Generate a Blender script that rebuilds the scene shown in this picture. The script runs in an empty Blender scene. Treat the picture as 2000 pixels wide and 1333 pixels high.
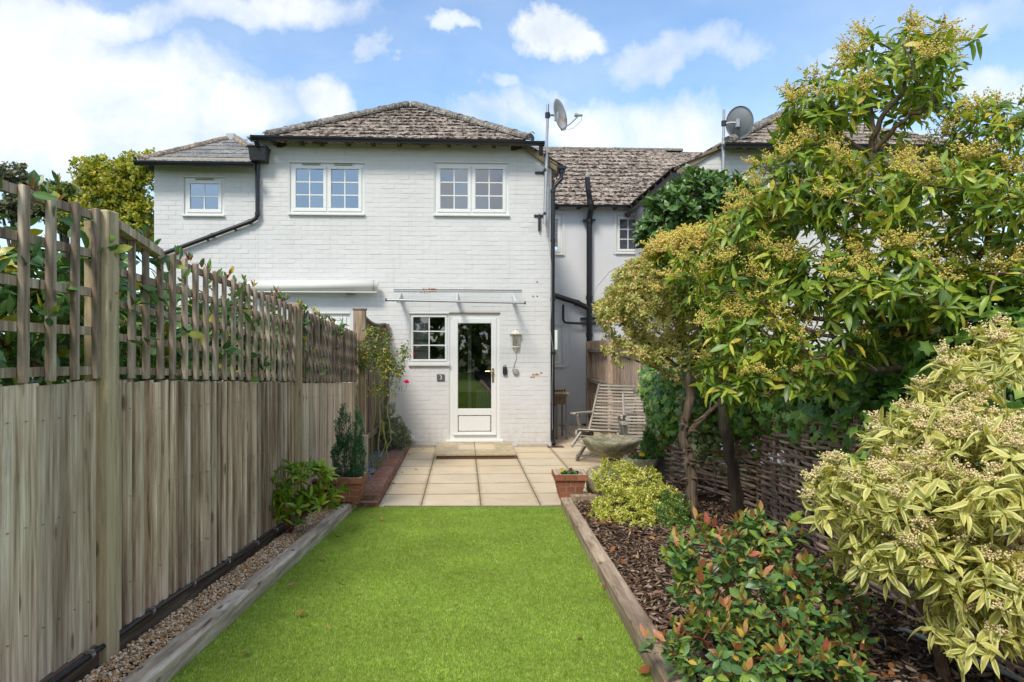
import bpy, math, random
import numpy as np
from mathutils import Vector, Matrix

random.seed(7)
RNG = np.random.default_rng(11)
C = bpy.context.scene.collection
SC = bpy.context.scene

# ------------------------------------------------------------------ camera
F = 1365.0; CX = 965.0; CY = 682.0; CH = 1.57       # focal length, principal point (2000 px wide frame), eye height
PSI = math.atan(60 / 1365)                            # the camera looks 2.5 degrees to the right of the house's normal
cd = bpy.data.cameras.new('camera'); cam = bpy.data.objects.new('camera', cd); C.objects.link(cam)
cd.sensor_width = 36; cd.lens = F / 2000 * 36
cd.shift_x = (1000 - CX) / 2000; cd.shift_y = (CY - 666.5) / 2000
cd.clip_start = .05; cd.clip_end = 3000
cam.location = (0, 0, CH); cam.rotation_euler = (math.pi / 2, 0, -PSI)
SC.camera = cam

# ------------------------------------------------------------------ light
SUN_EL, SUN_AZ = 48, 206
w = bpy.data.worlds.new('World'); SC.world = w; w.use_nodes = True
SUN_STRENGTH, SKY_STRENGTH, EXPOSURE = 1.5, .12, 1.14
sd = bpy.data.lights.new('sun', 'SUN'); sd.energy = SUN_STRENGTH; sd.angle = math.radians(14); sd.color = (1, .93, .82)
sun = bpy.data.objects.new('sun', sd); C.objects.link(sun)
_a, _e = math.radians(SUN_AZ), math.radians(SUN_EL)
_d = Vector((math.sin(_a) * math.cos(_e), math.cos(_a) * math.cos(_e), math.sin(_e)))
sun.rotation_euler = _d.to_track_quat('Z', 'Y').to_euler(); sun.location = _d * 40
SC.view_settings.view_transform = 'Standard'; SC.view_settings.look = 'None'
SC.view_settings.gamma = 1; SC.view_settings.exposure = EXPOSURE; SC.view_settings.use_curve_mapping = False
SC.render.engine = 'CYCLES'
SC.cycles.use_denoising = True
SC.cycles.max_bounces = 8; SC.cycles.transparent_max_bounces = 12
SC.cycles.caustics_reflective = False; SC.cycles.caustics_refractive = False


class NT:
    """short hand for node trees"""
    def __init__(s, tree):
        s.t = tree; s.t.nodes.clear()

    def n(s, typ, **kw):
        nd = s.t.nodes.new(typ)
        for k, v in kw.items():
            if hasattr(nd, k): setattr(nd, k, v)
        return nd

    def link(s, a, b): s.t.links.new(a, b)

    def put(s, sock, v):
        if isinstance(v, bpy.types.NodeSocket): s.link(v, sock)
        elif v is not None:
            if isinstance(v, (tuple, list)) and len(v) == 3 and sock.type == 'RGBA': v = (*v, 1)
            sock.default_value = v

    def math(s, op, a, b=None, c=None, clamp=False):
        nd = s.n('ShaderNodeMath', operation=op); nd.use_clamp = clamp
        s.put(nd.inputs[0], a); s.put(nd.inputs[1], b)
        if c is not None: s.put(nd.inputs[2], c)
        return nd.outputs[0]

    def vmath(s, op, a, b=None, scale=None):
        nd = s.n('ShaderNodeVectorMath', operation=op)
        s.put(nd.inputs[0], a)
        if b is not None: s.put(nd.inputs[1], b)
        if scale is not None: s.put(nd.inputs[3], scale)
        return nd.outputs['Value'] if op in ('LENGTH', 'DOT_PRODUCT', 'DISTANCE') else nd.outputs[0]

    def noise(s, vec, scale, detail=4, rough=.55, dist=0, color=False):
        nd = s.n('ShaderNodeTexNoise')
        if vec is not None: s.put(nd.inputs['Vector'], vec)
        nd.inputs['Scale'].default_value = scale; nd.inputs['Detail'].default_value = detail
        nd.inputs['Roughness'].default_value = rough; nd.inputs['Distortion'].default_value = dist
        return nd.outputs['Color' if color else 'Fac']

    def vor(s, vec, scale, feature='F1', out='Distance', rand=1):
        nd = s.n('ShaderNodeTexVoronoi', feature=feature)
        if vec is not None: s.put(nd.inputs['Vector'], vec)
        nd.inputs['Scale'].default_value = scale; nd.inputs['Randomness'].default_value = rand
        return nd.outputs[out]

    def ramp(s, fac, stops, interp='LINEAR'):
        nd = s.n('ShaderNodeValToRGB'); cr = nd.color_ramp; cr.interpolation = interp
        while len(cr.elements) < len(stops): cr.elements.new(.5)
        for e, (p, c) in zip(cr.elements, stops):
            e.position = p
            e.color = (c, c, c, 1) if isinstance(c, (int, float)) else (*c, 1)
        s.put(nd.inputs[0], fac)
        return nd.outputs[0]

    def mix(s, fac, a, b, mode='MIX'):
        nd = s.n('ShaderNodeMix', data_type='RGBA', blend_type=mode)
        s.put(nd.inputs[0], fac); s.put(nd.inputs[6], a); s.put(nd.inputs[7], b)
        return nd.outputs[2]

    def mapr(s, v, a, b, c=0., d=1., smooth=False):
        nd = s.n('ShaderNodeMapRange'); nd.clamp = True
        if smooth: nd.interpolation_type = 'SMOOTHSTEP'
        s.put(nd.inputs[0], v)
        for i, x in enumerate((a, b, c, d)): nd.inputs[i + 1].default_value = x
        return nd.outputs[0]

    def sep(s, v):
        nd = s.n('ShaderNodeSeparateXYZ'); s.put(nd.inputs[0], v); return nd.outputs

    def comb(s, x, y, z):
        nd = s.n('ShaderNodeCombineXYZ')
        for i, v in enumerate((x, y, z)): s.put(nd.inputs[i], v)
        return nd.outputs[0]

    def bump(s, h, strength=.5, dist=.01, normal=None):
        nd = s.n('ShaderNodeBump'); s.put(nd.inputs['Height'], h)
        nd.inputs['Strength'].default_value = strength; nd.inputs['Distance'].default_value = dist
        if normal is not None: s.put(nd.inputs['Normal'], normal)
        return nd.outputs[0]

    def obj(s): return s.n('ShaderNodeTexCoord').outputs['Object']
    def pos(s): return s.n('ShaderNodeNewGeometry').outputs['Position']
    def uv(s): return s.n('ShaderNodeTexCoord').outputs['UV']

    def rand(s):
        a = s.n('ShaderNodeObjectInfo').outputs['Random']; b = s.n('ShaderNodeNewGeometry').outputs['Random Per Island']
        return s.math('FRACT', s.math('ADD', a, b))

    def orand(s): return s.n('ShaderNodeObjectInfo').outputs['Random']

    def rnd_obj(s, k=37.):
        """object coordinates shifted by a random amount per piece"""
        r = s.math('MULTIPLY', s.rand(), k)
        return s.vmath('ADD', s.obj(), s.comb(r, s.math('MULTIPLY', r, 1.7), s.math('MULTIPLY', r, 2.3)))

    def bsdf(s, color, rough=.6, normal=None, metallic=0, spec=.5, coat=0, alpha=None, sheen=0):
        nd = s.n('ShaderNodeBsdfPrincipled')
        s.put(nd.inputs['Base Color'], color); s.put(nd.inputs['Roughness'], rough)
        nd.inputs['Metallic'].default_value = metallic; nd.inputs['Specular IOR Level'].default_value = spec
        nd.inputs['Coat Weight'].default_value = coat
        if normal is not None: s.put(nd.inputs['Normal'], normal)
        return nd.outputs[0]

    def out(s, sh):
        o = s.n('ShaderNodeOutputMaterial'); s.link(sh, o.inputs['Surface'])


# sky: Nishita blue with drifting white cumulus built from noise
def build_sky():
    T = NT(w.node_tree)
    sky = T.n('ShaderNodeTexSky', sky_type='NISHITA'); sky.sun_disc = False
    sky.sun_elevation = math.radians(SUN_EL); sky.sun_rotation = math.radians(SUN_AZ)
    sky.air_density = 1.0; sky.dust_density = .6; sky.ozone_density = 1.6
    g = T.n('ShaderNodeTexCoord').outputs['Generated']
    cs, sn = math.cos(PSI), math.sin(PSI)
    fw = T.vmath('DOT_PRODUCT', g, (sn, cs, 0)); rt = T.vmath('DOT_PRODUCT', g, (cs, -sn, 0)); up = T.sep(g)[2]
    fwc = T.math('MAXIMUM', fw, .05)
    # a flat cloud layer in perspective, used in every direction
    den = T.math('ADD', T.math('MAXIMUM', up, 0.0), .16)
    lay = T.comb(T.math('DIVIDE', rt, den), T.math('DIVIDE', fw, den), 0)
    n1 = T.noise(lay, .75, 7, .55, .25)
    u = T.math('DIVIDE', rt, fwc); v = T.math('DIVIDE', up, fwc)
    wv = T.noise(g, 5.5, 6, .6, .2, color=True)
    wx = T.math('MULTIPLY', T.math('SUBTRACT', T.sep(wv)[0], .5), .34)
    wz = T.math('MULTIPLY', T.math('SUBTRACT', T.sep(wv)[1], .5), .20)
    u2 = T.math('ADD', u, wx); v2 = T.math('ADD', v, wz)
    clouds = [(120, 215, 430, 175, 1.1), (-100, 100, 420, 170, 1.0), (330, 150, 120, 60, .8), (470, 12, 270, 52, .85), (150, 30, 260, 50, .9),
              (480, 235, 170, 75, 1.), (650, 208, 85, 55, .95), (1108, 48, 85, 42, 1.1), (1320, 105, 190, 60, .85),
              (1160, 240, 200, 75, .9), (1350, 262, 150, 60, .7), (930, 235, 130, 45, .7), (860, 52, 60, 26, .75), (730, 92, 42, 24, .6),
              (1620, 110, 150, 40, .6), (1960, 20, 160, 50, .55), (1980, 140, 120, 50, .8), (1020, 165, 70, 20, .5), (1750, 330, 300, 90, .8)]
    m = None
    for (px, py, rx, ry, k) in clouds:
        a = T.math('MULTIPLY', T.math('SUBTRACT', u2, (px - CX) / F), F / rx)
        b = T.math('MULTIPLY', T.math('SUBTRACT', v2, (CY - py) / F), F / ry)
        d = T.math('SQRT', T.math('ADD', T.math('MULTIPLY', a, a), T.math('MULTIPLY', b, b)))
        q = T.mapr(d, 1.35, .35, 0, k, smooth=True)
        m = q if m is None else T.math('MAXIMUM', m, q)
    fine = T.noise(g, 6.5, 12, .6, .5)
    front = T.mapr(fw, .15, .4)
    # elsewhere the same kind of broken cloud from the layer noise
    other = T.mapr(n1, .34, .58, 0, 1, smooth=True)
    m = T.math('ADD', T.math('MULTIPLY', m, front), T.math('MULTIPLY', other, T.math('SUBTRACT', 1., front)))
    dens = T.math('ADD', m, T.math('MULTIPLY', T.math('SUBTRACT', fine, .5), 1.7))
    alpha = T.mapr(dens, .12, 1.0, 0, 1)
    veil = T.mapr(T.noise(lay, 1.6, 5, .6), .35, .8, 0.0, .35)
    hz = T.mapr(up, .32, .0, 0, .55, smooth=True)
    alpha = T.math('MAXIMUM', T.math('MULTIPLY', alpha, .97), T.math('MAXIMUM', veil, hz))
    sh = T.noise(g, 7, 6, .6)
    ccol = T.ramp(sh, [(.34, (3.0, 3.3, 3.7)), (.62, (4.35, 4.45, 4.55))])
    blue = T.mix(1, sky.outputs[0], (.80, .90, .95), 'MULTIPLY')
    col = T.mix(alpha, blue, ccol)
    bg = T.n('ShaderNodeBackground'); T.link(col, bg.inputs[0]); bg.inputs[1].default_value = SKY_STRENGTH
    o = T.n('ShaderNodeOutputWorld'); T.link(bg.outputs[0], o.inputs[0])
build_sky()

# ------------------------------------------------------------------ frames
_c, _s = math.cos(PSI), math.sin(PSI)
def g2w(p):                                   # garden frame (y along the lawn) -> world (y along the house's normal)
    return Vector((p[0] * _c + p[1] * _s, -p[0] * _s + p[1] * _c, p[2]))
def PX(px, py, d):                            # garden-frame point seen at a picture position at depth d
    return Vector(((px - CX) / F * d, d, CH - (py - CY) / F * d))
def FX(px, py, Y):                            # world point on the plane y = Y
    r = g2w(((px - CX) / F, 1, (CY - py) / F)); t = Y / r[1]
    return Vector((r[0] * t, Y, CH + r[2] * t))
def fx(px, Y): return FX(px, CY, Y)[0]
def fz(py, Y, px=900): return FX(px, py, Y)[2]
def lz(y): return .046 * (6.97 - y)            # height of the lawn's plane above the patio

# ------------------------------------------------------------------ mesh helpers
OFF = {}
class MB:
    def __init__(s): s.v = []; s.f = []
    def add(s, vs, fs):
        o = len(s.v); s.v += [tuple(v) for v in vs]; s.f += [[i + o for i in f] for f in fs]
    def box(s, x0, x1, y0, y1, z0, z1, M=None):
        vs = [(x, y, z) for z in (z0, z1) for y in (y0, y1) for x in (x0, x1)]
        if M is not None: vs = [M @ Vector(v) for v in vs]
        s.add(vs, [(0, 2, 3, 1), (4, 5, 7, 6), (0, 1, 5, 4), (2, 6, 7, 3), (0, 4, 6, 2), (1, 3, 7, 5)])
    def cbox(s, x0, x1, y0, y1, z0, z1, c=.004, M=None, jit=0):
        vs = []; idx = {}
        X = (x0, x1); Y = (y0, y1); Z = (z0, z1)
        for i in (0, 1):
            for j in (0, 1):
                for k in (0, 1):
                    sx, sy, sz = (1, -1)[i], (1, -1)[j], (1, -1)[k]
                    jj = [random.uniform(-jit, jit) for _ in range(3)] if jit else (0, 0, 0)
                    for a in range(3):
                        p = [X[i] + jj[0], Y[j] + jj[1], Z[k] + jj[2]]
                        if a != 0: p[0] += sx * c
                        if a != 1: p[1] += sy * c
                        if a != 2: p[2] += sz * c
                        idx[i, j, k, a] = len(vs); vs.append(p)
        fs = []
        for a in range(3):
            o = [b for b in range(3) if b != a]
            for e in (0, 1):
                q = []
                for (m, n) in ((0, 0), (1, 0), (1, 1), (0, 1)):
                    t = [0, 0, 0]; t[a] = e; t[o[0]] = m; t[o[1]] = n; q.append(idx[t[0], t[1], t[2], a])
                flip = (e == 0) ^ (a == 1)
                fs.append(q[::-1] if flip else q)
        for a in range(3):                       # chamfers along axis a
            o = [b for b in range(3) if b != a]
            for m in (0, 1):
                for n in (0, 1):
                    t0 = [0, 0, 0]; t0[a] = 0; t0[o[0]] = m; t0[o[1]] = n; t1 = list(t0); t1[a] = 1
                    q = [idx[(*t0, o[0])], idx[(*t0, o[1])], idx[(*t1, o[1])], idx[(*t1, o[0])]]
                    flip = (m ^ n) ^ (a == 1)
                    fs.append(q if flip else q[::-1])
        for i in (0, 1):
            for j in (0, 1):
                for k in (0, 1):
                    q = [idx[i, j, k, a] for a in range(3)]
                    fs.append(q if (i + j + k) % 2 else q[::-1])
        if M is not None: vs = [M @ Vector(v) for v in vs]
        s.add(vs, fs)
    def ext(s, poly, vec):
        n = len(poly); vec = Vector(vec)
        vs = [Vector(p) for p in poly] + [Vector(p) + vec for p in poly]
        s.add(vs, [list(range(n))[::-1], list(range(n, 2 * n))] + [(i, (i + 1) % n, n + (i + 1) % n, n + i) for i in range(n)])
    def tube(s, pts, r, n=8, cap=True, squash=None):
        pts = [Vector(p) for p in pts]; m = len(pts)
        rs = r if isinstance(r, (list, tuple)) else [r] * m
        o = len(s.v); up = None
        for i, p in enumerate(pts):
            t = (pts[min(i + 1, m - 1)] - pts[max(i - 1, 0)])
            if t.length < 1e-9: t = Vector((0, 0, 1))
            t.normalize()
            if up is None: up = Vector((0, 0, 1)) if abs(t.z) < .9 else Vector((1, 0, 0))
            a = up - t * up.dot(t)
            if a.length < 1e-6: a = t.orthogonal()
            a.normalize(); b = t.cross(a); up = a
            for k in range(n):
                an = 2 * math.pi * k / n
                s.v.append(tuple(p + (a * math.cos(an) + b * math.sin(an)) * rs[i]))
        for i in range(m - 1):
            for k in range(n):
                k2 = (k + 1) % n
                s.f.append([o + i * n + k, o + i * n + k2, o + (i + 1) * n + k2, o + (i + 1) * n + k])
        if cap:
            s.f.append([o + k for k in range(n)][::-1]); s.f.append([o + (m - 1) * n + k for k in range(n)])
    def lathe(s, prof, c=(0, 0, 0), n=24, sx=1, sy=1, close=True):
        o = len(s.v); m = len(prof)
        for (r, z) in prof:
            for k in range(n):
                a = 2 * math.pi * k / n
                s.v.append((c[0] + r * math.cos(a) * sx, c[1] + r * math.sin(a) * sy, c[2] + z))
        for i in range(m - 1):
            for k in range(n):
                k2 = (k + 1) % n
                s.f.append([o + i * n + k, o + i * n + k2, o + (i + 1) * n + k2, o + (i + 1) * n + k])
        if close:
            s.f.append([o + k for k in range(n)][::-1]); s.f.append([o + (m - 1) * n + k for k in range(n)])
    def mesh(s, name, off=(0, 0, 0), smooth=False):
        me = bpy.data.meshes.new(name)
        ox, oy, oz = off
        me.from_pydata([(v[0] - ox, v[1] - oy, v[2] - oz) for v in s.v], [], s.f)
        if smooth: me.shade_smooth()
        me.update(); return me

def setmat(me, m):
    me.materials.clear(); me.materials.append(m)

def add_obj(name, me, parent=None):
    o = bpy.data.objects.new(name, me); C.objects.link(o)
    if parent is not None:
        o.parent = parent; OFF[o.name] = OFF.get(parent.name, Vector((0, 0, 0)))
    return o

def tag(o, label=None, cat=None, group=None, kind=None):
    if label: o['label'] = label
    if cat: o['category'] = cat
    if group: o['group'] = group
    if kind: o['kind'] = kind
    return o

def place(o, loc, frame='w', rz=0):
    loc = Vector(loc)
    if frame == 'g':
        o.location = g2w(loc); o.rotation_euler = (0, 0, rz - PSI); OFF[o.name] = loc
    elif frame == 'w':
        o.location = loc; o.rotation_euler = (0, 0, rz); OFF[o.name] = loc
    elif frame == 'l':
        o.location = loc; o.rotation_euler = (0, 0, rz); OFF[o.name] = Vector((0, 0, 0))
    elif frame == 'gl':
        o.location = g2w(loc); o.rotation_euler = (0, 0, rz - PSI); OFF[o.name] = Vector((0, 0, 0))
    return o

def thing(name, label, cat, loc=(0, 0, 0), frame='w', rz=0, group=None, kind=None):
    o = bpy.data.objects.new(name, None); C.objects.link(o); o.empty_display_size = .1
    place(o, loc, frame, rz)
    return tag(o, label, cat, group, kind)

def part(name, mb, m, parent, smooth=False, label=None, kind=None):
    me = mb.mesh(name, OFF[parent.name], smooth); setmat(me, m)
    o = add_obj(name, me, parent)
    return tag(o, label, None, None, kind)

def solo(name, mb, m, label, cat, loc=(0, 0, 0), frame='w', group=None, kind=None, smooth=False, rz=0):
    o = bpy.data.objects.new(name, None) if mb is None else None
    l = Vector(loc) if frame in ('w', 'g') else Vector((0, 0, 0))
    me = mb.mesh(name, l, smooth); setmat(me, m)
    o = add_obj(name, me); place(o, loc, frame, rz)
    return tag(o, label, cat, group, kind)

def piece(name, me, parent, M):
    """one of many alike pieces: shares mesh data; M in the coordinates of the parent's frame"""
    o = bpy.data.objects.new(name, me); C.objects.link(o); o.parent = parent
    off = OFF[parent.name]
    o.matrix_local = Matrix.Translation(-off) @ M
    OFF[o.name] = off
    return o

def rawmesh(name, V, Fc, mat, uv=None, smooth=False):
    """numpy mesh: V (n,3), Fc list of index arrays with the same vertex count, uv per vertex"""
    me = bpy.data.meshes.new(name)
    me.vertices.add(len(V)); me.vertices.foreach_set('co', V.astype(np.float32).ravel())
    loops = np.concatenate([f.ravel() for f in Fc]).astype(np.int32)
    tot = np.concatenate([np.full(len(f), f.shape[1]) for f in Fc]).astype(np.int32)
    st = np.concatenate([[0], np.cumsum(tot)[:-1]]).astype(np.int32)
    me.loops.add(len(loops)); me.loops.foreach_set('vertex_index', loops)
    me.polygons.add(len(tot)); me.polygons.foreach_set('loop_start', st); me.polygons.foreach_set('loop_total', tot)
    if smooth: me.polygons.foreach_set('use_smooth', np.ones(len(tot), dtype=bool))
    if uv is not None:
        ul = me.uv_layers.new(name='UVMap'); ul.data.foreach_set('uv', uv[loops].astype(np.float32).ravel())
    me.update(calc_edges=True); me.validate()
    me.materials.append(mat)
    return me

class Tpl:
    """leaf / chip template: verts, tris, quads, uv"""
    def __init__(s, v, f, uv=None):
        s.v = np.array(v, float); s.t = np.array([x for x in f if len(x) == 3]).reshape(-1, 3); s.q = np.array([x for x in f if len(x) == 4]).reshape(-1, 4)
        s.uv = np.array(uv if uv is not None else [(.5, .5)] * len(v), float)
    def mesh(s, name, mat, smooth=True):
        Fc = [a for a in (s.t, s.q) if len(a)]
        return rawmesh(name, s.v, Fc, mat, s.uv, smooth)

def scatter_mesh(name, tpls, which, pos, R, scl, mat, smooth=True):
    """pos (m,3), R (m,3,3) columns = axes, scl (m,) or (m,3)"""
    Vs, Ts, Qs, Us = [], [], [], []; o = 0
    scl = np.asarray(scl, float)
    if scl.ndim == 1: scl = np.repeat(scl[:, None], 3, 1)
    for k, tp in enumerate(tpls):
        ix = np.where(which == k)[0]
        if not len(ix): continue
        v = tp.v[None] * scl[ix][:, None, :]
        v = np.einsum('mij,mnj->mni', R[ix], v) + pos[ix][:, None, :]
        n = len(tp.v); base = o + np.arange(len(ix)) * n
        Vs.append(v.reshape(-1, 3)); Us.append(np.tile(tp.uv, (len(ix), 1)))
        if len(tp.t): Ts.append((tp.t[None] + base[:, None, None]).reshape(-1, 3))
        if len(tp.q): Qs.append((tp.q[None] + base[:, None, None]).reshape(-1, 4))
        o += n * len(ix)
    Fc = []
    if Ts: Fc.append(np.concatenate(Ts))
    if Qs: Fc.append(np.concatenate(Qs))
    return rawmesh(name, np.concatenate(Vs), Fc, mat, np.concatenate(Us), smooth)

def frames(d, n):
    """(m,3) directions and rough normals -> rotation matrices with x=d, z~n"""
    d = d / (np.linalg.norm(d, axis=1, keepdims=True) + 1e-9)
    y = np.cross(n, d); y /= (np.linalg.norm(y, axis=1, keepdims=True) + 1e-9)
    z = np.cross(d, y)
    return np.stack([d, y, z], axis=2)

# ------------------------------------------------------------------ materials
MATS = {}
def newmat(name):
    m = bpy.data.materials.new(name); m.use_nodes = True; MATS[name] = m
    return m, NT(m.node_tree)

def plain(name, col, rough=.5, metallic=0, spec=.5, noise=.12, nscale=30, bump=.0, coat=0):
    m, T = newmat(name)
    v = T.rnd_obj(11.)
    f = T.noise(v, nscale, 5)
    c = T.mix(f, tuple(x * (1 - noise) for x in col), tuple(min(1, x * (1 + noise)) for x in col))
    nrm = T.bump(T.noise(v, nscale * 3, 3), bump, .004) if bump else None
    T.out(T.bsdf(c, rough, nrm, metallic, spec, coat)); return m

def varied(name, stops, rough=.7, noise=.35, nscale=25, bump=.4, bdist=.004, stain=None, spec=.3):
    """piece-to-piece colour from a ramp, plus grain"""
    m, T = newmat(name)
    c = T.ramp(T.rand(), stops)
    v = T.rnd_obj()
    f = T.noise(v, nscale, 6, .6)
    k = T.mapr(f, .25, .75, 1 - noise, 1 + noise)
    c = T.vmath('MULTIPLY', c, T.comb(k, k, k))
    if stain:
        sf = T.mapr(T.noise(v, stain[1], 6, .62), stain[2], stain[3], 0, stain[4])
        c = T.mix(sf, c, stain[0])
    nrm = T.bump(T.noise(v, nscale * 2.5, 5, .6), bump, bdist)
    T.out(T.bsdf(c, rough, nrm, 0, spec)); return m

def wood(name, dark, mid, light, axis=2, scale=1., rough=.85, green=0, bump=.6, knots=True, piece=.25, darkcracks=.6, lichen=0):
    m, T = newmat(name)
    v = T.rnd_obj(23.)
    st = [38., 38., 38.]; st[axis] = 2.2
    vs = T.vmath('MULTIPLY', v, tuple(x * scale for x in st))
    g1 = T.noise(vs, 1.0, 7, .62, .35)
    st2 = [9., 9., 9.]; st2[axis] = 1.1
    g2 = T.noise(T.vmath('MULTIPLY', v, tuple(x * scale for x in st2)), 1., 5, .6, .6)
    c = T.ramp(T.math('ADD', T.math('MULTIPLY', g1, .6), T.math('MULTIPLY', g2, .4)), [(.37, dark), (.5, mid), (.62, light)])
    r = T.rand()
    k = T.mapr(r, 0, 1, 1 - piece, 1 + piece)
    c = T.vmath('MULTIPLY', c, T.comb(k, k, k))
    st3 = [7., 7., 7.]; st3[axis] = .9
    bl = T.noise(T.vmath('MULTIPLY', v, tuple(st3)), 1., 6, .68, .4)
    c = T.mix(T.mapr(bl, .50, .66, 0, .62), c, tuple(x * .8 for x in dark))
    crack = T.mapr(g1, .36, .30, 0, darkcracks)
    c = T.mix(crack, c, tuple(x * .35 for x in dark))
    if knots:
        sk = [9., 9., 9.]; sk[axis] = 3.2
        kv = T.vor(T.vmath('MULTIPLY', v, tuple(sk)), 1.)
        c = T.mix(T.mapr(kv, .14, .08, 0, .75), c, tuple(x * .45 for x in dark))
    if green:
        gf = T.mapr(T.noise(v, 3.5, 5, .65), .5, .7, 0, green)
        c = T.mix(gf, c, (.17, .17, .09))
    if lichen:
        lf = T.mapr(T.noise(v, 40, 5, .7), .60, .68, 0, lichen)
        c = T.mix(lf, c, (.36, .35, .30))
    nrm = T.bump(g1, bump, .006)
    T.out(T.bsdf(c, rough, nrm, 0, .25)); return m

def leafmat(name, stops, rough=.38, trans=.28, margin=None, vein=.0, tip=None, tcol=None, spec=.5, blotch=.25):
    m, T = newmat(name)
    r = T.rand()
    c = T.ramp(r, stops)
    v = T.rnd_obj(5.)
    k = T.mapr(T.noise(v, 45, 4), .3, .7, 1 - blotch, 1 + blotch)
    c = T.vmath('MULTIPLY', c, T.comb(k, k, k))
    uv = T.sep(T.uv())
    ac = T.math('ABSOLUTE', T.math('SUBTRACT', T.math('MULTIPLY', uv[0], 2.), 1.))
    if margin:
        e = T.math('ADD', ac, T.math('MULTIPLY', T.math('SUBTRACT', T.noise(v, 60, 3), .5), .35))
        c = T.mix(T.mapr(e, margin[1] - .06, margin[1] + .06, 0, margin[2]), c, margin[0])
    if tip:
        c = T.mix(T.mapr(uv[1], .35, 1.0, 0, tip[1]), c, tip[0])
    if vein:
        c = T.mix(T.mapr(ac, .10, .03, 0, vein), c, T.mix(.5, c, (.55, .6, .25)))
    ribs = T.n('ShaderNodeTexWave'); ribs.inputs['Scale'].default_value = 3.5
    T.put(ribs.inputs['Vector'], T.comb(T.math('ADD', uv[1], T.math('MULTIPLY', ac, -.25)), 0., 0.))
    nrm = T.bump(ribs.outputs['Fac'], .12, .003)
    b = T.bsdf(c, rough, nrm, 0, spec)
    tr = T.n('ShaderNodeBsdfTranslucent')
    T.put(tr.inputs[0], T.mix(1., c, (1.15, 1.1, .5), 'MULTIPLY'))
    mx = T.n('ShaderNodeMixShader'); mx.inputs[0].default_value = trans
    T.link(b, mx.inputs[1]); T.link(tr.outputs[0], mx.inputs[2])
    T.out(mx.outputs[0]); return m

def mk_white_brick():
    m, T = newmat('painted_brick')
    p = T.pos()
    n1 = T.noise(p, 1.3, 6, .6); n2 = T.noise(p, 9, 6, .65); n3 = T.noise(p, 60, 4, .6)
    c = T.ramp(n1, [(.3, (.625, .622, .617)), (.7, (.675, .67, .66))])
    r = T.mapr(T.rand(), 0, 1, .985, 1.01); c = T.vmath('MULTIPLY', c, T.comb(r, r, r))
    c = T.mix(T.mapr(n2, .60, .75, 0, .28), c, (.60, .58, .53))
    z = T.sep(p)[2]
    low = T.mapr(z, .75, .02, 0, .55)
    c = T.mix(T.math('MULTIPLY', low, T.mapr(T.noise(p, 14, 6, .7), .42, .66)), c, (.50, .45, .36))
    streak = T.noise(T.vmath('MULTIPLY', p, (14., 14., .8)), 1., 5, .6)
    c = T.mix(T.mapr(streak, .56, .74, 0, .30), c, (.50, .48, .42))
    nrm = T.bump(n3, .35, .004, T.bump(n2, .3, .006))
    T.out(T.bsdf(c, .62, nrm, 0, .3)); return m

def mk_glass(name, tint=(.75, .8, .8), refl=.32):
    m, T = newmat(name)
    tr = T.n('ShaderNodeBsdfTransparent'); tr.inputs[0].default_value = (*tint, 1)
    gl = T.n('ShaderNodeBsdfGlossy'); gl.inputs[0].default_value = (.95, .97, 1, 1); gl.inputs['Roughness'].default_value = .015
    nz = T.bump(T.noise(T.pos(), 1.8, 2), .06, .02); T.link(nz, gl.inputs['Normal'])
    fr = T.n('ShaderNodeFresnel'); fr.inputs[0].default_value = 1.5
    f = T.math('ADD', fr.outputs[0], refl, clamp=True)
    mx = T.n('ShaderNodeMixShader'); T.link(f, mx.inputs[0]); T.link(tr.outputs[0], mx.inputs[1]); T.link(gl.outputs[0], mx.inputs[2])
    T.out(mx.outputs[0]); return m

def mk_roof(name, base, light, dark, moss=.5):
    m, T = newmat(name)
    v = T.rnd_obj(9.); p = T.pos()
    r = T.mapr(T.rand(), 0, 1, .78, 1.18)
    c = T.mix(T.mapr(T.noise(p, 16, 6, .7), .42, .60), base, light)
    c = T.vmath('MULTIPLY', c, T.comb(r, r, r))
    c = T.mix(T.mapr(T.noise(v, 30, 6, .72), .53, .60, 0, .8), c, (.60, .57, .52))
    n = T.noise(T.vmath('MULTIPLY', p, (1., 1., 1.)), 11, 7, .68, .6)
    c = T.mix(T.mapr(n, .505, .545, 0, moss), c, dark)
    nrm = T.bump(T.math('ADD', n, T.noise(v, 60, 4)), .7, .01)
    T.out(T.bsdf(c, .9, nrm, 0, .2)); return m

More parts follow.
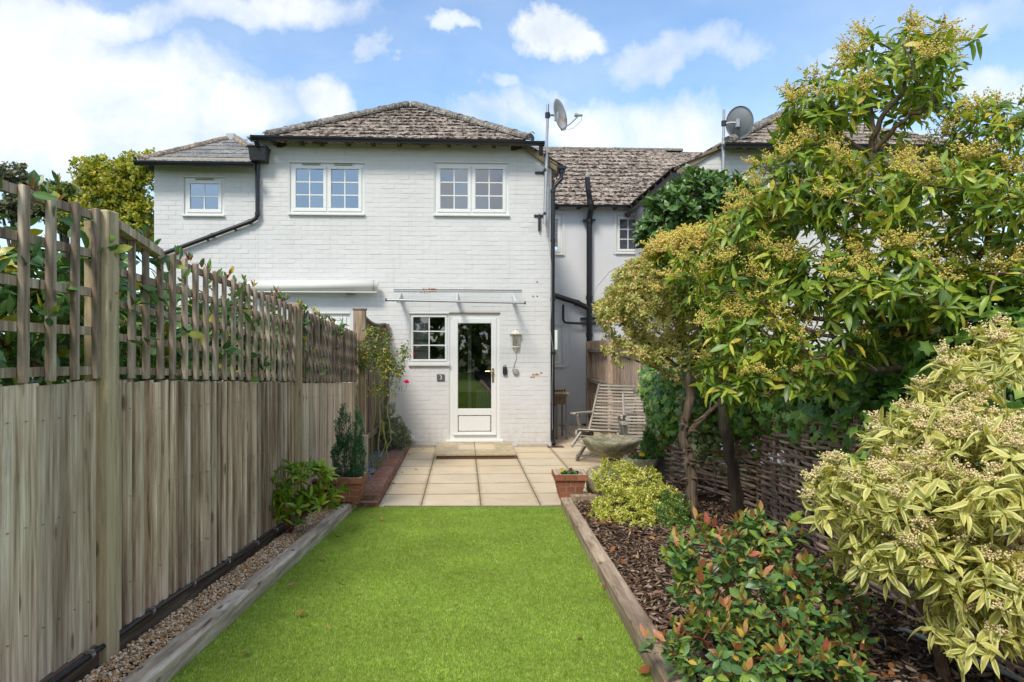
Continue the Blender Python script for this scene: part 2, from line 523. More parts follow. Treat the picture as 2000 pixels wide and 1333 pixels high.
def build_materials():
    mk_white_brick()
    m, T = newmat('white_render'); p = T.pos()
    c = T.ramp(T.noise(p, 1.5, 6, .6), [(.3, (.60, .61, .63)), (.7, (.66, .67, .68))])
    c = T.mix(T.math('MULTIPLY', T.mapr(T.sep(p)[2], 1.0, 0., 0, .8), T.mapr(T.noise(p, 7, 6, .7), .4, .65)), c, (.52, .50, .44))
    st = T.noise(T.vmath('MULTIPLY', p, (10., 10., .6)), 1., 5, .6)
    c = T.mix(T.mapr(st, .55, .75, 0, .2), c, (.55, .55, .52))
    T.out(T.bsdf(c, .75, T.bump(T.noise(p, 45, 5, .65), .3, .005), 0, .25))
    plain('upvc', (.74, .74, .72), .28, noise=.03, nscale=5, spec=.5)
    plain('cream_metal', (.66, .62, .50), .45, noise=.12, nscale=30)
    plain('stone_sill', (.70, .69, .66), .6, noise=.12, nscale=18, bump=.2)
    plain('black_plastic', (.012, .013, .017), .30, noise=.5, nscale=20, spec=.5)
    plain('black_iron', (.02, .021, .026), .42, noise=.6, nscale=24, bump=.25)
    plain('dark_timber', (.055, .036, .026), .8, noise=.5, nscale=30, bump=.4)
    plain('verge_timber', (.20, .16, .10), .8, noise=.5, nscale=26, bump=.4)
    plain('soffit_paint', (.42, .39, .30), .8, noise=.2, nscale=10)
    plain('brass', (.58, .44, .20), .28, metallic=1, noise=.1)
    plain('galvanised', (.42, .42, .42), .42, metallic=.8, noise=.25, nscale=18)
    plain('aluminium', (.46, .47, .48), .35, metallic=.7, noise=.1)
    plain('clear_sheet_edge', (.62, .66, .68), .2, noise=.05)
    plain('awning_white', (.74, .74, .70), .35, noise=.05, nscale=4)
    plain('grey_plastic', (.30, .31, .27), .5, noise=.15)
    plain('plaque_slate', (.09, .088, .08), .55, noise=.3, nscale=60)
    plain('numeral_paint', (.68, .67, .62), .6, noise=.05)
    plain('bulb_glass', (.55, .54, .5), .1, noise=.05)
    plain('lead', (.40, .41, .43), .45, metallic=.3, noise=.35, nscale=14, bump=.3)
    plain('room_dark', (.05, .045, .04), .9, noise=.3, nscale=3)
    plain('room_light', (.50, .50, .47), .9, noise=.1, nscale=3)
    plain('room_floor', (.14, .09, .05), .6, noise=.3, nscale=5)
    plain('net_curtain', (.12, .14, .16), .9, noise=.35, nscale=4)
    plain('blind', (.50, .52, .50), .8, noise=.06, nscale=4)
    plain('pale_shelf', (.55, .55, .50), .7, noise=.08)
    plain('red_brick_dark', (.13, .075, .05), .85, noise=.5, nscale=40, bump=.5)
    varied('brick_edging', [(0, (.20, .085, .055)), (.4, (.27, .12, .08)), (.7, (.17, .10, .085)), (1, (.24, .15, .12))], .85, .4, 30, .6,
           stain=((.33, .30, .26), 22, .54, .66, .6))
    varied('exposed_brick', [(0, (.40, .15, .07)), (1, (.46, .20, .11))], .85, .3, 40, .5, stain=((.7, .68, .64), 30, .5, .56, .9))
    varied('pot_brick', [(0, (.27, .105, .06)), (1, (.34, .145, .085))], .8, .22, 40, .3)
    plain('mortar', (.45, .41, .34), .9, noise=.25, nscale=60, bump=.4)
    plain('mortar_sand', (.19, .14, .09), .95, noise=.3, nscale=60, bump=.4)
    plain('pot_mortar', (.52, .42, .32), .9, noise=.2, nscale=40)
    # sandstone coloured slabs, riven and rain marked
    m, T = newmat('patio_slab'); v = T.rnd_obj(13.); p = T.pos()
    c = T.ramp(T.rand(), [(0, (.62, .50, .34)), (.5, (.68, .56, .395)), (1, (.60, .50, .37))])
    k = T.mapr(T.noise(p, 1.9, 6, .6), .3, .7, .88, 1.08); c = T.vmath('MULTIPLY', c, T.comb(k, k, k))
    c = T.mix(T.mapr(T.noise(v, 26, 7, .72), .60, .75, 0, .35), c, (.46, .38, .27))
    c = T.mix(T.mapr(T.noise(v, 3.2, 7, .7), .55, .70, 0, .42), c, (.40, .35, .26))
    ob = T.sep(T.obj()); ed = T.math('MAXIMUM', T.math('ABSOLUTE', ob[0]), T.math('ABSOLUTE', ob[1]))
    c = T.mix(T.math('MULTIPLY', T.mapr(ed, .255, .29), T.mapr(T.noise(p, 8, 5, .7), .3, .55, 0, .65)), c, (.30, .25, .14))
    h = T.noise(v, 9, 8, .68)
    T.out(T.bsdf(c, .72, T.bump(h, .35, .008, T.bump(T.noise(v, 120, 3), .25, .002)), 0, .3))
    mk_roof('roof_tile', (.25, .19, .15), (.40, .35, .30), (.055, .033, .024), .95)
    mk_roof('ridge_tile', (.15, .135, .12), (.24, .22, .19), (.06, .05, .04), .5)
    mk_roof('new_slate', (.17, .175, .18), (.22, .22, .22), (.09, .09, .09), .3)
    mk_roof('brown_ridge', (.20, .15, .11), (.30, .25, .20), (.09, .06, .045), .5)
    plain('moss', (.035, .026, .016), .95, noise=.5, nscale=60, bump=.5)
    # timber
    wood('fence_board', (.19, .13, .085), (.46, .345, .245), (.76, .63, .50), green=.08, piece=.42)
    wood('fence_board_pale', (.29, .21, .145), (.60, .485, .365), (.82, .72, .59), green=.10, piece=.25)
    wood('fence_board_dark', (.10, .07, .05), (.21, .165, .125), (.35, .29, .235), green=.1, piece=.25)
    wood('fence_board_red', (.25, .165, .12), (.44, .33, .25), (.56, .46, .37), green=.1, piece=.2)
    wood('post_wood', (.25, .19, .105), (.46, .375, .24), (.58, .49, .33), green=.3, piece=.12, scale=.8)
    wood('trellis_wood', (.14, .10, .07), (.36, .28, .21), (.60, .51, .41), green=.08, piece=.28, lichen=.3)
    wood('gravel_board', (.07, .05, .036), (.15, .11, .08), (.25, .20, .15), axis=1, green=.2)
    wood('sleeper_wood', (.19, .145, .11), (.42, .35, .28), (.64, .57, .49), axis=1, scale=.7, green=.12, bump=1., darkcracks=.9)
    wood('sleeper_brown', (.21, .15, .105), (.40, .30, .21), (.54, .43, .32), axis=1, scale=.8, green=.08, bump=.7)
    wood('teak_weathered', (.16, .14, .11), (.34, .30, .25), (.50, .46, .39), axis=0, scale=1.2, knots=False, green=.1)
    wood('desk_top', (.36, .22, .09), (.52, .35, .17), (.60, .44, .24), axis=1, knots=False)
    wood('desk_box', (.14, .09, .05), (.22, .15, .09), (.28, .20, .13), axis=1, knots=False)
    wood('wattle_rod', (.16, .095, .068), (.46, .30, .215), (.72, .54, .42), axis=1, scale=.9, knots=False, piece=.35, rough=.7)
    wood('stump_wood', (.13, .11, .085), (.24, .21, .17), (.34, .31, .26), axis=2, green=.3)
    wood('bark', (.06, .04, .028), (.14, .10, .07), (.24, .19, .14), axis=2, scale=.8, knots=False, green=.25, bump=1.)
    wood('bark_dark', (.03, .022, .016), (.07, .052, .038), (.13, .10, .075), axis=2, scale=.8, knots=False, green=.2, bump=1.)
    wood('twig_brown', (.09, .05, .03), (.17, .10, .06), (.26, .17, .11), axis=2, knots=False, green=.2)
    plain('twig_green', (.20, .22, .06), .6, noise=.3)
    plain('twig_red', (.17, .035, .025), .5, noise=.4)
    # ground stuff
    m, T = newmat('lawn_base'); p = T.pos()
    c = T.ramp(T.noise(p, 60, 5, .7), [(.3, (.13, .21, .015)), (.7, (.24, .36, .035))])
    T.out(T.bsdf(c, .9, T.bump(T.noise(p, 120, 4), .6, .01)))
    m, T = newmat('grass_blade'); p = T.pos()
    c = T.ramp(T.rand(), [(0, (.25, .36, .02)), (.35, (.42, .60, .085)), (.7, (.52, .70, .13)), (.9, (.62, .74, .22)), (1, (.66, .64, .34))])
    k = T.mapr(T.noise(p, 1.6, 7, .7), .3, .7, .74, 1.16); c = T.vmath('MULTIPLY', c, T.comb(k, k, k))
    k = T.mapr(T.noise(p, 30, 5, .65), .3, .7, .68, 1.22); c = T.vmath('MULTIPLY', c, T.comb(k, k, k))
    b = T.bsdf(c, .5, None, 0, .3); tr = T.n('ShaderNodeBsdfTranslucent'); T.put(tr.inputs[0], c)
    mx = T.n('ShaderNodeMixShader'); mx.inputs[0].default_value = .42; T.link(b, mx.inputs[1]); T.link(tr.outputs[0], mx.inputs[2]); T.out(mx.outputs[0])
    m, T = newmat('soil'); p = T.pos()
    c = T.ramp(T.noise(p, 22, 7, .7), [(.35, (.018, .011, .007)), (.65, (.06, .038, .025))])
    T.out(T.bsdf(c, .95, T.bump(T.noise(p, 40, 6, .7), .9, .02)))
    varied('bark_chip', [(0, (.035, .02, .014)), (.3, (.085, .05, .035)), (.6, (.16, .10, .065)), (.85, (.28, .19, .13)), (1, (.42, .33, .24))], .85, .3, 60, .6)
    varied('dead_leaf', [(0, (.20, .07, .02)), (.4, (.34, .14, .04)), (.7, (.42, .24, .09)), (1, (.24, .12, .07))], .7, .3, 40, .4)
    varied('gravel_stone', [(0, (.50, .26, .12)), (.3, (.66, .44, .24)), (.48, (.30, .20, .13)), (.75, (.76, .60, .42)), (1, (.86, .78, .64))], .7, .2, 60, .3)
    varied('slate_chip', [(0, (.07, .08, .10)), (.5, (.15, .17, .21)), (.85, (.25, .27, .31)), (1, (.33, .33, .34))], .5, .25, 50, .3)
    m, T = newmat('ground'); p = T.pos()
    c = T.ramp(T.noise(p, .8, 8, .7), [(.35, (.05, .075, .02)), (.65, (.09, .12, .035))])
    T.out(T.bsdf(c, .95, T.bump(T.noise(p, 12, 6, .7), .6, .04)))
    m, T = newmat('old_stone'); v = T.obj()
    c = T.ramp(T.noise(v, 9, 7, .68), [(.32, (.13, .125, .075)), (.5, (.27, .25, .17)), (.68, (.44, .40, .31))])
    zz = T.sep(v)[2]
    c = T.mix(T.mapr(T.noise(v, 5, 6, .7), .5, .62, 0, .8), c, (.10, .115, .035))
    c = T.mix(T.mapr(T.noise(v, 45, 4, .7), .60, .66, 0, .6), c, (.55, .52, .42))
    T.out(T.bsdf(c, .9, T.bump(T.noise(v, 28, 7, .7), .8, .012), 0, .2))
    plain('pale_concrete', (.42, .38, .31), .9, noise=.25, nscale=14, bump=.4)
    # leaves
    leafmat('pieris_leaf', [(0, (.065, .135, .018)), (.35, (.15, .27, .026)), (.7, (.31, .43, .04)), (.9, (.50, .54, .06)), (1, (.60, .44, .06))], .34, .34, vein=.55)
    leafmat('pieris_flower', [(0, (.70, .68, .12)), (.5, (.86, .78, .20)), (.8, (.86, .66, .26)), (1, (.70, .42, .22))], .6, .35)
    leafmat('varieg_leaf', [(0, (.20, .26, .05)), (.5, (.42, .46, .09)), (1, (.68, .66, .18))], .42, .36, margin=((.86, .78, .36), .52, .9), vein=.3)
    leafmat('varieg_flower', [(0, (.86, .80, .42)), (.5, (.92, .86, .52)), (.8, (.88, .70, .46)), (1, (.78, .56, .38))], .6, .3)
    leafmat('small_varieg_leaf', [(0, (.22, .28, .05)), (.3, (.42, .48, .11)), (.62, (.66, .66, .22)), (.85, (.76, .56, .28)), (1, (.60, .32, .2))], .42, .38, margin=((.52, .48, .22), .75, .6))
    leafmat('laurel_leaf', [(0, (.05, .11, .032)), (.5, (.09, .19, .05)), (1, (.17, .28, .07))], .26, .2, vein=.3)
    leafmat('ivy_leaf', [(0, (.05, .14, .025)), (.45, (.12, .29, .04)), (.8, (.24, .44, .07)), (1, (.40, .58, .12))], .32, .2, vein=.4)
    leafmat('ivy_pale', [(0, (.10, .17, .05)), (.6, (.17, .24, .08)), (1, (.30, .34, .16))], .4, .25, margin=((.50, .50, .30), .7, .8))
    leafmat('photinia_leaf', [(0, (.07, .16, .055)), (.45, (.13, .26, .075)), (.8, (.23, .36, .065)), (.93, (.38, .46, .06)), (1, (.58, .36, .06))], .30, .24, vein=.35)
    leafmat('photinia_red', [(0, (.46, .11, .07)), (.3, (.60, .25, .15)), (.6, (.56, .36, .10)), (.8, (.34, .34, .07)), (1, (.17, .28, .06))], .32, .35, vein=.3)
    leafmat('hedge_leaf', [(0, (.04, .11, .033)), (.5, (.09, .20, .055)), (.83, (.17, .31, .08)), (.93, (.32, .36, .04)), (1, (.52, .44, .04))], .25, .22, vein=.35)
    leafmat('hedge_red', [(0, (.42, .02, .02)), (.6, (.55, .05, .045)), (1, (.36, .09, .03))], .35, .35)
    leafmat('peony_leaf', [(0, (.10, .23, .025)), (.5, (.20, .38, .03)), (.85, (.38, .50, .04)), (1, (.52, .28, .05))], .38, .35, vein=.4)
    leafmat('euonymus_leaf', [(0, (.26, .36, .04)), (.3, (.48, .54, .08)), (.7, (.76, .74, .16)), (1, (.88, .82, .34))], .4, .3)
    leafmat('euonymus_deep', [(0, (.05, .11, .02)), (1, (.13, .22, .035))], .4, .25, margin=((.48, .46, .12), .6, .9))
    leafmat('box_leaf', [(0, (.06, .13, .025)), (.6, (.12, .23, .04)), (1, (.25, .38, .07))], .33, .2)
    leafmat('grey_bush_leaf', [(0, (.08, .13, .05)), (.6, (.17, .24, .11)), (1, (.36, .40, .25))], .45, .2, margin=((.42, .42, .27), .7, .7))
    leafmat('conifer_leaf', [(0, (.03, .10, .05)), (.6, (.06, .17, .075)), (1, (.10, .24, .08))], .55, .15)
    leafmat('conifer_bright', [(0, (.06, .18, .03)), (.6, (.10, .27, .05)), (1, (.18, .36, .06))], .5, .2)
    leafmat('rose_leaf', [(0, (.06, .14, .045)), (.55, (.15, .25, .05)), (.76, (.32, .36, .06)), (.9, (.58, .42, .05)), (1, (.44, .13, .06))], .4, .3)
    leafmat('rose_petal', [(0, (.75, .01, .10)), (1, (.85, .03, .18))], .5, .3)
    leafmat('heuchera_leaf', [(0, (.09, .01, .02)), (1, (.22, .03, .04))], .4, .25)
    leafmat('pansy_leaf', [(0, (.04, .12, .02)), (1, (.09, .22, .04))], .4, .25)
    leafmat('pansy_petal', [(0, (.70, .48, .02)), (1, (.75, .55, .03))], .5, .3)
    leafmat('pansy_dark', [(0, (.10, .01, .03)), (1, (.16, .02, .02))], .5, .2)
    leafmat('oak_leaf', [(0, (.14, .22, .035)), (.4, (.32, .40, .055)), (.75, (.54, .53, .065)), (1, (.74, .52, .07))], .5, .45)
    leafmat('oak_green', [(0, (.12, .17, .04)), (.6, (.20, .26, .06)), (1, (.30, .34, .09))], .5, .4)
    leafmat('dark_tree_leaf', [(0, (.09, .105, .06)), (.6, (.14, .16, .085)), (1, (.22, .22, .12))], .6, .25)
    mk_glass('window_glass', (.5, .56, .6), .22)
    mk_glass('door_glass', (.75, .77, .75), .14)
    m, T = newmat('canopy_sheet')
    tr = T.n('ShaderNodeBsdfTransparent'); tr.inputs[0].default_value = (.97, .98, .98, 1)
    b = T.bsdf((.7, .73, .75), .35); mx = T.n('ShaderNodeMixShader'); mx.inputs[0].default_value = .035
    T.link(tr.outputs[0], mx.inputs[1]); T.link(b, mx.inputs[2]); T.out(mx.outputs[0])
build_materials()
Mt = MATS

# ------------------------------------------------------------------ ground, patio, beds
def gsolid(name, mat, pts, kind='structure', **k):
    mb = MB(); mb.add(pts, [list(range(len(pts)))])
    return solo(name, mb, mat, None, None, (0, 0, 0), 'g', kind=kind, **k)

mb = MB(); mb.add([(-1500, -600, -.35), (1500, -600, -.35), (1500, 2500, -.35), (-1500, 2500, -.35)], [(0, 1, 2, 3)])
solo('ground', mb, Mt['ground'], None, None, kind='structure')

def slab_sheet(name, mat, x0, x1, ys, zoff, thick=.3):
    """a bed or lawn base following the falling ground, in the garden frame"""
    mb = MB()
    for a, b in zip(ys[:-1], ys[1:]):
        za, zb = lz(a) + zoff, lz(b) + zoff
        mb.add([(x0, a, za - thick), (x1, a, za - thick), (x1, b, zb - thick), (x0, b, zb - thick), (x0, a, za), (x1, a, za), (x1, b, zb), (x0, b, zb)],
               [(4, 5, 6, 7), (0, 1, 5, 4), (2, 3, 7, 6), (0, 4, 7, 3), (1, 2, 6, 5)])
    return solo(name, mb, mat, None, None, (0, 0, 0), 'g', kind='structure')

lawn = slab_sheet('lawn', Mt['lawn_base'], -1.358, .666, [-7, 6.965], -.004)
bed_ground = slab_sheet('flower_bed', Mt['soil'], .772, 6.0, [-7, 7.04], .012)
slab_sheet('flower_bed', Mt['soil'], 1.22, 6.0, [7.042, 8.4], .075)
slab_sheet('gravel_strip', Mt['soil'], -1.70, -1.462, [-7, 6.96], .004)
mb = MB(); mb.ext([(-1.76, 7.02, -.3), (-1.365, 7.02, -.3), (-1.545, 11.13, -.3), (-1.76, 11.13, -.3)], (0, 0, .345))
solo('slate_bed', mb, Mt['soil'], None, None, (0, 0, 0), 'g', kind='structure')

# patio: mortar bed and separate slabs (world frame, aligned with the house)
PY0 = 6.985
mb = MB(); mb.box(-.855, 2.62, PY0 - .01, 14.42, -.3, -.003)
patio = solo('patio', mb, Mt['mortar_sand'], None, None, kind='structure')
slab = MB(); slab.cbox(-.2935, .2935, -.286, .286, -.04, 0, .003)
slab_me = slab.mesh('patio_slab'); setmat(slab_me, Mt['patio_slab'])
row = 0
y = PY0
while y < 14.3:
    for c in range(-1, 5):
        x0 = -.423 + .6 * c; x1 = x0 + .6; xx0, xx1 = max(x0, -.853), min(x1, 2.60)
        yy1 = min(y + .6, 14.38)
        if xx1 - xx0 < .1: continue
        cx, cy = (x0 + x1) / 2, y + .3
        if cy > 11.3 and x1 < 1.45: continue
        dz = random.uniform(-.0015, .0015)
        if xx1 - xx0 > .59 and yy1 - y > .59 and not (cy > 11.1 and x0 < 1.45):
            piece('slab', slab_me, patio, Matrix.Translation((cx, cy, dz)) @ Matrix.Rotation(random.choice((0, math.pi)) + random.uniform(-.003, .003), 4, 'Z'))
        else:
            m2 = MB(); m2.cbox(xx0 + .0055 - cx, xx1 - .0055 - cx, y + .013 - cy, yy1 - .013 - cy, -.04, 0, .004)
            me = m2.mesh('patio_slab_cut'); setmat(me, Mt['patio_slab']); piece('slab', me, patio, Matrix.Translation((cx, cy, dz)))
    y += .6

# door step: two slabs on a course of dark brick
st = thing('door_step', 'low sandstone step of two pale slabs on brick under the white door', 'step', (.2, 10.6, 0))
sx0, sx1 = fx(848, 9.95), fx(1009.5, 9.95)
sy0, sy1 = 9.94, 11.19
mb = MB(); mb.box(sx0 + .03, sx1 - .03, sy0 + .035, sy1, -.008, .048); part('base', mb, Mt['mortar'], st)
brk = MB(); brk.cbox(-.1, .1, -.045, .045, -.02, .02, .003); brk_me = brk.mesh('step_brick'); setmat(brk_me, Mt['red_brick_dark'])
for i in range(6):
    bx_ = sx0 + .03 + (i + .5) * (sx1 - sx0 - .06) / 6
    piece('brick', brk_me, st, Matrix.Translation((bx_, sy0 + .068, .025)) @ Matrix.Diagonal((.92, 1, 1, 1)))
for i in range(2):
    w2 = (sx1 - sx0) / 2
    m2 = MB(); m2.cbox(sx0 + i * w2 + .003, sx0 + (i + 1) * w2 - .003, sy0, sy1, .049, .083, .006)
    part('slab', m2, Mt['patio_slab'], st)

# brick edging between slate bed and patio
be = thing('brick_edging', 'low edging of weathered red bricks between slate chips and patio', 'edging', (-.96, 7.0, 0))
ex1, ex0 = fx(737.6, 6.985), fx(737.6, 6.985) - .2
mb = MB(); mb.box(ex0 + .006, ex1 - .006, 6.99, 11.17, -.05, .108); part('mortar', mb, Mt['mortar'], be)
hb = MB(); hb.cbox(-.102, .102, -.0505, .0505, -.0325, .0325, .006, jit=.002); hb_me = [hb.mesh('edging_brick')]
for k in range(3):
    hb = MB(); hb.cbox(-.102, .102, -.0505, .0505, -.0325, .0325, .008, jit=.004); hb_me.append(hb.mesh('edging_brick'))
for q in hb_me: setmat(q, Mt['brick_edging'])
n = int((11.16 - 6.985) / .112)
for i in range(n):
    for lev in (0, 1):
        yy = 6.985 + .052 + i * .112
        M = Matrix.Translation(((ex0 + ex1) / 2 + random.uniform(-.003, .003), yy, .013 + .073 * lev + random.uniform(-.002, .003))) @ Matrix.Rotation(random.uniform(-.03, .03), 4, 'Z')
        piece('brick', random.choice(hb_me), be, M)

# aluminium trim where lawn meets patio
mb = MB(); mb.box(-1.1, .66, 6.968, 6.982, -.01, .006)
for i in range(85):
    xx = -1.09 + i * .0205
    mb.box(xx, xx + .011, 6.95, 6.968, 0, .007)
solo('edge_trim', mb, Mt['galvanised'], 'thin toothed metal trim between the lawn and the patio slabs', 'trim', (-.2, 6.97, 0), 'g')

# sleepers
def sleeper(x0, x1, y0, y1, zt, mat, label, group, wear=.012, falls=True, nseg=26):
    mb = MB(); rows = []
    rnd = random.Random(int(abs(y0 * 91 + x0 * 17)) + 3)
    prof = [(x0, -.16), (x0, -.01), (x0 + .012, 0), ((x0 + x1) / 2, .002), (x1 - .012, 0), (x1, -.01), (x1, -.16)]
    vs = []; 
    for i in range(nseg + 1):
        y = y0 + (y1 - y0) * i / nseg
        for j, (x, dz) in enumerate(prof):
            k = wear if 0 < j < 6 else .003
            vs.append((x + rnd.uniform(-k, k) * .35, y, zt + (lz(y) if falls else 0) + dz + rnd.uniform(-k, k * .4) * .6))
    m = len(prof); fs = []
    for i in range(nseg):
        for j in range(m):
            j2 = (j + 1) % m
            fs.append((i * m + j, i * m + j2, (i + 1) * m + j2, (i + 1) * m + j))
    fs.append(list(range(m))); fs.append(list(range(nseg * m, nseg * m + m))[::-1])
    fs = [tuple(reversed(f)) for f in fs]
    mb.add(vs, fs)
    return solo('timber_edging', mb, mat, label, 'timber edging', ((x0 + x1) / 2, y0, zt), 'g', group=group)

G1 = 'grey timbers along the gravel strip'
sleeper(-1.462, -1.36, 3.92, 6.98, .08, Mt['sleeper_wood'], 'split grey timber running from the brick pot along the gravel strip', G1, .009, nseg=60)
sleeper(-1.465, -1.358, .7, 3.91, .082, Mt['sleeper_wood'], 'nearest grey timber left of the lawn, worn pale with flaking top', G1, .009, nseg=60)
G2 = 'brown timbers along the bark bed'
sleeper(.668, .77, 4.52, 6.99, .085, Mt['sleeper_brown'], 'far brown timber right of the lawn, ending under the small brick pot', G2, .004)
sleeper(.668, .772, 1.2, 4.512, .083, Mt['sleeper_brown'], 'nearest brown timber right of the lawn beside the red-tipped shrub', G2, .004)
sleeper(.668, .77, -2.2, 1.19, .083, Mt['sleeper_brown'], None, None, .004)['kind'] = 'structure'
sleeper(-1.462, -1.36, -3., .69, .082, Mt['sleeper_wood'], None, None, .01)['kind'] = 'structure'
mb = MB(); mb.cbox(.775, 1.2, 7.05, 7.14, -.1, .09, .006)
solo('timber_edging', mb, Mt['sleeper_brown'], 'short brown timber across the top of the bark bed behind the pot', 'timber edging', (.98, 7.1, 0), 'g', group=G2)

# ------------------------------------------------------------------ scattered ground cover (uncountable)
def rot_rand(n, flat=1.):
    """random rotations; flat<1 keeps the local z near vertical"""
    az = RNG.uniform(0, 2 * np.pi, n)
    d = np.stack([np.cos(az), np.sin(az), RNG.normal(0, .25 * flat, n)], 1)
    nz = np.stack([RNG.normal(0, .35 * flat, n), RNG.normal(0, .35 * flat, n), np.ones(n)], 1)
    return frames(d, nz)

def gpts(x, y, z):
    """garden-frame arrays -> array of points kept in the garden frame"""
    return np.stack([x, y, z], 1)

def stuff_obj(name, me, label, frame='g', cat=None):
    o = add_obj(name, me); place(o, (0, 0, 0), frame); return tag(o, label, cat, None, 'stuff')

# artificial grass
NB = 430000
x = RNG.uniform(-1.356, .664, NB); yy = 1.2 + (6.96 - 1.2) * RNG.random(NB) ** 1.0
P = gpts(x, yy, lz(yy) - .004)
az = RNG.uniform(0, 2 * np.pi, NB); ln = RNG.uniform(.008, .017, NB); lean = RNG.normal(0, .95, NB)
laz = RNG.uniform(0, 2 * np.pi, NB)
wx = np.cos(az) * .0019; wy = np.sin(az) * .0019
tipx = np.cos(laz) * np.sin(lean) * ln; tipy = np.sin(laz) * np.sin(lean) * ln; tz = np.cos(lean) * ln
V = np.empty((NB, 3, 3)); V[:, 0] = P - np.stack([wx, wy, 0 * wx], 1); V[:, 1] = P + np.stack([wx, wy, 0 * wx], 1); V[:, 2] = P + np.stack([tipx, tipy, tz], 1)
me = rawmesh('grass', V.reshape(-1, 3), [np.arange(NB * 3).reshape(-1, 3)], Mt['grass_blade'])
stuff_obj('grass', me, 'bright green artificial grass running from the camera to the patio')

def ico(sx, sy, sz, seed=0, jit=.18):
    r = np.random.default_rng(seed); t = (1 + 5 ** .5) / 2
    v = np.array([(-1, t, 0), (1, t, 0), (-1, -t, 0), (1, -t, 0), (0, -1, t), (0, 1, t), (0, -1, -t), (0, 1, -t), (t, 0, -1), (t, 0, 1), (-t, 0, -1), (-t, 0, 1)]) / 1.9
    v *= 1 + r.uniform(-jit, jit, (12, 1)); v *= np.array([sx, sy, sz])
    f = [(0, 11, 5), (0, 5, 1), (0, 1, 7), (0, 7, 10), (0, 10, 11), (1, 5, 9), (5, 11, 4), (11, 10, 2), (10, 7, 6), (7, 1, 8), (3, 9, 4), (3, 4, 2), (3, 2, 6), (3, 6, 8), (3, 8, 9), (4, 9, 5), (2, 4, 11), (6, 2, 10), (8, 6, 7), (9, 8, 1)]
    return Tpl(v, f)
peb = [ico(1, .8, .6, s) for s in range(3)]
n = 15000; x = RNG.uniform(-1.70, -1.465, n); yy = RNG.uniform(1.2, 6.95, n)
hgt = np.clip(RNG.random(n) * .02, 0, .02) + .015 * np.exp(-((x + 1.60) / .1) ** 2)
me = scatter_mesh('gravel', peb, RNG.integers(0, 3, n), gpts(x, yy, lz(yy) + hgt), rot_rand(n, 1.), RNG.uniform(.004, .011, n), Mt['gravel_stone'])
stuff_obj('gravel', me, 'tan and rust gravel between the fence and the grey timber')

def chip_tpl(seed, l=1, w_=.5, t=.12):
    r = np.random.default_rng(seed)
    xs = [-.5, -.1, .3, .5]; hw = [.15, .5, .42, .1]; v = []
    for i, a in enumerate(xs):
        for s_ in (-1, 1):
            v.append((a * l, s_ * hw[i] * w_ * r.uniform(.6, 1.1), t * r.uniform(.2, 1.4)))
    k = len(v); v2 = [(a, b, c - t) for a, b, c in v]
    f = [(0, 2, 3, 1), (2, 4, 5, 3), (4, 6, 7, 5), (8, 9, 11, 10), (10, 11, 13, 12), (12, 13, 15, 14), (0, 8, 10, 2), (2, 10, 12, 4), (4, 12, 14, 6), (1, 3, 11, 9), (3, 5, 13, 11), (5, 7, 15, 13), (0, 1, 9, 8), (6, 14, 15, 7)]
    return Tpl(v + v2, f)
chips = [chip_tpl(s) for s in range(5)]
n = 5200; x = RNG.uniform(0, 1, n); yy = RNG.uniform(7.03, 11.1, n); x = -1.73 + x * ((-1.075 - yy * math.sin(PSI)) + 1.73)
me = scatter_mesh('slate', [chip_tpl(s, 1, .75, .22) for s in range(9, 13)], RNG.integers(0, 4, n), gpts(x, yy, .05 + RNG.uniform(0, .03, n)), rot_rand(n, 1.2), RNG.uniform(.025, .06, n), Mt['slate_chip'], smooth=False)
stuff_obj('slate_chips', me, 'dark blue slate chips in the bed behind the brick edging')
n = 23000; x = .78 + RNG.random(n) ** 1.2 * 2.6; yy = RNG.uniform(1.3, 8.3, n)
zz = lz(yy) + np.where(yy > 7.04, .08, .016) + RNG.uniform(0, .035, n)
keep = (yy < 7.0) | (x > 1.24)
x, yy, zz = x[keep], yy[keep], zz[keep]; n = len(x)
S = np.stack([RNG.uniform(.02, .075, n), RNG.uniform(.015, .045, n), RNG.uniform(.02, .06, n)], 1)
me = scatter_mesh('bark', chips, RNG.integers(0, 5, n), gpts(x, yy, zz), rot_rand(n, 1.1), S, Mt['bark_chip'], smooth=False)
stuff_obj('bark_mulch', me, 'dark brown chipped bark covering the right hand bed')

# ------------------------------------------------------------------ leaves
def leaf_tpl(L=1., W=.3, fold=.25, droop=.25, wide=.45, twist=0., tip=0., nseg=4):
    """one leaf along +x, base at the origin, midrib with raised sides"""
    v, uv = [(0, 0, 0)], [(.5, 0)]
    ts = [i / nseg for i in range(1, nseg)]
    for t in ts:
        wd = math.sin(math.pi * min(1, t ** (math.log(.5) / math.log(wide)))) ** .8
        z = -droop * t * t * L
        hw = W * .5 * wd; tw = twist * t
        for s_, uu in ((-1, 0), (0, .5), (1, 1)):
            v.append((t * L, s_ * hw, z + abs(s_) * hw * fold + s_ * hw * tw)); uv.append((uu, t))
    v.append((L, 0, -droop * L)); uv.append((.5, 1)); e = len(v) - 1
    f = [(0, 2, 1), (0, 3, 2)]
    for i in range(len(ts) - 1):
        a = 1 + 3 * i; f += [(a, a + 1, a + 4, a + 3), (a + 1, a + 2, a + 5, a + 4)]
    a = 1 + 3 * (len(ts) - 1); f += [(a, a + 1, e), (a + 1, a + 2, e)]
    return Tpl(v, f, uv)
def tplset(W, n=4, droop=(.05, .4), wide=.45, fold=(.15, .45), nseg=4):
    r = random.Random(int(W * 1000)); return [leaf_tpl(1, W * r.uniform(.85, 1.15), r.uniform(*fold), r.uniform(*droop), wide, r.uniform(-.3, .3), nseg=nseg) for _ in range(n)]
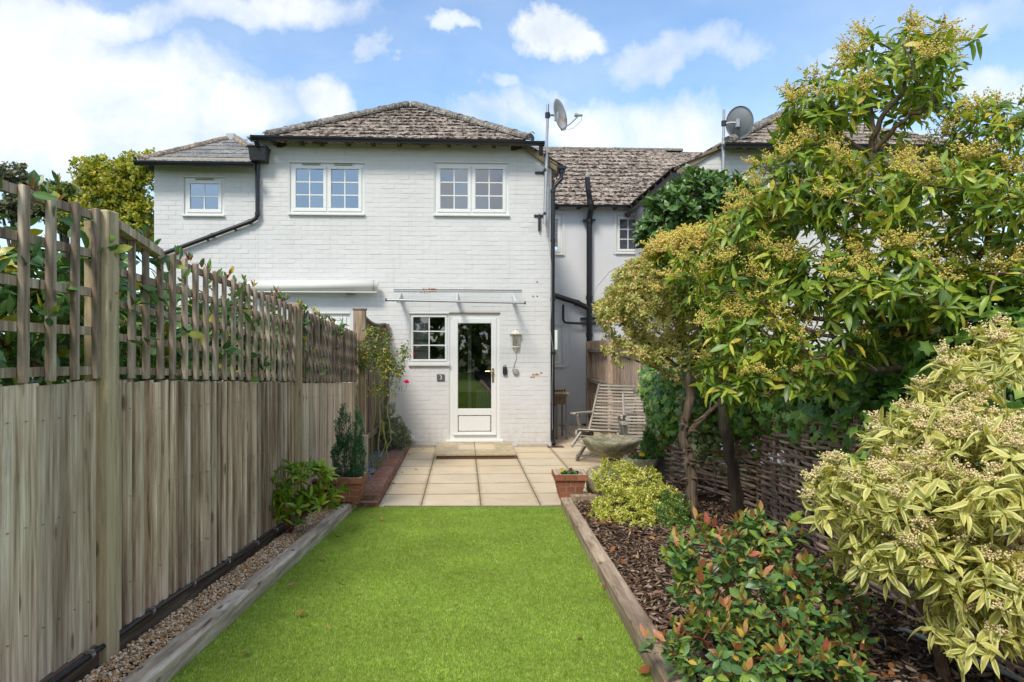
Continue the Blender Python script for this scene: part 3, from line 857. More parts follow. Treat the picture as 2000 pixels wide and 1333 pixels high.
LANCE = tplset(.28, 7, (.0, .5)); LANCE2 = tplset(.29, 8, (.0, .65), fold=(.1, .6)); OVAL = tplset(.52, 6, (.0, .35), .52); ROUND = tplset(.75, 4, (0, .3), .5, nseg=3)
SMALL = tplset(.48, 3, (.0, .2), .5, nseg=3); NEEDLE = tplset(.22, 3, (0, .2), .4, nseg=2); OVLONG = tplset(.42, 4, (.05, .35), .5)
def ivy_tpl(seed):
    r = random.Random(seed); pts = [(0, 0), (.0, .28), (-.12, .42), (.25, .40), (.52, .62), (.60, .26), (1, 0), (.60, -.26), (.52, -.62), (.25, -.40), (-.12, -.42), (0, -.28)]
    v = [(.35, 0, .05)] + [(x_ + r.uniform(-.04, .04), y_ + r.uniform(-.04, .04), -abs(y_) * .12 - .1 * x_ * x_) for x_, y_ in pts]
    uv = [(.5, .4)] + [(.5 + y_ * .8, max(0, x_)) for x_, y_ in pts]
    n_ = len(pts); return Tpl(v, [(0, 1 + (i + 1) % n_, 1 + i) for i in range(n_)], uv)
IVY = [ivy_tpl(s) for s in range(4)]
BUD = [ico(1, .7, .7, s, .1) for s in (21, 22)]

LEAF_MESH = {}
def leafmesh(tpls, mat):
    k = (id(tpls), mat.name)
    if k not in LEAF_MESH: LEAF_MESH[k] = [t.mesh('leaf', mat) for t in tpls]
    return LEAF_MESH[k]

class Skel:
    """limbs and twigs; later twigs root on the nearest earlier node"""
    def __init__(s): s.P = []; s.tubes = []
    def limb(s, pts, r0, r1, sub=5, wob=.012):
        pts = [Vector(p) for p in pts]; out = []
        for i in range(len(pts) - 1):
            p0 = pts[max(i - 1, 0)]; p1 = pts[i]; p2 = pts[i + 1]; p3 = pts[min(i + 2, len(pts) - 1)]
            for k in range(sub):
                t = k / sub
                q = .5 * ((2 * p1) + (p2 - p0) * t + (2 * p0 - 5 * p1 + 4 * p2 - p3) * t * t + (3 * p1 - p0 - 3 * p2 + p3) * t ** 3)
                out.append(q + Vector([random.uniform(-wob, wob) for _ in range(3)]))
        out.append(pts[-1]); m = len(out)
        s.tubes.append((out, [r0 + (r1 - r0) * i / (m - 1) for i in range(m)], 8))
        s.P += [tuple(q) for q in out[m // 6:]]
    def grow(s, targets, r=.0045, up=.25, base_node=None, addnodes=True, sides=4):
        P = np.array(s.P); order = None
        T_ = np.array(targets)
        d0 = np.min(np.linalg.norm(T_[:, None, :] - P[None, ::max(1, len(P) // 60)], axis=2), axis=1)
        order = np.argsort(d0)
        buf = np.empty((len(P) + 3 * len(T_) + 5, 3)); buf[:len(P)] = P; n = len(P)
        for i in order:
            t = T_[i]; dd = ((buf[:n] - t) ** 2).sum(1); j = int(np.argmin(dd)); a = Vector(buf[j]); b = Vector(t)
            L = (b - a).length
            if L < 1e-4: continue
            mid = a.lerp(b, .5) + Vector((random.uniform(-1, 1), random.uniform(-1, 1), random.uniform(-.4, 1) * 1 - up)) * L * .12
            q1 = a.lerp(mid, .55) if False else a.lerp(b, .25) + (mid - a.lerp(b, .5)) * .7
            q3 = a.lerp(b, .75) + (mid - a.lerp(b, .5)) * .7
            rr = r * (1 + min(2.2, L * 2.2))
            s.tubes.append(([a, q1, mid, q3, b], [rr * 1.2, rr, rr * .85, rr * .75, rr * .5], sides))
            if addnodes:
                for q in (q1, mid, q3): buf[n] = q; n += 1
        s.P = [tuple(p) for p in buf[:n]]
    def mb(s, k0=0, k1=None):
        m = MB()
        for (p, r, n_) in s.tubes[k0:k1]: m.tube(p, r, n_, cap=False)
        return m

def blob(px, py, rx, ry, d, rd=None, k=1.):
    c = PX(px, py, d); q = d / F
    return (np.array(c), np.array([rx * q, rd if rd is not None else rx * q, ry * q]), k)

def sample_blobs(blobs, n, shell=.62, power=2.2, lowcut=-.55, seed=1):
    r = np.random.default_rng(seed)
    wt = np.array([(b[1].prod()) ** (2 / 3) * b[2] for b in blobs]); wt /= wt.sum()
    pts, outw = [], []
    while len(pts) < n:
        b = blobs[r.choice(len(blobs), p=wt)]
        d = r.normal(size=3); d /= np.linalg.norm(d)
        if d[2] < lowcut and r.random() < .7: continue
        rad = shell + (1 - shell) * r.random() ** (1 / power)
        rad *= 1 + .10 * math.sin(7 * d[0] + 5 * d[2]) + r.normal(0, .04)
        p = b[0] + d * b[1] * rad
        deep = False
        for b2 in blobs:
            if b2 is not b and (((p - b2[0]) / b2[1]) ** 2).sum() < .30: deep = True
        if deep and r.random() < .75: continue
        pts.append(p); outw.append(d)
    return np.array(pts), np.array(outw)

def project(P):
    d = np.maximum(P[:, 1], .05)
    return CX + P[:, 0] / d * F, CY - (P[:, 2] - CH) / d * F, P[:, 1]

def shoots(P, O, per=(6, 9), L=(.07, .11), tilt=(55, 95), stem=.03, droop=.35, upb=.5, seed=3, jitter=.35):
    """leaves around each shoot tip: returns pos, R, scale, shoot dirs, leaf->shoot index"""
    r = np.random.default_rng(seed); n = len(P)
    S = O * .7 + np.array([0, 0, upb]) + r.normal(0, jitter, (n, 3)); S /= np.linalg.norm(S, axis=1, keepdims=True)
    cnt = r.integers(per[0], per[1] + 1, n); idx = np.repeat(np.arange(n), cnt); m = len(idx)
    s = S[idx]; a = np.cross(s, np.array([.13, .37, .92])); a /= np.linalg.norm(a, axis=1, keepdims=True) + 1e-9; b = np.cross(s, a)
    within = np.concatenate([np.arange(c) for c in cnt])
    phi = within * 2.39996 + r.uniform(0, 6.28, n)[idx] + r.normal(0, .2, m)
    th = np.radians(r.uniform(tilt[0], tilt[1], m)) * (1 - .35 * within / np.maximum(cnt[idx], 1) * 0)
    rad = np.cos(phi)[:, None] * a + np.sin(phi)[:, None] * b
    d = np.cos(th)[:, None] * s + np.sin(th)[:, None] * rad
    d[:, 2] -= droop * r.uniform(.3, 1.4, m); d /= np.linalg.norm(d, axis=1, keepdims=True)
    nn = s * 1.0 - d * (s * d).sum(1, keepdims=True) + r.normal(0, .22, (m, 3)); nn[:, 2] += .15
    pos = P[idx] - s * (stem * (within / np.maximum(cnt[idx] - 1, 1)))[:, None] + d * .004
    return pos, frames(d, nn), r.uniform(L[0], L[1], m), S, idx

def add_leaves(root, tpls, mat, pos, R, sc, nsingle=300, name='leaf', rest='foliage', seed=5, front=True, smooth=True, label=None):
    """up to nsingle largest-showing leaves as parts, the others joined as one part"""
    r = np.random.default_rng(seed); m = len(pos); which = r.integers(0, len(tpls), m)
    px, py, d = project(pos)
    sc1 = np.asarray(sc)
    sc3 = np.stack([sc1, sc1 * r.uniform(.72, 1.22, m), sc1 * r.uniform(.4, 1.7, m)], 1)
    score = sc1 / np.maximum(d, .2)
    inside = (px > 5) & (px < 1995) & (py > 5) & (py < 1328) & (d > .5)
    facing = np.abs((R[:, :, 2] * (pos - np.array([0, 0, CH])) / np.linalg.norm(pos - np.array([0, 0, CH]), axis=1, keepdims=True)).sum(1))
    if front: score = np.where(inside, score * (.35 + facing) * (1 + .6 * (d.mean() - d) / max(d.std(), .05) * .6), -1)
    single = np.zeros(m, bool)
    if nsingle:
        o = np.argsort(-score)[:nsingle]; o = o[score[o] > 0]; single[o] = True
        mes = leafmesh(tpls, mat)
        off = OFF[root.name]
        for i in np.where(single)[0]:
            ob = bpy.data.objects.new(name, mes[which[i]]); C.objects.link(ob); ob.parent = root
            M = Matrix(R[i].tolist()).to_4x4() @ Matrix.Diagonal(sc3[i].tolist()).to_4x4()
            M.translation = Vector(pos[i]) - off
            ob.matrix_local = M
    k = ~single
    if k.any():
        me = scatter_mesh(rest, tpls, which[k], pos[k] - np.array(OFF[root.name]), R[k], sc3[k], mat, smooth)
        o = bpy.data.objects.new(rest, me); C.objects.link(o); o.parent = root; o['kind'] = 'stuff'
        OFF[o.name] = OFF[root.name]
    return single

def panicles(root, P, S, mat, L=.09, stems=5, buds=12, bs=.0045, seed=9, spread=.6, droop=.1, name='flower_buds', stemmat=None):
    r = np.random.default_rng(seed); pos, sc, tubes = [], [], MB()
    for p, s in zip(P, S):
        for k in range(r.integers(max(2, stems - 2), stems + 2)):
            d = s * .8 + r.normal(0, spread, 3); d[2] = abs(d[2]) * .6 + .25; d /= np.linalg.norm(d)
            l = L * r.uniform(.6, 1.2); q = [p + d * l * t + np.array([0, 0, -droop * l * t * t]) for t in (0, .5, 1)]
            tubes.tube(q, [.0013, .001, .0006], 3, cap=False)
            for b in range(buds):
                t = .2 + .8 * b / buds
                pos.append(p + d * l * t + np.array([0, 0, -droop * l * t * t]) + r.normal(0, .006, 3)); sc.append(r.uniform(.7, 1.3) * bs)
    pos = np.array(pos)
    me = scatter_mesh(name, BUD, r.integers(0, 2, len(pos)), pos - np.array(OFF[root.name]), rot_rand(len(pos), 4), np.array(sc), mat)
    o = bpy.data.objects.new(name, me); C.objects.link(o); o.parent = root; o['kind'] = 'stuff'
    part('flower_stems', tubes, stemmat or Mt['twig_green'], root, kind='stuff')

# ------------------------------------------------------------------ houses
YF = 11.2            # facade plane
TH = .24
BH = .075; BL = .225

def wall_with_holes(x0, x1, z0, z1, holes, y0, y1):
    """wall panel between y0 (front) and y1 (back) with rectangular openings"""
    mb = MB()
    zs = sorted({z0, z1} | {min(max(h[i], z0), z1) for h in holes for i in (2, 3)})
    for a, b in zip(zs[:-1], zs[1:]):
        zc = (a + b) / 2; xs = [x0]
        for h in sorted(holes):
            if h[2] < zc < h[3]: xs += [h[0], h[1]]
        xs.append(x1)
        for i in range(0, len(xs), 2):
            if xs[i + 1] - xs[i] > 1e-4: mb.box(xs[i], xs[i + 1], y0, y1, a, b)
    return mb

def window(parent, x0, x1, z0, z1, y, cols, rows, ncase=1, sill=True, fw=.045, sashw=.055, glass='window_glass', vent=False, head=True, sl=.035, door=False, mat='upvc'):
    """UPVC casement window: frame, sash per light, glazing bars, panes, sill; y is the wall's face"""
    yf = y + .03
    mb = MB()
    mb.box(x0, x1, yf, yf + .06, z1 - fw, z1); mb.box(x0, x1, yf, yf + .06, z0, z0 + fw)
    mb.box(x0, x0 + fw, yf, yf + .06, z0 + fw, z1 - fw); mb.box(x1 - fw, x1, yf, yf + .06, z0 + fw, z1 - fw)
    for i in range(1, ncase):
        xm = x0 + (x1 - x0) * i / ncase; mb.box(xm - .018, xm + .018, yf, yf + .06, z0 + fw, z1 - fw)
    fr = part('window', mb, Mt[mat], parent)
    wi = (x1 - x0) / ncase
    for i in range(ncase):
        a = x0 + wi * i + (fw - .008 if i == 0 else .008); b = x0 + wi * (i + 1) - (fw - .008 if i == ncase - 1 else .008)
        c, d = z0 + fw - .008, z1 - fw + .008; ys = yf - .018
        s_ = MB(); w_ = sashw
        s_.cbox(a, b, ys, ys + .05, d - w_, d, .006); s_.cbox(a, b, ys, ys + .05, c, c + w_, .006)
        s_.cbox(a, a + w_, ys, ys + .05, c + w_ - .002, d - w_ + .002, .006); s_.cbox(b - w_, b, ys, ys + .05, c + w_ - .002, d - w_ + .002, .006)
        part('sash', s_, Mt[mat], fr)
        ga, gb, gc, gd = a + w_, b - w_, c + w_, d - w_
        bars = MB(); bw = .009
        for k in range(1, cols):
            xm = ga + (gb - ga) * k / cols; bars.box(xm - bw, xm + bw, ys + .012, ys + .03, gc, gd)
        zs = [gc + (gd - gc) * k / rows for k in range(rows + 1)]; xs = [ga + (gb - ga) * k / cols for k in range(cols + 1)]
        for k in range(1, rows): bars.box(ga, gb, ys + .0135, ys + .0285, zs[k] - bw, zs[k] + bw)
        if len(bars.v): part('glazing_bar', bars, Mt[mat], fr)
        for k in range(cols):
            for l in range(rows):
                p_ = MB(); tx = random.uniform(-.003, .003); tz_ = random.uniform(-.003, .003)
                yy_ = ys + .022
                p_.add([(xs[k], yy_ + tx, zs[l]), (xs[k + 1], yy_ - tx, zs[l]), (xs[k + 1], yy_ - tx + tz_, zs[l + 1]), (xs[k], yy_ + tx + tz_, zs[l + 1])], [(0, 1, 2, 3)])
                part('pane', p_, Mt[glass], fr)
    if sill:
        s_ = MB(); s_.cbox(x0 - .02, x1 + .02, y - .045, y + .05, z0 - sl, z0 - .002, .006); part('sill', s_, Mt['stone_sill'], fr)
    if head:
        s_ = MB(); s_.box(x0 - .01, x1 + .01, y - .012, y + .028, z1 + .002, z1 + .022); part('head_bead', s_, Mt['stone_sill'], fr)
    if vent:
        for i in range(ncase):
            xm = x0 + wi * (i + .5) + (.04 if i == 0 and ncase > 1 else (-.04 if ncase > 1 else 0)); s_ = MB(); s_.box(xm - .14, xm + .14, yf - .022, yf - .001, z1 - .028, z1 - .01); part('trickle_vent', s_, Mt['grey_plastic'], fr)
    return fr

def rect(px0, px1, py0, py1, Y=YF):
    a = FX(px0, py0, Y); b = FX(px1, py1, Y); return (a[0], b[0], b[2], a[2])

def tiled_plane(roof, o, ux, uz, poly_fn, tw, gauge, ncols, nrows, mat, stag=True, thick=.018, seed=0, maxn=300, lift=.012, u0=0):
    """interlocking tiles: o origin at the eave, ux along the eave, uz up the slope (unit vectors); poly_fn(row centre s)->(umin,umax)"""
    r = random.Random(seed); o = Vector(o); ux = Vector(ux); uz = Vector(uz); nz = ux.cross(uz).normalized()
    mes = []
    for k in range(4):
        m = MB(); g = .0025
        m.cbox(-tw / 2 + g, tw / 2 - g, -.0, gauge + .045, 0, thick, .004, jit=.002); me = m.mesh('roof_tile'); setmat(me, mat); mes.append(me)
    rest = MB(); cnt = 0
    tilt = math.atan(thick / gauge) * 1.05
    for j in range(nrows):
        s0 = j * gauge; smid = s0 + gauge * .5
        lo, hi = poly_fn(smid)
        lo2, hi2 = poly_fn(s0)
        off = (tw / 2 if (j % 2 and stag) else 0)
        for i in range(-2, ncols + 3):
            a = u0 + i * tw + off; b = a + tw
            lo_, hi_ = min(lo, lo2), max(hi, hi2)
            if b < lo_ + .02 or a > hi_ - .02: continue
            B = Matrix((ux, uz, nz)).transposed().to_4x4()
            full = a >= lo_ - .001 and b <= hi_ + .001
            jit = r.uniform(-.003, .003)
            M = Matrix.Translation(o + ux * ((a + b) / 2) + uz * (s0 + jit) + nz * (lift + r.uniform(0, .003))) @ B @ Matrix.Rotation(-tilt, 4, 'X') @ Matrix.Rotation(r.uniform(-.006, .006), 4, 'Z')
            if full and cnt < maxn:
                piece('tile', r.choice(mes), roof, M); cnt += 1
            else:
                aa, bb = max(a, lo_), min(b, hi_); c_ = (a + b) / 2
                if bb - aa < .03: continue
                if full: rest.cbox(aa - c_ + .002, bb - c_ - .002, 0, gauge + .045, 0, thick, .004, M=M)
                else:
                    mq = MB(); mq.cbox(aa - c_ + .002, bb - c_ - .002, 0, gauge + .045, 0, thick, .004, M=M)
                    if cnt < maxn: part('tile', mq, mat, roof); cnt += 1
                    else: rest.add(mq.v, mq.f)
    if len(rest.v): part('tiling', rest, mat, roof, kind='stuff')

def ridge_run(roof, a, b, mat, r0=.085, L=.42, gap=.0, seed=0):
    a = Vector(a); b = Vector(b); d = (b - a); n = max(1, int(d.length / L)); d.normalize(); L = (b - a).length / n
    side = d.cross(Vector((0, 0, 1))).normalized(); up = side.cross(d).normalized()
    rr = random.Random(seed)
    for i in range(n):
        mb = MB(); s0 = a + d * (i * L + .0); s1 = a + d * ((i + 1) * L + .02)
        rings = []
        for (p, r) in ((s0, r0 * 1.08), (s0 + d * .05, r0 * 1.08), (s0 + d * .055, r0), (s1, r0 * .97)):
            ring = []
            for k in range(9):
                an = math.pi * (k / 8) * 1.15 - math.pi * .075
                ring.append(p + side * math.cos(an) * r + up * (math.sin(an) * r * .8 - .03 + rr.uniform(-.004, .004)))
            rings.append(ring)
        vs = [v for q in rings for v in q]; fs = []
        for q in range(3):
            for k in range(8): fs.append((q * 9 + k, q * 9 + k + 1, (q + 1) * 9 + k + 1, (q + 1) * 9 + k))
        fs.append(tuple(range(9))); fs.append(tuple(range(27, 36))[::-1])
        mb.add(vs, fs); part('ridge_tile', mb, mat, roof, smooth=False)

def moss_lumps(roof, fn, n, seed=0, s=(.012, .035)):
    r = np.random.default_rng(seed); P = np.array([fn(r) for _ in range(n)])
    S = np.stack([r.uniform(s[0], s[1], n) * 1.5, r.uniform(s[0], s[1], n) * .8, r.uniform(s[0], s[1], n) * .45], 1)
    az = r.normal(0, .35, n); d = np.stack([np.cos(az), np.sin(az) * .3, np.sin(az) * .2], 1)
    me = scatter_mesh('moss', peb, r.integers(0, 3, n), P - np.array(OFF[roof.name]), frames(d, np.tile([[0, -.5, .85]], (n, 1)) + r.normal(0, .2, (n, 3))), S, Mt['moss'])
    o = bpy.data.objects.new('moss', me); C.objects.link(o); o.parent = roof; o['kind'] = 'stuff'

def half_round_gutter(a, b, r=.055, n=8):
    mb = MB(); a = Vector(a); b = Vector(b); d = (b - a).normalized(); side = d.cross(Vector((0, 0, 1))).normalized(); up = Vector((0, 0, 1))
    rings = []
    for p in (a, b):
        for rr in (r, r * .86):
            rings.append([p + side * math.cos(math.pi + math.pi * k / n) * rr + up * math.sin(math.pi + math.pi * k / n) * rr for k in range(n + 1)])
    A, Ai, B, Bi = rings; m = n + 1; vs = A + Ai + B + Bi; fs = []
    for k in range(n):
        fs += [(k, k + 1, 2 * m + k + 1, 2 * m + k), (m + k, 3 * m + k, 3 * m + k + 1, m + k + 1)]
    fs += [(0, 2 * m, 3 * m, m), (n, m + n, 3 * m + n, 2 * m + n), tuple(range(m)), tuple(range(2 * m, 3 * m))[::-1]]
    mb.add(vs, fs)
    # joints
    L = (b - a).length; k = max(1, int(L / 1.1))
    for i in range(k + 1):
        p = a + d * (L * i / k)
        ring = [p + side * math.cos(math.pi + math.pi * q / n) * r * 1.12 + up * math.sin(math.pi + math.pi * q / n) * r * 1.12 for q in range(n + 1)]
        mb.ext([q - d * .02 for q in ring] + [p - d * .02 + side * r * 1.1, p - d * .02 - side * r * 1.1][:0], d * .04)
    return mb

def rooms(parent, x0, x1, z0, z1, depth, mat='room_dark', y=YF + TH):
    mb = MB(); y1 = y + depth
    mb.add([(x0, y, z0), (x1, y, z0), (x1, y1, z0), (x0, y1, z0), (x0, y, z1), (x1, y, z1), (x1, y1, z1), (x0, y1, z1)],
           [(3, 2, 1, 0), (4, 5, 6, 7), (2, 3, 7, 6), (0, 4, 7, 3), (1, 2, 6, 5)])
    return part('room', mb, Mt[mat], parent)

# ---- measurements of the main wing
XL = fx(505, YF); XR = fx(1077, YF)                     # facade edges
ZT = fz(283, YF)                                        # top of the wall under the eaves
XC = fx(1022, YF); ZLOW = FX(1085, 331, YF)[2]          # where the verge starts to fall, and the low eave level
W_up1 = rect(566, 711, 318, 418); W_up2 = rect(849, 993, 318, 420); W_gr = rect(800, 876, 613, 709); D_ = rect(878, 976, 613, 860)
W_small = rect(359, 437, 347, 420); W_hid = rect(600, 683, 613, 870)
house = thing('house', 'white painted brick rear wing with mossy hipped roof and half glazed door', 'house', (fx(790, YF), YF, 0))
DBOT = .085
holes = [W_up1, W_up2, W_gr, (D_[0], D_[1], DBOT, D_[3]), (W_hid[0], W_hid[1], 0.05, W_hid[3])]
holes = [(a, b, c, d) for a, b, c, d in holes]
mb = wall_with_holes(XL, XR, -.3, ZLOW, holes, YF + .0035, YF + TH)
mb2 = wall_with_holes(XL, XC, ZLOW, ZT, [h for h in holes if h[3] > ZLOW], YF + .0035, YF + TH)
mb.add(mb2.v, mb2.f)
mb.ext([(XC, YF + .0035, ZLOW), (XR, YF + .0035, ZLOW), (XC, YF + .0035, ZT)], (0, TH - .012, 0))
# side walls
mb.box(XR - TH, XR, YF + TH + .001, 14.4, -.3, ZLOW)
wall_o = part('wall', mb, Mt['painted_brick'], house)

# ---- brickwork
def brickwork(parent, wallp, x0, x1, ztop_fn, holes, special=None, focus=None, maxn=300, zmin=0., seed=1, extra=None):
    r = random.Random(seed); full = []; cut = MB(); j = 0
    z = zmin
    while z < 6:
        if z > max(ztop_fn(x0), ztop_fn((x0 + x1) / 2), ztop_fn(x1)): break
        off = (BL / 2 if j % 2 else 0); i = 0; x = x0 - BL + off
        while x < x1:
            a, b = x, x + BL - .003; x += BL
            segs = [(max(a, x0), min(b, x1))]
            for h in holes:
                if h[2] - .003 < z + BH - .012 and h[3] + .003 > z + .002:
                    ns = []
                    for (p, q) in segs:
                        if q <= h[0] or p >= h[1]: ns.append((p, q))
                        else:
                            if p < h[0]: ns.append((p, h[0] - .001))
                            if q > h[1]: ns.append((h[1] + .001, q))
                    segs = ns
            for (p, q) in segs:
                if q - p < .02: continue
                zt = min(ztop_fn(p), ztop_fn(q)); zb = min(z + BH - .0055, zt)
                if zb - z < .015: continue
                dy = r.uniform(-.0012, .0014)
                if q - p > BL - .008 and zb - z > BH - .009: full.append(((p + q) / 2, z + (BH - .0055) / 2, dy))
                else: cut.cbox(p, q, YF + dy, YF + .03, z, zb, .0026)
        z += BH; j += 1
    fc = focus or (0, 0)
    full.sort(key=lambda t: (t[0] - fc[0]) ** 2 + ((t[1] - fc[1])) ** 2)
    mes = []
    for k in range(4):
        m = MB(); m.cbox(-(BL - .003) / 2, (BL - .003) / 2, 0, .03, -(BH - .0055) / 2, (BH - .0055) / 2, .0018, jit=.0011); me = m.mesh('brick'); setmat(me, Mt['painted_brick']); mes.append(me)
    m = MB(); m.cbox(-(BL - .005) / 2, (BL - .005) / 2, 0, .03, -(BH - .007) / 2, (BH - .007) / 2, .003, jit=.002); red = m.mesh('bare_brick'); setmat(red, Mt['exposed_brick'])
    special = special or []
    cnt = 0
    for t in full:
        sp = any(abs(t[0] - s[0]) < BL * .5 and abs(t[1] - s[1]) < BH * .52 for s in special)
        if sp or cnt < maxn:
            o = piece('brick', red if sp else r.choice(mes), parent, Matrix.Translation((t[0], YF + t[2], t[1])) @ Matrix.Rotation(r.uniform(-.012, .012), 4, 'Z') @ Matrix.Rotation(r.uniform(-.006, .006), 4, 'Y'))
            if sp: o['label'] = 'bare red brick with flaked paint'
            cnt += 1
        else: cut.cbox(t[0] - (BL - .003) / 2, t[0] + (BL - .003) / 2, YF + t[2], YF + .03, t[1] - (BH - .0055) / 2, t[1] + (BH - .007) / 2, .0026, jit=.0016)
    part('brickwork', cut, Mt['painted_brick'], parent, kind='stuff')

def ztop(x):
    if x <= XC: return ZT
    return ZT + (ZLOW - ZT) * (x - XC) / (XR - XC)
sp = [(FX(827, 565, YF)[0], FX(827, 565, YF)[2])]
h2 = [(a - .012, b + .012, c, d) for a, b, c, d in holes]
brickwork(wall_o, None, XL, XR, ztop, h2, special=sp, focus=(.55, 1.3))
# paint flaked off parts of bricks near the corner
fl = MB()
for (px, py, wd, ht) in ((1046, 732, 20, 5), (1040, 737, 10, 3), (1057, 729, 8, 4), (1083, 350, 6, 6), (829, 571, 20, 4)):
    p = FX(px, py, YF); q = wd / 122 / 2; h_ = ht / 122 / 2
    pts = [(p[0] + q * math.cos(a) * random.uniform(.7, 1.1), YF - .0045, p[2] + h_ * math.sin(a) * random.uniform(.7, 1.1)) for a in [k * math.pi / 5 for k in range(10)]]
    fl.ext(pts, (0, .0025, 0))
part('flaked_patch', fl, Mt['exposed_brick'], wall_o)
# plinth lip of pale mortar along the base
mb = MB()
for (a, b) in ((fx(806, YF), fx(850, YF)), (fx(1010, YF), fx(1070, YF))): mb.cbox(a, b, YF - .035, YF + .01, -.01, .05, .01)
part('plinth', mb, Mt['pale_concrete'], house)

window(house, *W_up1, YF, 2, 3, 2, vent=True); window(house, *W_up2, YF, 2, 3, 2)
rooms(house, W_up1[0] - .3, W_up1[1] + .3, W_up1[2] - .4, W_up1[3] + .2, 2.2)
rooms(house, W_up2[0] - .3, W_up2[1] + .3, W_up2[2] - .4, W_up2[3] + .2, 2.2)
for W_ in (W_up1, W_up2):
    mb = MB(); n_ = 40
    vs = []
    for i in range(n_ + 1):
        x_ = W_[0] - .02 + (W_[1] - W_[0] + .04) * i / n_; yy_ = YF + TH + .03 + .02 * math.sin(i * 1.7) + .01 * math.sin(i * 3.1)
        vs += [(x_, yy_, W_[2] - .05), (x_, yy_, W_[3] + .05)]
    mb.add(vs, [(2 * i, 2 * i + 2, 2 * i + 3, 2 * i + 1) for i in range(n_)]); part('curtain', mb, Mt['net_curtain'], house, smooth=True)
kw = window(house, W_gr[0], W_gr[1], W_gr[2], W_gr[3], YF, 2, 3, 1, fw=.03, sashw=.035, glass='door_glass', sl=.05)
# hidden patio window behind the fence
window(house, W_hid[0], W_hid[1], .06, W_hid[3], YF, 1, 1, 2, fw=.06, sashw=.06, glass='door_glass', sill=False)

# kitchen / hall behind door and window
kx0, kx1 = W_gr[0] - .5, XR - TH - .02
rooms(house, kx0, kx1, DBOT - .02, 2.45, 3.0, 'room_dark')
mb = MB(); mb.box(kx0 + .01, kx1 - .01, YF + TH, YF + TH + 2.9, DBOT - .018, DBOT); part('room_floor', mb, Mt['room_floor'], house)
mb = MB()
sx_ = W_gr[0] + .02
for k in range(4): mb.cbox(sx_ + .012, sx_ + .28, YF + .10, YF + .19, 1.38 + .17 * k, 1.395 + .17 * k, .004)
mb.box(sx_ + .012, sx_ + .28, YF + .191, YF + .20, W_gr[2] + .02, W_gr[3] - .02)
part('shelves', mb, Mt['pale_shelf'], house)
mb = MB(); mb.cbox(sx_ + .40, sx_ + .62, YF + .04, YF + .10, W_gr[2] + .055, W_gr[2] + .075, .006); part('red_bowl', mb, Mt['exposed_brick'], house)
# radiator and door edge seen through the glass
mb = MB()
for k in range(9): mb.cbox(D_[1] - .36 + k * .035, D_[1] - .33 + k * .035, YF + 1.0, YF + 1.05, .25, .85, .008)
part('radiator', mb, Mt['pale_shelf'], house)
mb = MB(); mb.cbox(D_[0] + .30, D_[0] + .36, YF + .9, YF + .98, DBOT, 2.1, .005); part('inner_door_edge', mb, Mt['pale_shelf'], house)

# door
fwx = .055
mb = MB(); yf = YF + .02
mb.cbox(D_[0] - .005, D_[1] + .005, yf, yf + .08, D_[3] - .075, D_[3], .006)
mb.cbox(D_[0] - .005, D_[0] + fwx, yf, yf + .08, DBOT, D_[3] - .076, .006); mb.cbox(D_[1] - fwx, D_[1] + .005, yf, yf + .08, DBOT, D_[3] - .076, .006)
mb.cbox(D_[0] - .06, D_[1] + .06, YF - .07, yf + .08, DBOT - .004, DBOT + .035, .008); mb.cbox(D_[0] + .05, D_[1] - .05, yf, yf + .08, DBOT + .03, FX(900, 851, YF)[2] + .01, .006)
door = part('door', mb, Mt['upvc'], house)
L_ = (D_[0] + .05, D_[1] - .05, FX(900, 851, YF)[2], D_[3] - .07); Gd_ = rect(894, 960, 627, 798.5)
Gd_ = (L_[0] + .085, L_[1] - .085, Gd_[2], L_[3] - .085)
ys = yf - .012
mb = MB(); zb = L_[2]
mb.cbox(L_[0], L_[0] + .085, ys, ys + .06, zb, L_[3], .008); mb.cbox(L_[1] - .085, L_[1], ys, ys + .06, zb, L_[3], .008)
mb.cbox(L_[0] + .083, L_[1] - .083, ys, ys + .06, L_[3] - .085, L_[3], .008)
zp0, zp1 = fz(844, YF, 930), fz(812, YF, 930)
mb.cbox(L_[0] + .083, L_[1] - .083, ys, ys + .06, zp1, Gd_[2], .008); mb.cbox(L_[0] + .083, L_[1] - .083, ys, ys + .06, zb, zp0, .008)
part('leaf_frame', mb, Mt['upvc'], door)
mb = MB(); mb.cbox(L_[0] + .095, L_[1] - .095, ys + .012, ys + .05, zp0 + .008, zp1 - .008, .012); part('panel', mb, Mt['upvc'], door)
mb = MB(); mb.add([(Gd_[0], ys + .03, Gd_[2]), (Gd_[1], ys + .03, Gd_[2]), (Gd_[1], ys + .03, Gd_[3]), (Gd_[0], ys + .03, Gd_[3])], [(0, 1, 2, 3)]); part('pane', mb, Mt['door_glass'], door)
mb = MB(); mb.cbox(L_[0] + .01, L_[1] - .01, ys - .03, ys, zb + .005, zb + .03, .006); part('weather_bar', mb, Mt['upvc'], door)
hx = FX(963, 733, YF)[0]; hz = fz(733, YF, 963)
mb = MB(); mb.cbox(hx - .016, hx + .016, ys - .012, ys, hz - .12, hz + .11, .005)
mb.tube([(hx, ys - .01, hz + .06), (hx, ys - .055, hz + .06)], .010, 8); mb.tube([(hx + .004, ys - .055, hz + .06), (hx - .06, ys - .058, hz + .062), (hx - .125, ys - .052, hz + .058)], [.012, .010, .009], 8)
mb.tube([(hx, ys - .02, hz - .045), (hx, ys - .008, hz - .045)], .010, 10)
part('handle', mb, Mt['brass'], door)
# door / window common head
mb = MB(); mb.box(W_gr[0] - .01, D_[1] + .01, YF - .010, YF + .019, D_[3] + .003, D_[3] + .020); part('head_bead', mb, Mt['verge_timber'], house)

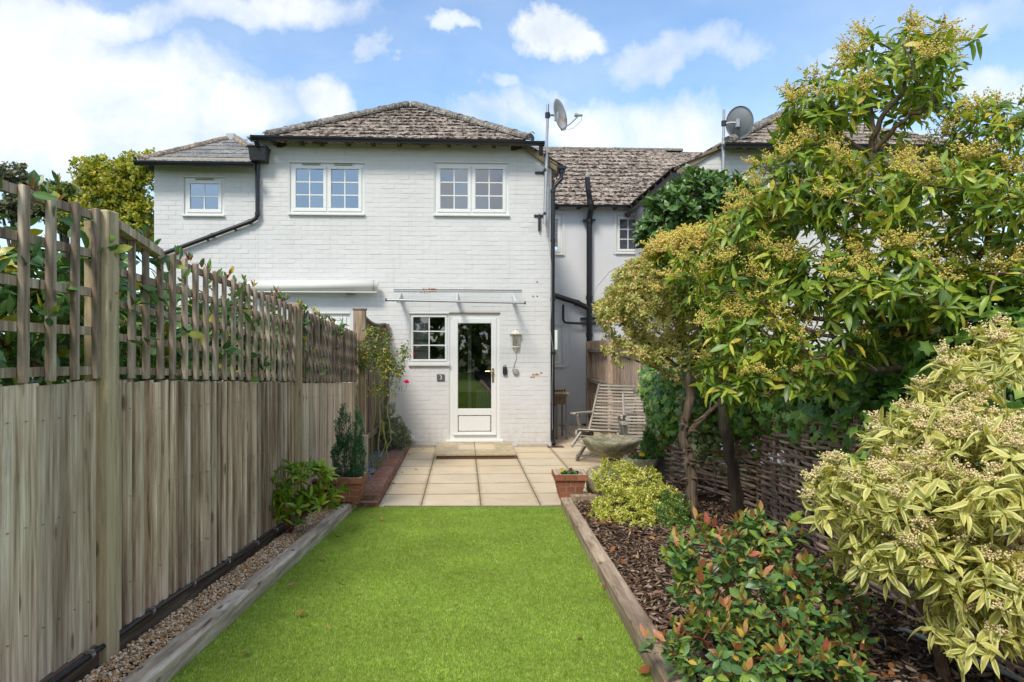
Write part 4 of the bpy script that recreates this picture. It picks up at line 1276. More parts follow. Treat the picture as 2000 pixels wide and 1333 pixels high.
# ---- hipped roof of the main wing
EY = 10.95
EZ = fz(271, EY, 800); EX0 = fx(522, EY); EX1 = fx(1037, EY)
AP = FX(795, 206, 13.1)                                   # apex of the front hip
AP = Vector(((EX0 + EX1) / 2, 13.1, FX(795, 208, 13.1)[2]))
roof_base = MB()
EYi = EY + .02; Zb = EZ - .03
RB = 18.0
A_, B_ = Vector((EX0, EYi, Zb)), Vector((EX1, EYi, Zb)); rz_ = AP.z - .03
slope = (AP.z - EZ) / (AP.x - EX0)
xe = fx(1100, YF)                                        # low eave on the right
zlow = Zb - (xe - EX1) * slope * .95
roof_base.add([A_, B_, (AP.x, AP.y, rz_), (AP.x, RB, rz_), (EX0, RB, Zb), (xe, YF - .08, zlow), (xe, RB, zlow), (EX1, YF - .08, Zb)],
              [(0, 1, 2), (0, 2, 3, 4), (1, 7, 5, 6, 3, 2), (0, 4, 6, 5, 7, 1)])
roof = part('roof', roof_base, Mt['roof_tile'], house)
sl = Vector((0, AP.y - EY, AP.z - EZ)); sL = sl.length; su = sl.normalized(); half = (EX1 - EX0) / 2
def pf(s_): t = s_ / sL; return (-half * (1 - t) + half, half * (1 - t) + half)
tiled_plane(roof, (EX0, EY - .03, EZ - .02), (1, 0, 0), su, pf, .262, .232, 20, int(sL / .232) + 1, Mt['roof_tile'], seed=4)
ridge_run(roof, (EX0 + .01, EY - .02, EZ + .045), (AP.x - .09, AP.y - .06, AP.z + .03), Mt['ridge_tile'], seed=1, r0=.095, L=.33)
ridge_run(roof, (EX1 - .01, EY - .02, EZ + .045), (AP.x + .09, AP.y - .06, AP.z + .03), Mt['ridge_tile'], seed=2, r0=.095, L=.33)
mb = MB(); mb.box(AP.x - .06, AP.x + .06, AP.y - .1, AP.y + .3, AP.z - .1, AP.z + .06); part('lead_saddle', mb, Mt['lead'], roof)
def mf(r):
    j = r.integers(0, 12); s_ = (j + r.uniform(-.1, .25)) * .232; t = min(max(s_ / sL, 0), .97); u_ = r.uniform(-1, 1) * half * (1 - t)
    p = Vector((EX0 + half + u_, EY - .03, EZ - .02)) + su * s_; return (p.x, p.y - .01, p.z + .028)
moss_lumps(roof, mf, 520, 3, (.014, .036))
for (px_, sgn) in ((524, -1), (1033, 1)):                # curled hip irons
    p = FX(px_, 262, EY); mb = MB()
    mb.tube([p + Vector((sgn * (.0 + .045 * (1 - math.cos(a))) * 1, 0, -.03 + .06 * a / 3 + .035 * math.sin(a * 1.3))) for a in [k * .5 for k in range(10)]], .008, 6)
    part('hip_iron', mb, Mt['galvanised'], roof)
# soffit, rafter ends, gutter, verge
mb = MB(); mb.box(XL - .12, XC + .02, YF - .22, YF + .02, ZT + .005, ZT + .03); part('soffit', mb, Mt['soffit_paint'], house)
for px_ in (588, 626, 679, 728, 779, 826, 877, 927, 965, 535):
    x_ = fx(px_, YF - .12); mb = MB(); mb.cbox(x_ - .03, x_ + .03, YF - .24, YF + .02, ZT - .05, ZT + .004, .004); part('rafter_end', mb, Mt['dark_timber'], house)
for (a, b) in ((fx(541, YF), fx(560, YF)), (fx(998, YF), fx(1020, YF))):
    mb = MB(); mb.ext([(a, YF - .02, ZT - .01), (b, YF - .02, ZT - .01), (b, YF - .02, ZT - .05), (a + .06, YF - .02, ZT - .085), (a, YF - .02, ZT - .085)], (0, .018, 0)); part('wall_plate', mb, Mt['dark_timber'], house)
gz = fz(271.5, EY - .05); gx0, gx1 = fx(493, EY - .05), fx(1061, EY - .05)
part('gutter', half_round_gutter((gx0, EY - .05, gz + .0), (gx1, EY - .05, gz - .035), .062), Mt['black_plastic'], house, smooth=False)
mb = MB(); a = Vector((XC - .02, YF - .05, ZT + .03)); b = Vector((fx(1087, YF), YF - .05, ZLOW + .035)); dd = Vector((0, 0, -.085))
mb.ext([a, b, b + dd, a + dd], (0, .05, 0)); part('verge_board', mb, Mt['verge_timber'], house)
mb = MB(); mb.ext([a + Vector((0, 0, .002)), b + Vector((.02, 0, .002)), b + Vector((.02, 0, .03)), a + Vector((0, 0, .03))], (0, .06, 0)); part('verge_tile_edge', mb, Mt['roof_tile'], house)

# ---- left side wing
XLL = fx(301, YF); ZTL = fz(325, YF)
wing = thing('house', 'lower white brick side wing with one small window and grey slate roof', 'house', (fx(400, YF), YF, 0))
hw = [W_small]
mb = wall_with_holes(XLL, XL - .0005, -.3, ZTL, hw, YF + .0035, YF + TH); mb.box(XLL, XLL + TH, YF + TH + .001, 15, -.3, ZTL)
wl = part('wall', mb, Mt['white_render'], wing)
brickwork(wl, None, XLL, XL - .0005, lambda x: ZTL, [(a - .012, b + .012, c, d) for a, b, c, d in hw], focus=(fx(400, YF), fz(400, YF)), seed=5, zmin=1.05, maxn=300)
window(wing, *W_small, YF, 2, 2, 1, vent=True)
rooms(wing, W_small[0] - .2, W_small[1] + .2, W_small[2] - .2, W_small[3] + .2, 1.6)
LE0, LE1 = fx(273, EY), fx(640, EY); LEZ = fz(316, EY, 400)
LA = Vector(((LE0 + fx(640, EY)) / 2, 12.6, FX(452, 272, 12.6)[2])); LA.x = FX(452, 272, 12.6)[0]
rb = MB(); zb_ = LEZ - .03
rb.add([(LE0, EY + .02, zb_), (XL - .05, EY + .02, zb_), (XL - .05, 12.0, LEZ + (LA.z - LEZ) * .62 - .03), (LA.x, LA.y, LA.z - .03), (LA.x, RB, LA.z - .03), (LE0, RB, zb_), (XL - .05, RB, zb_ + .3)],
       [(0, 1, 2, 3), (0, 3, 4, 5), (3, 2, 6, 4)])
wroof = part('roof', rb, Mt['new_slate'], wing)
sl = Vector((0, LA.y - EY, LA.z - LEZ)); sL2 = sl.length; su2 = sl.normalized(); hl = LA.x - LE0; rr_ = XL - .04 - LE0
def pf2(s_): t = s_ / sL2; return (hl * t, min(rr_, hl + 1.6 * (1 - t)))
tiled_plane(wroof, (LE0, EY - .03, LEZ - .02), (1, 0, 0), su2, pf2, .42, .30, 8, int(sL2 / .30) + 1, Mt['new_slate'], seed=8, thick=.012)
ridge_run(wroof, (LE0 + .01, EY - .02, LEZ + .035), (LA.x - .05, LA.y - .05, LA.z + .02), Mt['brown_ridge'], seed=3, r0=.075, L=.36)
e2 = FX(488, 285, 11.9); ridge_run(wroof, (LA.x + .10, LA.y - .05, LA.z + .02), (e2[0], 11.9, e2[2]), Mt['brown_ridge'], seed=4, r0=.075, L=.36)
mb = MB(); mb.cbox(LA.x - .06, LA.x + .1, LA.y - .12, LA.y + .2, LA.z - .06, LA.z + .075, .02); part('lead_saddle', mb, Mt['lead'], wroof)
p = FX(271, 309, EY); mb = MB(); mb.tube([p + Vector((0, 0, -.05)), p + Vector((-.03, 0, .02)), p + Vector((-.06, 0, .045))], .008, 6); part('hip_iron', mb, Mt['galvanised'], wroof)
part('gutter', half_round_gutter((fx(266, EY - .05), EY - .05, fz(317, EY - .05, 380)), (fx(494, EY - .05), EY - .05, fz(317, EY - .05, 380) - .01), .058), Mt['black_plastic'], wing)
for px_ in (363, 413, 422, 474, 292):
    x_ = fx(px_, YF - .1); mb = MB(); mb.cbox(x_ - .035, x_ + .035, YF - .2, YF + .02, ZTL - .045, ZTL + .004, .004); part('rafter_end', mb, Mt['dark_timber'], wing)
mb = MB(); mb.box(LE0 + .08, XL - .01, YF - .2, YF + .01, ZTL + .005, ZTL + .03); part('soffit', mb, Mt['soffit_paint'], wing)
mb = MB(); mb.ext([(XLL - .25, EY + .06, ZTL + .03), (XLL, YF + .3, ZTL - .18), (XLL, YF + .3, ZTL + .0), (XLL, EY + .06, ZTL + .03)], (0, .04, 0)); part('eave_bracket', mb, Mt['dark_timber'], wing)

# ---- rear block between the wings
YB = 14.4; XB0, XB1 = XR - .05, 3.62
XN = fx(1335, YF)                                         # neighbour's side wall
rear = thing('house', 'white rendered rear block set back between the wings under brown tiles', 'house', (2.2, YB, 0))
ZB = fz(402, YB)
def rectX(px0, px1, py0, py1, Y): return rect(px0, px1, py0, py1, Y)
wr = rect(1204, 1250, 421, 494, YB); wa = (fx(1060, YB), fx(1098, YB), fz(495, YB), fz(418, YB)); wb = (fx(1060, YB), fx(1098, YB), fz(715, YB), fz(636, YB))
mb = wall_with_holes(XB0, XN + .3, -.3, ZB + .02, [wr, wa, wb], YB, YB + TH); part('wall', mb, Mt['white_render'], rear)
window(rear, *wr, YB, 2, 3, 1, vent=False, sashw=.045, fw=.04)
window(rear, *wa, YB, 1, 1, 1, glass='door_glass'); window(rear, *wb, YB, 1, 1, 1, glass='door_glass')
rooms(rear, wr[0] - .2, wr[1] + .2, wr[2] - .2, wr[3] + .2, 1.5, y=YB + TH)
mb = MB(); mb.box(wr[0], wr[1], YB + .16, YB + .17, wr[2] + .25, wr[3]); part('blind', mb, Mt['blind'], rear)
for W_ in (wr, wa, wb):                                   # raised plaster surrounds
    mb = MB(); a, b, c, d = W_; e = .06
    mb.box(a - e, b + e, YB - .018, YB - .001, d + .024, d + .024 + e); mb.box(b + .002, b + e, YB - .018, YB - .001, c - .04, d + .0235); mb.box(a - e, a - .002, YB - .018, YB - .001, c - .04, d + .0235)
    part('plaster_surround', mb, Mt['white_render'], rear)
RE = YB - .22; REZ = fz(399, RE); RR = FX(1200, 293, 17.0)
rb = MB(); rb.add([(XB0 - .3, RE + .02, REZ - .03), (XN + .8, RE + .02, REZ - .03), (XN + 3.5, 17.0, RR[2] - .03), (XB0 - 2, 17.0, RR[2] - .03), (XN + .8, 20, REZ), (XB0 - .3, 20, REZ)], [(0, 1, 2, 3), (3, 2, 4, 5)])
rroof = part('roof', rb, Mt['roof_tile'], rear)
sl = Vector((0, 17.0 - RE, RR[2] - REZ)); sL3 = sl.length; su3 = sl.normalized()
def pf3(s_): return (0, XN + 1.4 - XB0 + .3)
tiled_plane(rroof, (XB0 - .3, RE - .02, REZ - .02), (1, 0, 0), su3, pf3, .262, .236, 22, int(sL3 / .236) + 1, Mt['roof_tile'], seed=12)
ridge_run(rroof, (XB0 - .2, 17.0, RR[2] + .02), (XN + 1.8, 17.0, RR[2] + .02), Mt['ridge_tile'], seed=6, r0=.08, L=.40)
def mf3(r):
    j = r.integers(0, int(sL3 / .236)); s_ = (j + r.uniform(-.1, .25)) * .236; p = Vector((r.uniform(XB0 - .1, XN + .8), RE - .02, REZ - .02)) + su3 * s_; return (p.x, p.y - .01, p.z + .028)
moss_lumps(rroof, mf3, 900, 13, (.014, .040))
part('gutter', half_round_gutter((XB0 + .05, RE - .04, REZ - .0), (XN + .02, RE - .04, REZ - .0), .05), Mt['black_plastic'], rear)
for px_ in (1088, 1131, 1161, 1202, 1238):
    x_ = fx(px_, YB - .1); mb = MB(); mb.cbox(x_ - .035, x_ + .035, YB - .2, YB + .01, ZB - .06, ZB + .0, .004); part('rafter_end', mb, Mt['dark_timber'], rear)

# ---- neighbour's wing on the right
nb = thing('house', "neighbouring white brick wing half hidden by the shrubs, dish on its roof", 'house', (fx(1600, YF), YF, 0))
NX1 = XN + (XR - XL) + .3; NZT = ZT; NXC = fx(1400, YF)
wn = rect(1455, 1560, 338, 420); wn2 = rect(1740, 1880, 330, 425)
hn = [wn, wn2]
mb = wall_with_holes(XN, NX1, -.3, ZLOW, hn, YF + .0035, YF + TH); mb2 = wall_with_holes(NXC, NX1, ZLOW, NZT, hn, YF + .0035, YF + TH); mb.add(mb2.v, mb2.f)
mb.ext([(XN, YF + .0035, ZLOW), (NXC, YF + .0035, ZLOW), (NXC, YF + .0035, NZT)], (0, TH - .012, 0))
mb.box(XN, XN + TH, YF + TH + .001, YB, -.3, ZLOW)
nw = part('wall', mb, Mt['white_render'], nb)
def ztn(x): return NZT if x >= NXC else ZLOW + (NZT - ZLOW) * max(0, (x - XN)) / (NXC - XN)
brickwork(nw, None, XN, NX1, ztn, [(a - .012, b + .012, c, d) for a, b, c, d in hn], special=[(fx(1375, YF), fz(332, YF)), (fx(1352, YF), fz(345, YF))], focus=(fx(1420, YF), fz(350, YF)), zmin=1.2, seed=9, maxn=200)
window(nb, *wn, YF, 2, 3, 2); window(nb, *wn2, YF, 2, 3, 2)
for W_ in hn: rooms(nb, W_[0] - .2, W_[1] + .2, W_[2] - .2, W_[3] + .2, 1.5, 'room_light')
NE0 = fx(1420, EY); NE1 = NE0 + (EX1 - EX0); NAP = Vector(((NE0 + NE1) / 2, 13.1, AP.z)); nxe = XN - .16
rb = MB(); rb.add([(NE0, EYi, Zb), (NE1, EYi, Zb), (NAP.x, 13.1, rz_), (NAP.x, RB, rz_), (NE1, RB, Zb), (nxe, YF - .08, zlow), (nxe, RB, zlow), (NE0, YF - .08, Zb)],
                  [(0, 1, 2), (1, 4, 3, 2), (0, 2, 3, 6, 5, 7), (0, 7, 5, 6, 4, 1)])
nroof = part('roof', rb, Mt['roof_tile'], nb)
nEL = Vector((0, 13.1 - EY, AP.z - EZ)); 
tiled_plane(nroof, (NE0, EY - .03, EZ - .02), (1, 0, 0), nEL.normalized(), pf, .262, .232, 20, int(nEL.length / .232) + 1, Mt['roof_tile'], seed=14, maxn=120)
ridge_run(nroof, (NE0 + .01, EY - .02, EZ + .045), (NAP.x - .05, 13.0, AP.z + .03), Mt['ridge_tile'], seed=7, r0=.095, L=.33)
part('gutter', half_round_gutter((NE0 - .05, EY - .05, gz - .02), (NE1 + .1, EY - .05, gz), .062), Mt['black_plastic'], nb)
mb = MB(); mb.box(NXC - .02, NX1, YF - .22, YF + .01, NZT + .005, NZT + .03); part('soffit', mb, Mt['soffit_paint'], nb)
mb = MB(); a = Vector((XN - .12, YF - .05, ZLOW + .0)); b = Vector((NXC + .02, YF - .05, NZT + .03)); dd = Vector((0, 0, -.085))
mb.ext([a, b, b + dd, a + dd], (0, .05, 0)); part('verge_board', mb, Mt['verge_timber'], nb)
mb = MB(); mb.ext([a + Vector((-.03, 0, .003)), b + Vector((0, 0, .003)), b + Vector((0, 0, .035)), a + Vector((-.03, 0, .035))], (0, .06, 0)); part('verge_tile_edge', mb, Mt['roof_tile'], nb)
# side gutter running back, with rafters
sgz = fz(346, YF, 1335) + .01
part('gutter', half_round_gutter((XN - .17, YF - .12, sgz + .02), (XN - .17, YB - .06, sgz), .06), Mt['black_plastic'], nb)
for k in range(7):
    y_ = YF + .15 + k * .45; mb = MB(); mb.cbox(XN - .16, XN + .01, y_, y_ + .06, ZLOW - .02, ZLOW + .05, .004); part('rafter_end', mb, Mt['dark_timber'], nb)
mb = MB(); mb.box(XN - .17, XN + .01, YF + .02, YB, ZLOW + .052, ZLOW + .07); part('side_soffit', mb, Mt['dark_timber'], nb)

# ------------------------------------------------------------------ pipes and fixtures
BP = Mt['black_plastic']
def pipe(name, label, segs, clips=(), r=.034, extra=None, group=None, mat=None):
    p0 = segs[0][0]; t = thing(name, label, 'drainpipe', tuple(segs[0][-1]), group=group)
    for pts in segs:
        mb = MB(); mb.tube(pts, r if not isinstance(pts, tuple) else pts, 12); part('pipe', mb, mat or BP, t, smooth=False)
        for q in pts[1:-1]:
            pass
    for (c, ax, rr) in clips:
        mb = MB(); c = Vector(c); a = Vector(ax); mb.tube([c - a * .022, c + a * .022], rr, 12); part('collar', mb, BP, t)
    return t
YP = YF - .065
# left hopper and pipe
P1 = [FX(503, 311, YP), FX(503, 420, YP), FX(500, 427, YP), FX(492, 432, YP), FX(300, 503, YP)]
t = pipe('drainpipe', 'black drainpipe from the hopper, bending left across the side wing wall', [P1],
         [(FX(503, 418, YP), (0, 0, 1), .042), (FX(503, 330, YP), (0, 0, 1), .042), (FX(415, 460.5, YP), (.93, 0, .35), .042), (FX(488, 433.5, YP), (.93, 0, .35), .042)])
for px_ in (407, 461):
    p = FX(px_, 463 - (px_ - 407) * .37 + 6, YF); mb = MB(); mb.cbox(p[0] - .012, p[0] + .012, YF - .06, YF, p[2] - .02, p[2] + .012, .003); part('wall_clip', mb, BP, t)
hp = thing('rainwater_hopper', 'dark square rainwater hopper between the two roofs', 'hopper', tuple(FX(503, 311, YP)))
a = FX(486, 288, YF - .2); b = FX(521, 311, YF - .2)
mb = MB(); cx_, cz0, cz1 = (a[0] + b[0]) / 2, b[2], a[2]; hw_ = (b[0] - a[0]) / 2
v = []
for (z_, k) in ((cz0 - .02, .86), (cz1, 1.)):
    v += [(cx_ - hw_ * k, YF - .27 * k + .02, z_), (cx_ + hw_ * k, YF - .27 * k + .02, z_), (cx_ + hw_ * k, YF - .01, z_), (cx_ - hw_ * k, YF - .01, z_)]
mb.add(v, [(0, 3, 2, 1), (4, 5, 6, 7), (0, 1, 5, 4), (1, 2, 6, 5), (2, 3, 7, 6), (3, 0, 4, 7)])
part('box', mb, Mt['black_iron'], hp)
mb = MB(); mb.cbox(cx_ - hw_ - .012, cx_ + hw_ + .012, YF - .265, YF - .005, cz1 - .002, cz1 + .022, .004); part('rim', mb, BP, hp)
mb = MB(); g_ = FX(497, 273, EY - .05); mb.tube([g_ + Vector((.02, 0, -.02)), g_ + Vector((.04, .03, -.08)), (cx_, YF - .14, cz1 + .02)], .036, 10); part('spout', mb, BP, hp)
# right corner pipe
P2 = [FX(1097, 334, YP), FX(1096, 350, YP), FX(1083, 364, YP), FX(1080, 372, YP), FX(1079, 860, YP), FX(1082, 868, YP - .06)]
t = pipe('drainpipe', 'tall black drainpipe down the right corner of the white wing', [P2],
         [(FX(1080, y_, YP), (0, 0, 1), .043) for y_ in (374, 470, 585, 690, 790)] + [(FX(1097, 336, YP), (0, 0, 1), .05)])
mb = MB(); p = FX(1097, 329, YP); mb.cbox(p[0] - .07, p[0] + .07, YP - .07, YP + .07, p[2] - .03, p[2] + .03, .01); part('gutter_outlet', mb, BP, t)
mb = MB(); p = FX(1057, 283, EY - .05); mb.tube([p + Vector((0, 0, .03)), p + Vector((0, .02, -.08)), p + Vector((.01, .12, -.12))], .034, 10)
part('gutter_end_spout', mb, BP, house)
mb = MB()
def cbl(pts, r=.0045): mb.tube([FX(x_, y_, YP - .035) for x_, y_ in pts], r, 5)
cbl([(1066, 440), (1073, 480), (1077, 520), (1077, 600), (1074, 640), (1080, 680), (1078, 760), (1079, 840)])
solo('cable', mb, Mt['grey_plastic'], 'thin grey aerial cable clipped down the corner drainpipe', 'cable', tuple(FX(1078, 840, YP - .035)))
mb = MB(); mb.cbox(fx(1068, YF), fx(1100, YF), YF - .16, YF + .06, -.004, .006, .003)
solo('drain_cover', mb, Mt['red_brick_dark'], 'small rusty drain cover at the foot of the corner drainpipe', 'drain cover', (fx(1084, YF), YF - .1, 0))

# vent stack on the rear block
YS = YB - .12
def S(px, py, o=0): return FX(px, py, YS - o)
t = thing('vent_stack', 'thick black soil stack with side branches on the rear block', 'soil pipe', tuple(S(1150, 828)))
mb = MB(); mb.tube([S(1147, 347, .3), S(1149, 372, .3), S(1153, 396, .26), S(1155, 408, .12), S(1151, 428), S(1151, 828)], [.052, .056, .058, .058, .06, .06], 14); part('pipe', mb, BP, t)
mb = MB(); mb.lathe([(.05, -.02), (.052, .02), (.03, .05), (.012, .10), (.004, .14)], tuple(S(1147, 345, .3)), 10); part('cowl', mb, Mt['grey_plastic'], t)
for y_ in (396, 432, 582, 655): mb = MB(); q = S(1151 + (2 if y_ < 400 else 0), y_, .26 if y_ < 400 else 0); mb.tube([q - Vector((0, 0, .04)), q + Vector((0, 0, .04))], .072, 14); part('collar', mb, BP, t)
mb = MB(); mb.tube([S(1078, 576), S(1128, 592), S(1148, 602)], .056, 12); part('branch', mb, BP, t)
mb = MB(); mb.tube([S(1152, 604), S(1165, 592), S(1195, 583)], .05, 12); part('branch', mb, BP, t)
mb = MB(); q = S(1127, 592); mb.tube([q + Vector((-.05, 0, .012)), q + Vector((.05, 0, -.015))], .066, 12); part('collar', mb, BP, t)
mb = MB(); mb.tube([S(1100, 597, -.05), S(1100, 600), S(1100, 624), S(1103, 630), S(1110, 631), S(1150, 633), S(1182, 631)], .026, 10); part('waste_pipe', mb, BP, t)
for (y_, wd) in ((430, 24), (622, 34), (592, 0)):
    if wd: mb = MB(); q = S(1151, y_); mb.cbox(q[0] - wd * .0052, q[0] + wd * .0052, YS - .03, YS + .12, q[2] - .018, q[2] + .018, .004); part('bracket', mb, BP, t)
mb = MB(); q = S(1150, 829); mb.cbox(q[0] - .13, q[0] + .08, YS - .1, YS + .1, -.004, .03, .01); part('foot', mb, BP, t)
mb = MB(); mb.tube([FX(1107, 600, YB - .01), FX(1113, 632, YB - .01), FX(1113, 700, YB - .01), FX(1108, 717, YB - .01), FX(1098, 716, YB - .01)], .006, 5)
mb.tube([FX(1254, 497, YB - .01), FX(1190, 530, YB - .01), FX(1165, 560, YB - .01), FX(1157, 580, YB - .01)], .004, 5)
solo('cable', mb, Mt['upvc'], 'thin white wires across the rendered rear wall beside the soil stack', 'cable', tuple(FX(1107, 700, YB)))

# retractable awning cassette
YA = YF - .15
a, b = FX(486, 559, YA), FX(736, 558, YA)
t = thing('awning', 'closed white retractable awning in its tube above the fence', 'awning', tuple((a + b) / 2))
mb = MB(); mb.tube([a, b], .082, 20); part('cassette', mb, Mt['awning_white'], t, smooth=True)
mb = MB(); mb.tube([b + Vector((-.05, 0, 0)), b + Vector((-.035, 0, 0))], .086, 20); part('band', mb, Mt['grey_plastic'], t)
mb = MB(); mb.tube([b, b + Vector((.02, 0, 0))], [.086, .07], 20); part('end_cap', mb, Mt['awning_white'], t)
for k in (.1, .78):
    p = a.lerp(b, k); mb = MB(); mb.cbox(p[0] - .06, p[0] + .06, YA - .02, YF, p[2] - .13, p[2] - .06, .01); part('bracket', mb, Mt['grey_plastic'], t)
p = FX(672, 569, YA); mb = MB(); mb.box(a[0], b[0], YA - .05, YA + .04, a[2] - .098, a[2] - .084); part('front_rail', mb, Mt['awning_white'], t)

# glass door canopy
t = thing('door_canopy', 'flat clear door canopy with thin steel front bar over the white door', 'canopy', tuple(FX(893, 580, YF - .35)))
c0, c1 = FX(769, 569, YF - .005), FX(1019, 570, YF - .005); b0, b1 = FX(754, 586, YF - .68), FX(1025.5, 592, YF - .68)
mb = MB(); n_ = Vector((0, 0, .005)); mb.ext([c0 + Vector((.0, 0, 0)), c1, b1 + Vector((-.04, .02, .01)), b0 + Vector((.06, .02, .01))], n_); part('sheet', mb, Mt['canopy_sheet'], t)
mb = MB(); mb.tube([b0, b1], .019, 12); part('front_bar', mb, Mt['aluminium'], t)
mb = MB(); mb.tube([b0 + Vector((-.01, 0, 0)), b0 + Vector((.012, 0, 0))], .023, 12); mb.tube([b1 + Vector((-.012, 0, 0)), b1 + Vector((.01, 0, 0))], .023, 12); part('bar_cap', mb, Mt['black_plastic'], t)
mb = MB(); mb.ext([c0 + Vector((0, 0, .012)), c1 + Vector((0, 0, .012)), c1 + Vector((0, 0, .002)), c0 + Vector((0, 0, .002))], (0, -.008, 0)); part('wall_rail', mb, Mt['stone_sill'], t)
for px_ in (783, 893, 1001):
    xw = fx(px_ , YF); xb = xw
    mb = MB(); pw = Vector((xw, YF - .005, c0.z - .02)); pf_ = Vector((xw, YF - .66, b0.z + (b1.z - b0.z) * .5 + .005))
    mb.ext([pw + Vector((-.012, 0, 0)), pw + Vector((-.012, 0, -.16)), pf_ + Vector((-.012, .12, -.02)), pf_ + Vector((-.012, 0, 0))], (.024, 0, 0)); part('bracket', mb, Mt['clear_sheet_edge'], t)
mb = MB(); q0 = FX(769, 566.5, YF - .006); q1 = FX(1019, 567.5, YF - .006); mb.tube([q0, q0.lerp(q1, .5) + Vector((0, 0, .004)), q1], .006, 5); part('sealant', mb, Mt['black_iron'], t)

# wall lantern
lc = FX(1007, 664, YF); LYc = YF - .10
t = thing('wall_lantern', 'cream half lantern on the wall to the right of the door', 'wall light', tuple(lc))
lx = lc[0]; z0_, z1_ = fz(685, YF - .1, 1007), fz(645, YF - .1, 1007); zz0, zz1 = fz(677, YF - .1, 1007), fz(653, YF - .1, 1007)
mb = MB(); mb.cbox(lx - .05, lx + .05, YF - .025, YF, zz0 - .03, zz1 + .03, .006); part('back_plate', mb, Mt['cream_metal'], t)
def halfring(r, z, n=6): return [(lx + r * math.cos(math.pi + math.pi * k / n), YF - .025 + r * math.sin(math.pi + math.pi * k / n), z) for k in range(n + 1)]
mb = MB(); prof = [(.088, zz1 - .005), (.086, zz1 + .01), (.06, zz1 + .04), (.022, zz1 + .062), (.016, zz1 + .075), (.022, zz1 + .083), (.004, z1_ + .03)]
rings = [halfring(r, z) for r, z in prof]; m_ = 7
mb.add([v for q in rings for v in q], [(i * m_ + k, i * m_ + k + 1, (i + 1) * m_ + k + 1, (i + 1) * m_ + k) for i in range(len(rings) - 1) for k in range(6)] + [tuple(range(m_))])
for k in range(7):
    p = halfring(.09, zz1 - .002)[k]; mb.cbox(p[0] - .008, p[0] + .008, p[1] - .008, p[1] + .008, p[2], p[2] + .022, .003)
part('roof', mb, Mt['cream_metal'], t)
mb = MB(); prof = [(.060, zz0 + .004), (.062, zz0 - .008), (.045, zz0 - .03), (.022, zz0 - .045), (.012, zz0 - .06), (.016, zz0 - .07), (.003, zz0 - .085)]
rings = [halfring(r, z) for r, z in prof]
mb.add([v for q in rings for v in q], [(i * m_ + k, (i + 1) * m_ + k, (i + 1) * m_ + k + 1, i * m_ + k + 1) for i in range(len(rings) - 1) for k in range(6)] + [tuple(range(m_))[::-1]]); part('cup', mb, Mt['cream_metal'], t)
mb = MB()
for k in range(7):
    a_ = halfring(.056, zz0)[k]; b_ = halfring(.070, zz1)[k]; mb.tube([a_, b_], .0055, 5)
part('cage_bars', mb, Mt['cream_metal'], t)
mb = MB(); r1 = halfring(.052, zz0 + .004); r2 = halfring(.066, zz1 - .006); mb.add(r1 + r2, [(k, k + 1, 7 + k + 1, 7 + k) for k in range(6)]); part('glass', mb, Mt['window_glass'], t)
mb = MB(); mb.lathe([(.008, 0), (.016, .03), (.02, .06), (.012, .09), (.002, .1)], (lx, YF - .05, zz0 + .01), 8); part('bulb', mb, Mt['bulb_glass'], t)
mb = MB(); mb.tube([FX(1007, 686, YF - .012), FX(1009, 700, YF - .01), FX(1006, 708, YF - .01), FX(1003, 718, YF - .02)], .005, 5); part('flex', mb, Mt['grey_plastic'], t)
# junction box, key safe, number plaque
p = FX(1007, 726, YF); mb = MB(); mb.lathe([(.05, 0), (.05, .035), (.042, .045), (.0, .048)], (0, 0, 0), 16)
M_ = Matrix.Translation(p) @ Matrix.Rotation(math.pi / 2, 4, 'X'); mb.v = [tuple(M_ @ Vector(v)) for v in mb.v]
mb.cbox(p[0] - .052, p[0] - .02, YF - .04, YF, p[2] + .01, p[2] + .05, .006)
solo('junction_box', mb, Mt['grey_plastic'], 'round grey outdoor electrical box below the wall lantern', 'junction box', tuple(p))
p = FX(986, 724, YF); t = thing('key_safe', 'small black key safe with hook between door and lantern', 'key safe', tuple(p))
mb = MB(); mb.cbox(p[0] - .034, p[0] + .034, YF - .05, YF, p[2] - .07, p[2] + .06, .012); part('body', mb, Mt['black_iron'], t)
mb = MB(); mb.tube([p + Vector((-.02, -.025, .055)), p + Vector((-.015, -.025, .085)), p + Vector((.012, -.025, .085)), p + Vector((.016, -.025, .055))], .005, 6); part('shackle', mb, Mt['black_iron'], t)
a, b = FX(853.5, 731.5, YF), FX(868.5, 744.5, YF); t = thing('house_number', 'small dark slate plaque with pale numeral 3 left of the door', 'house number', tuple((a + b) / 2))
mb = MB(); mb.cbox(a[0], b[0], YF - .018, YF - .004, b[2], a[2], .003); part('plaque', mb, Mt['plaque_slate'], t)
fc = bpy.data.curves.new('numeral', 'FONT'); fc.body = '3'; fc.size = .095; fc.extrude = .0015; fc.align_x = 'CENTER'; fc.align_y = 'CENTER'
fo = bpy.data.objects.new('numeral_tmp', fc); me = bpy.data.meshes.new_from_object(fo); bpy.data.objects.remove(fo)
setmat(me, Mt['numeral_paint']); fo = bpy.data.objects.new('numeral', me); C.objects.link(fo); fo.parent = t
q = (a + b) / 2 - OFF[t.name]; fo.location = (q[0], YF - .0195 - OFF[t.name][1], q[2]); fo.rotation_euler = (math.pi / 2, 0, 0)
p = FX(806, 857, YF); mb = MB(); mb.cbox(p[0] - .045, p[0] + .045, YF - .07, YF - .01, p[2] - .035, p[2] + .05, .01)
solo('outdoor_socket', mb, Mt['stone_sill'], 'small beige box low on the wall beside the grey green bush', 'socket', tuple(p))
mb = MB()
for (x_, y_) in ((1049, 551), (1041, 579), (1049, 579), (757, 237)):
    if y_ > 300: q = FX(x_, y_, YF); mb.cbox(q[0] - .009, q[0] + .009, YF - .008, YF, q[2] - .009, q[2] + .009, .002)
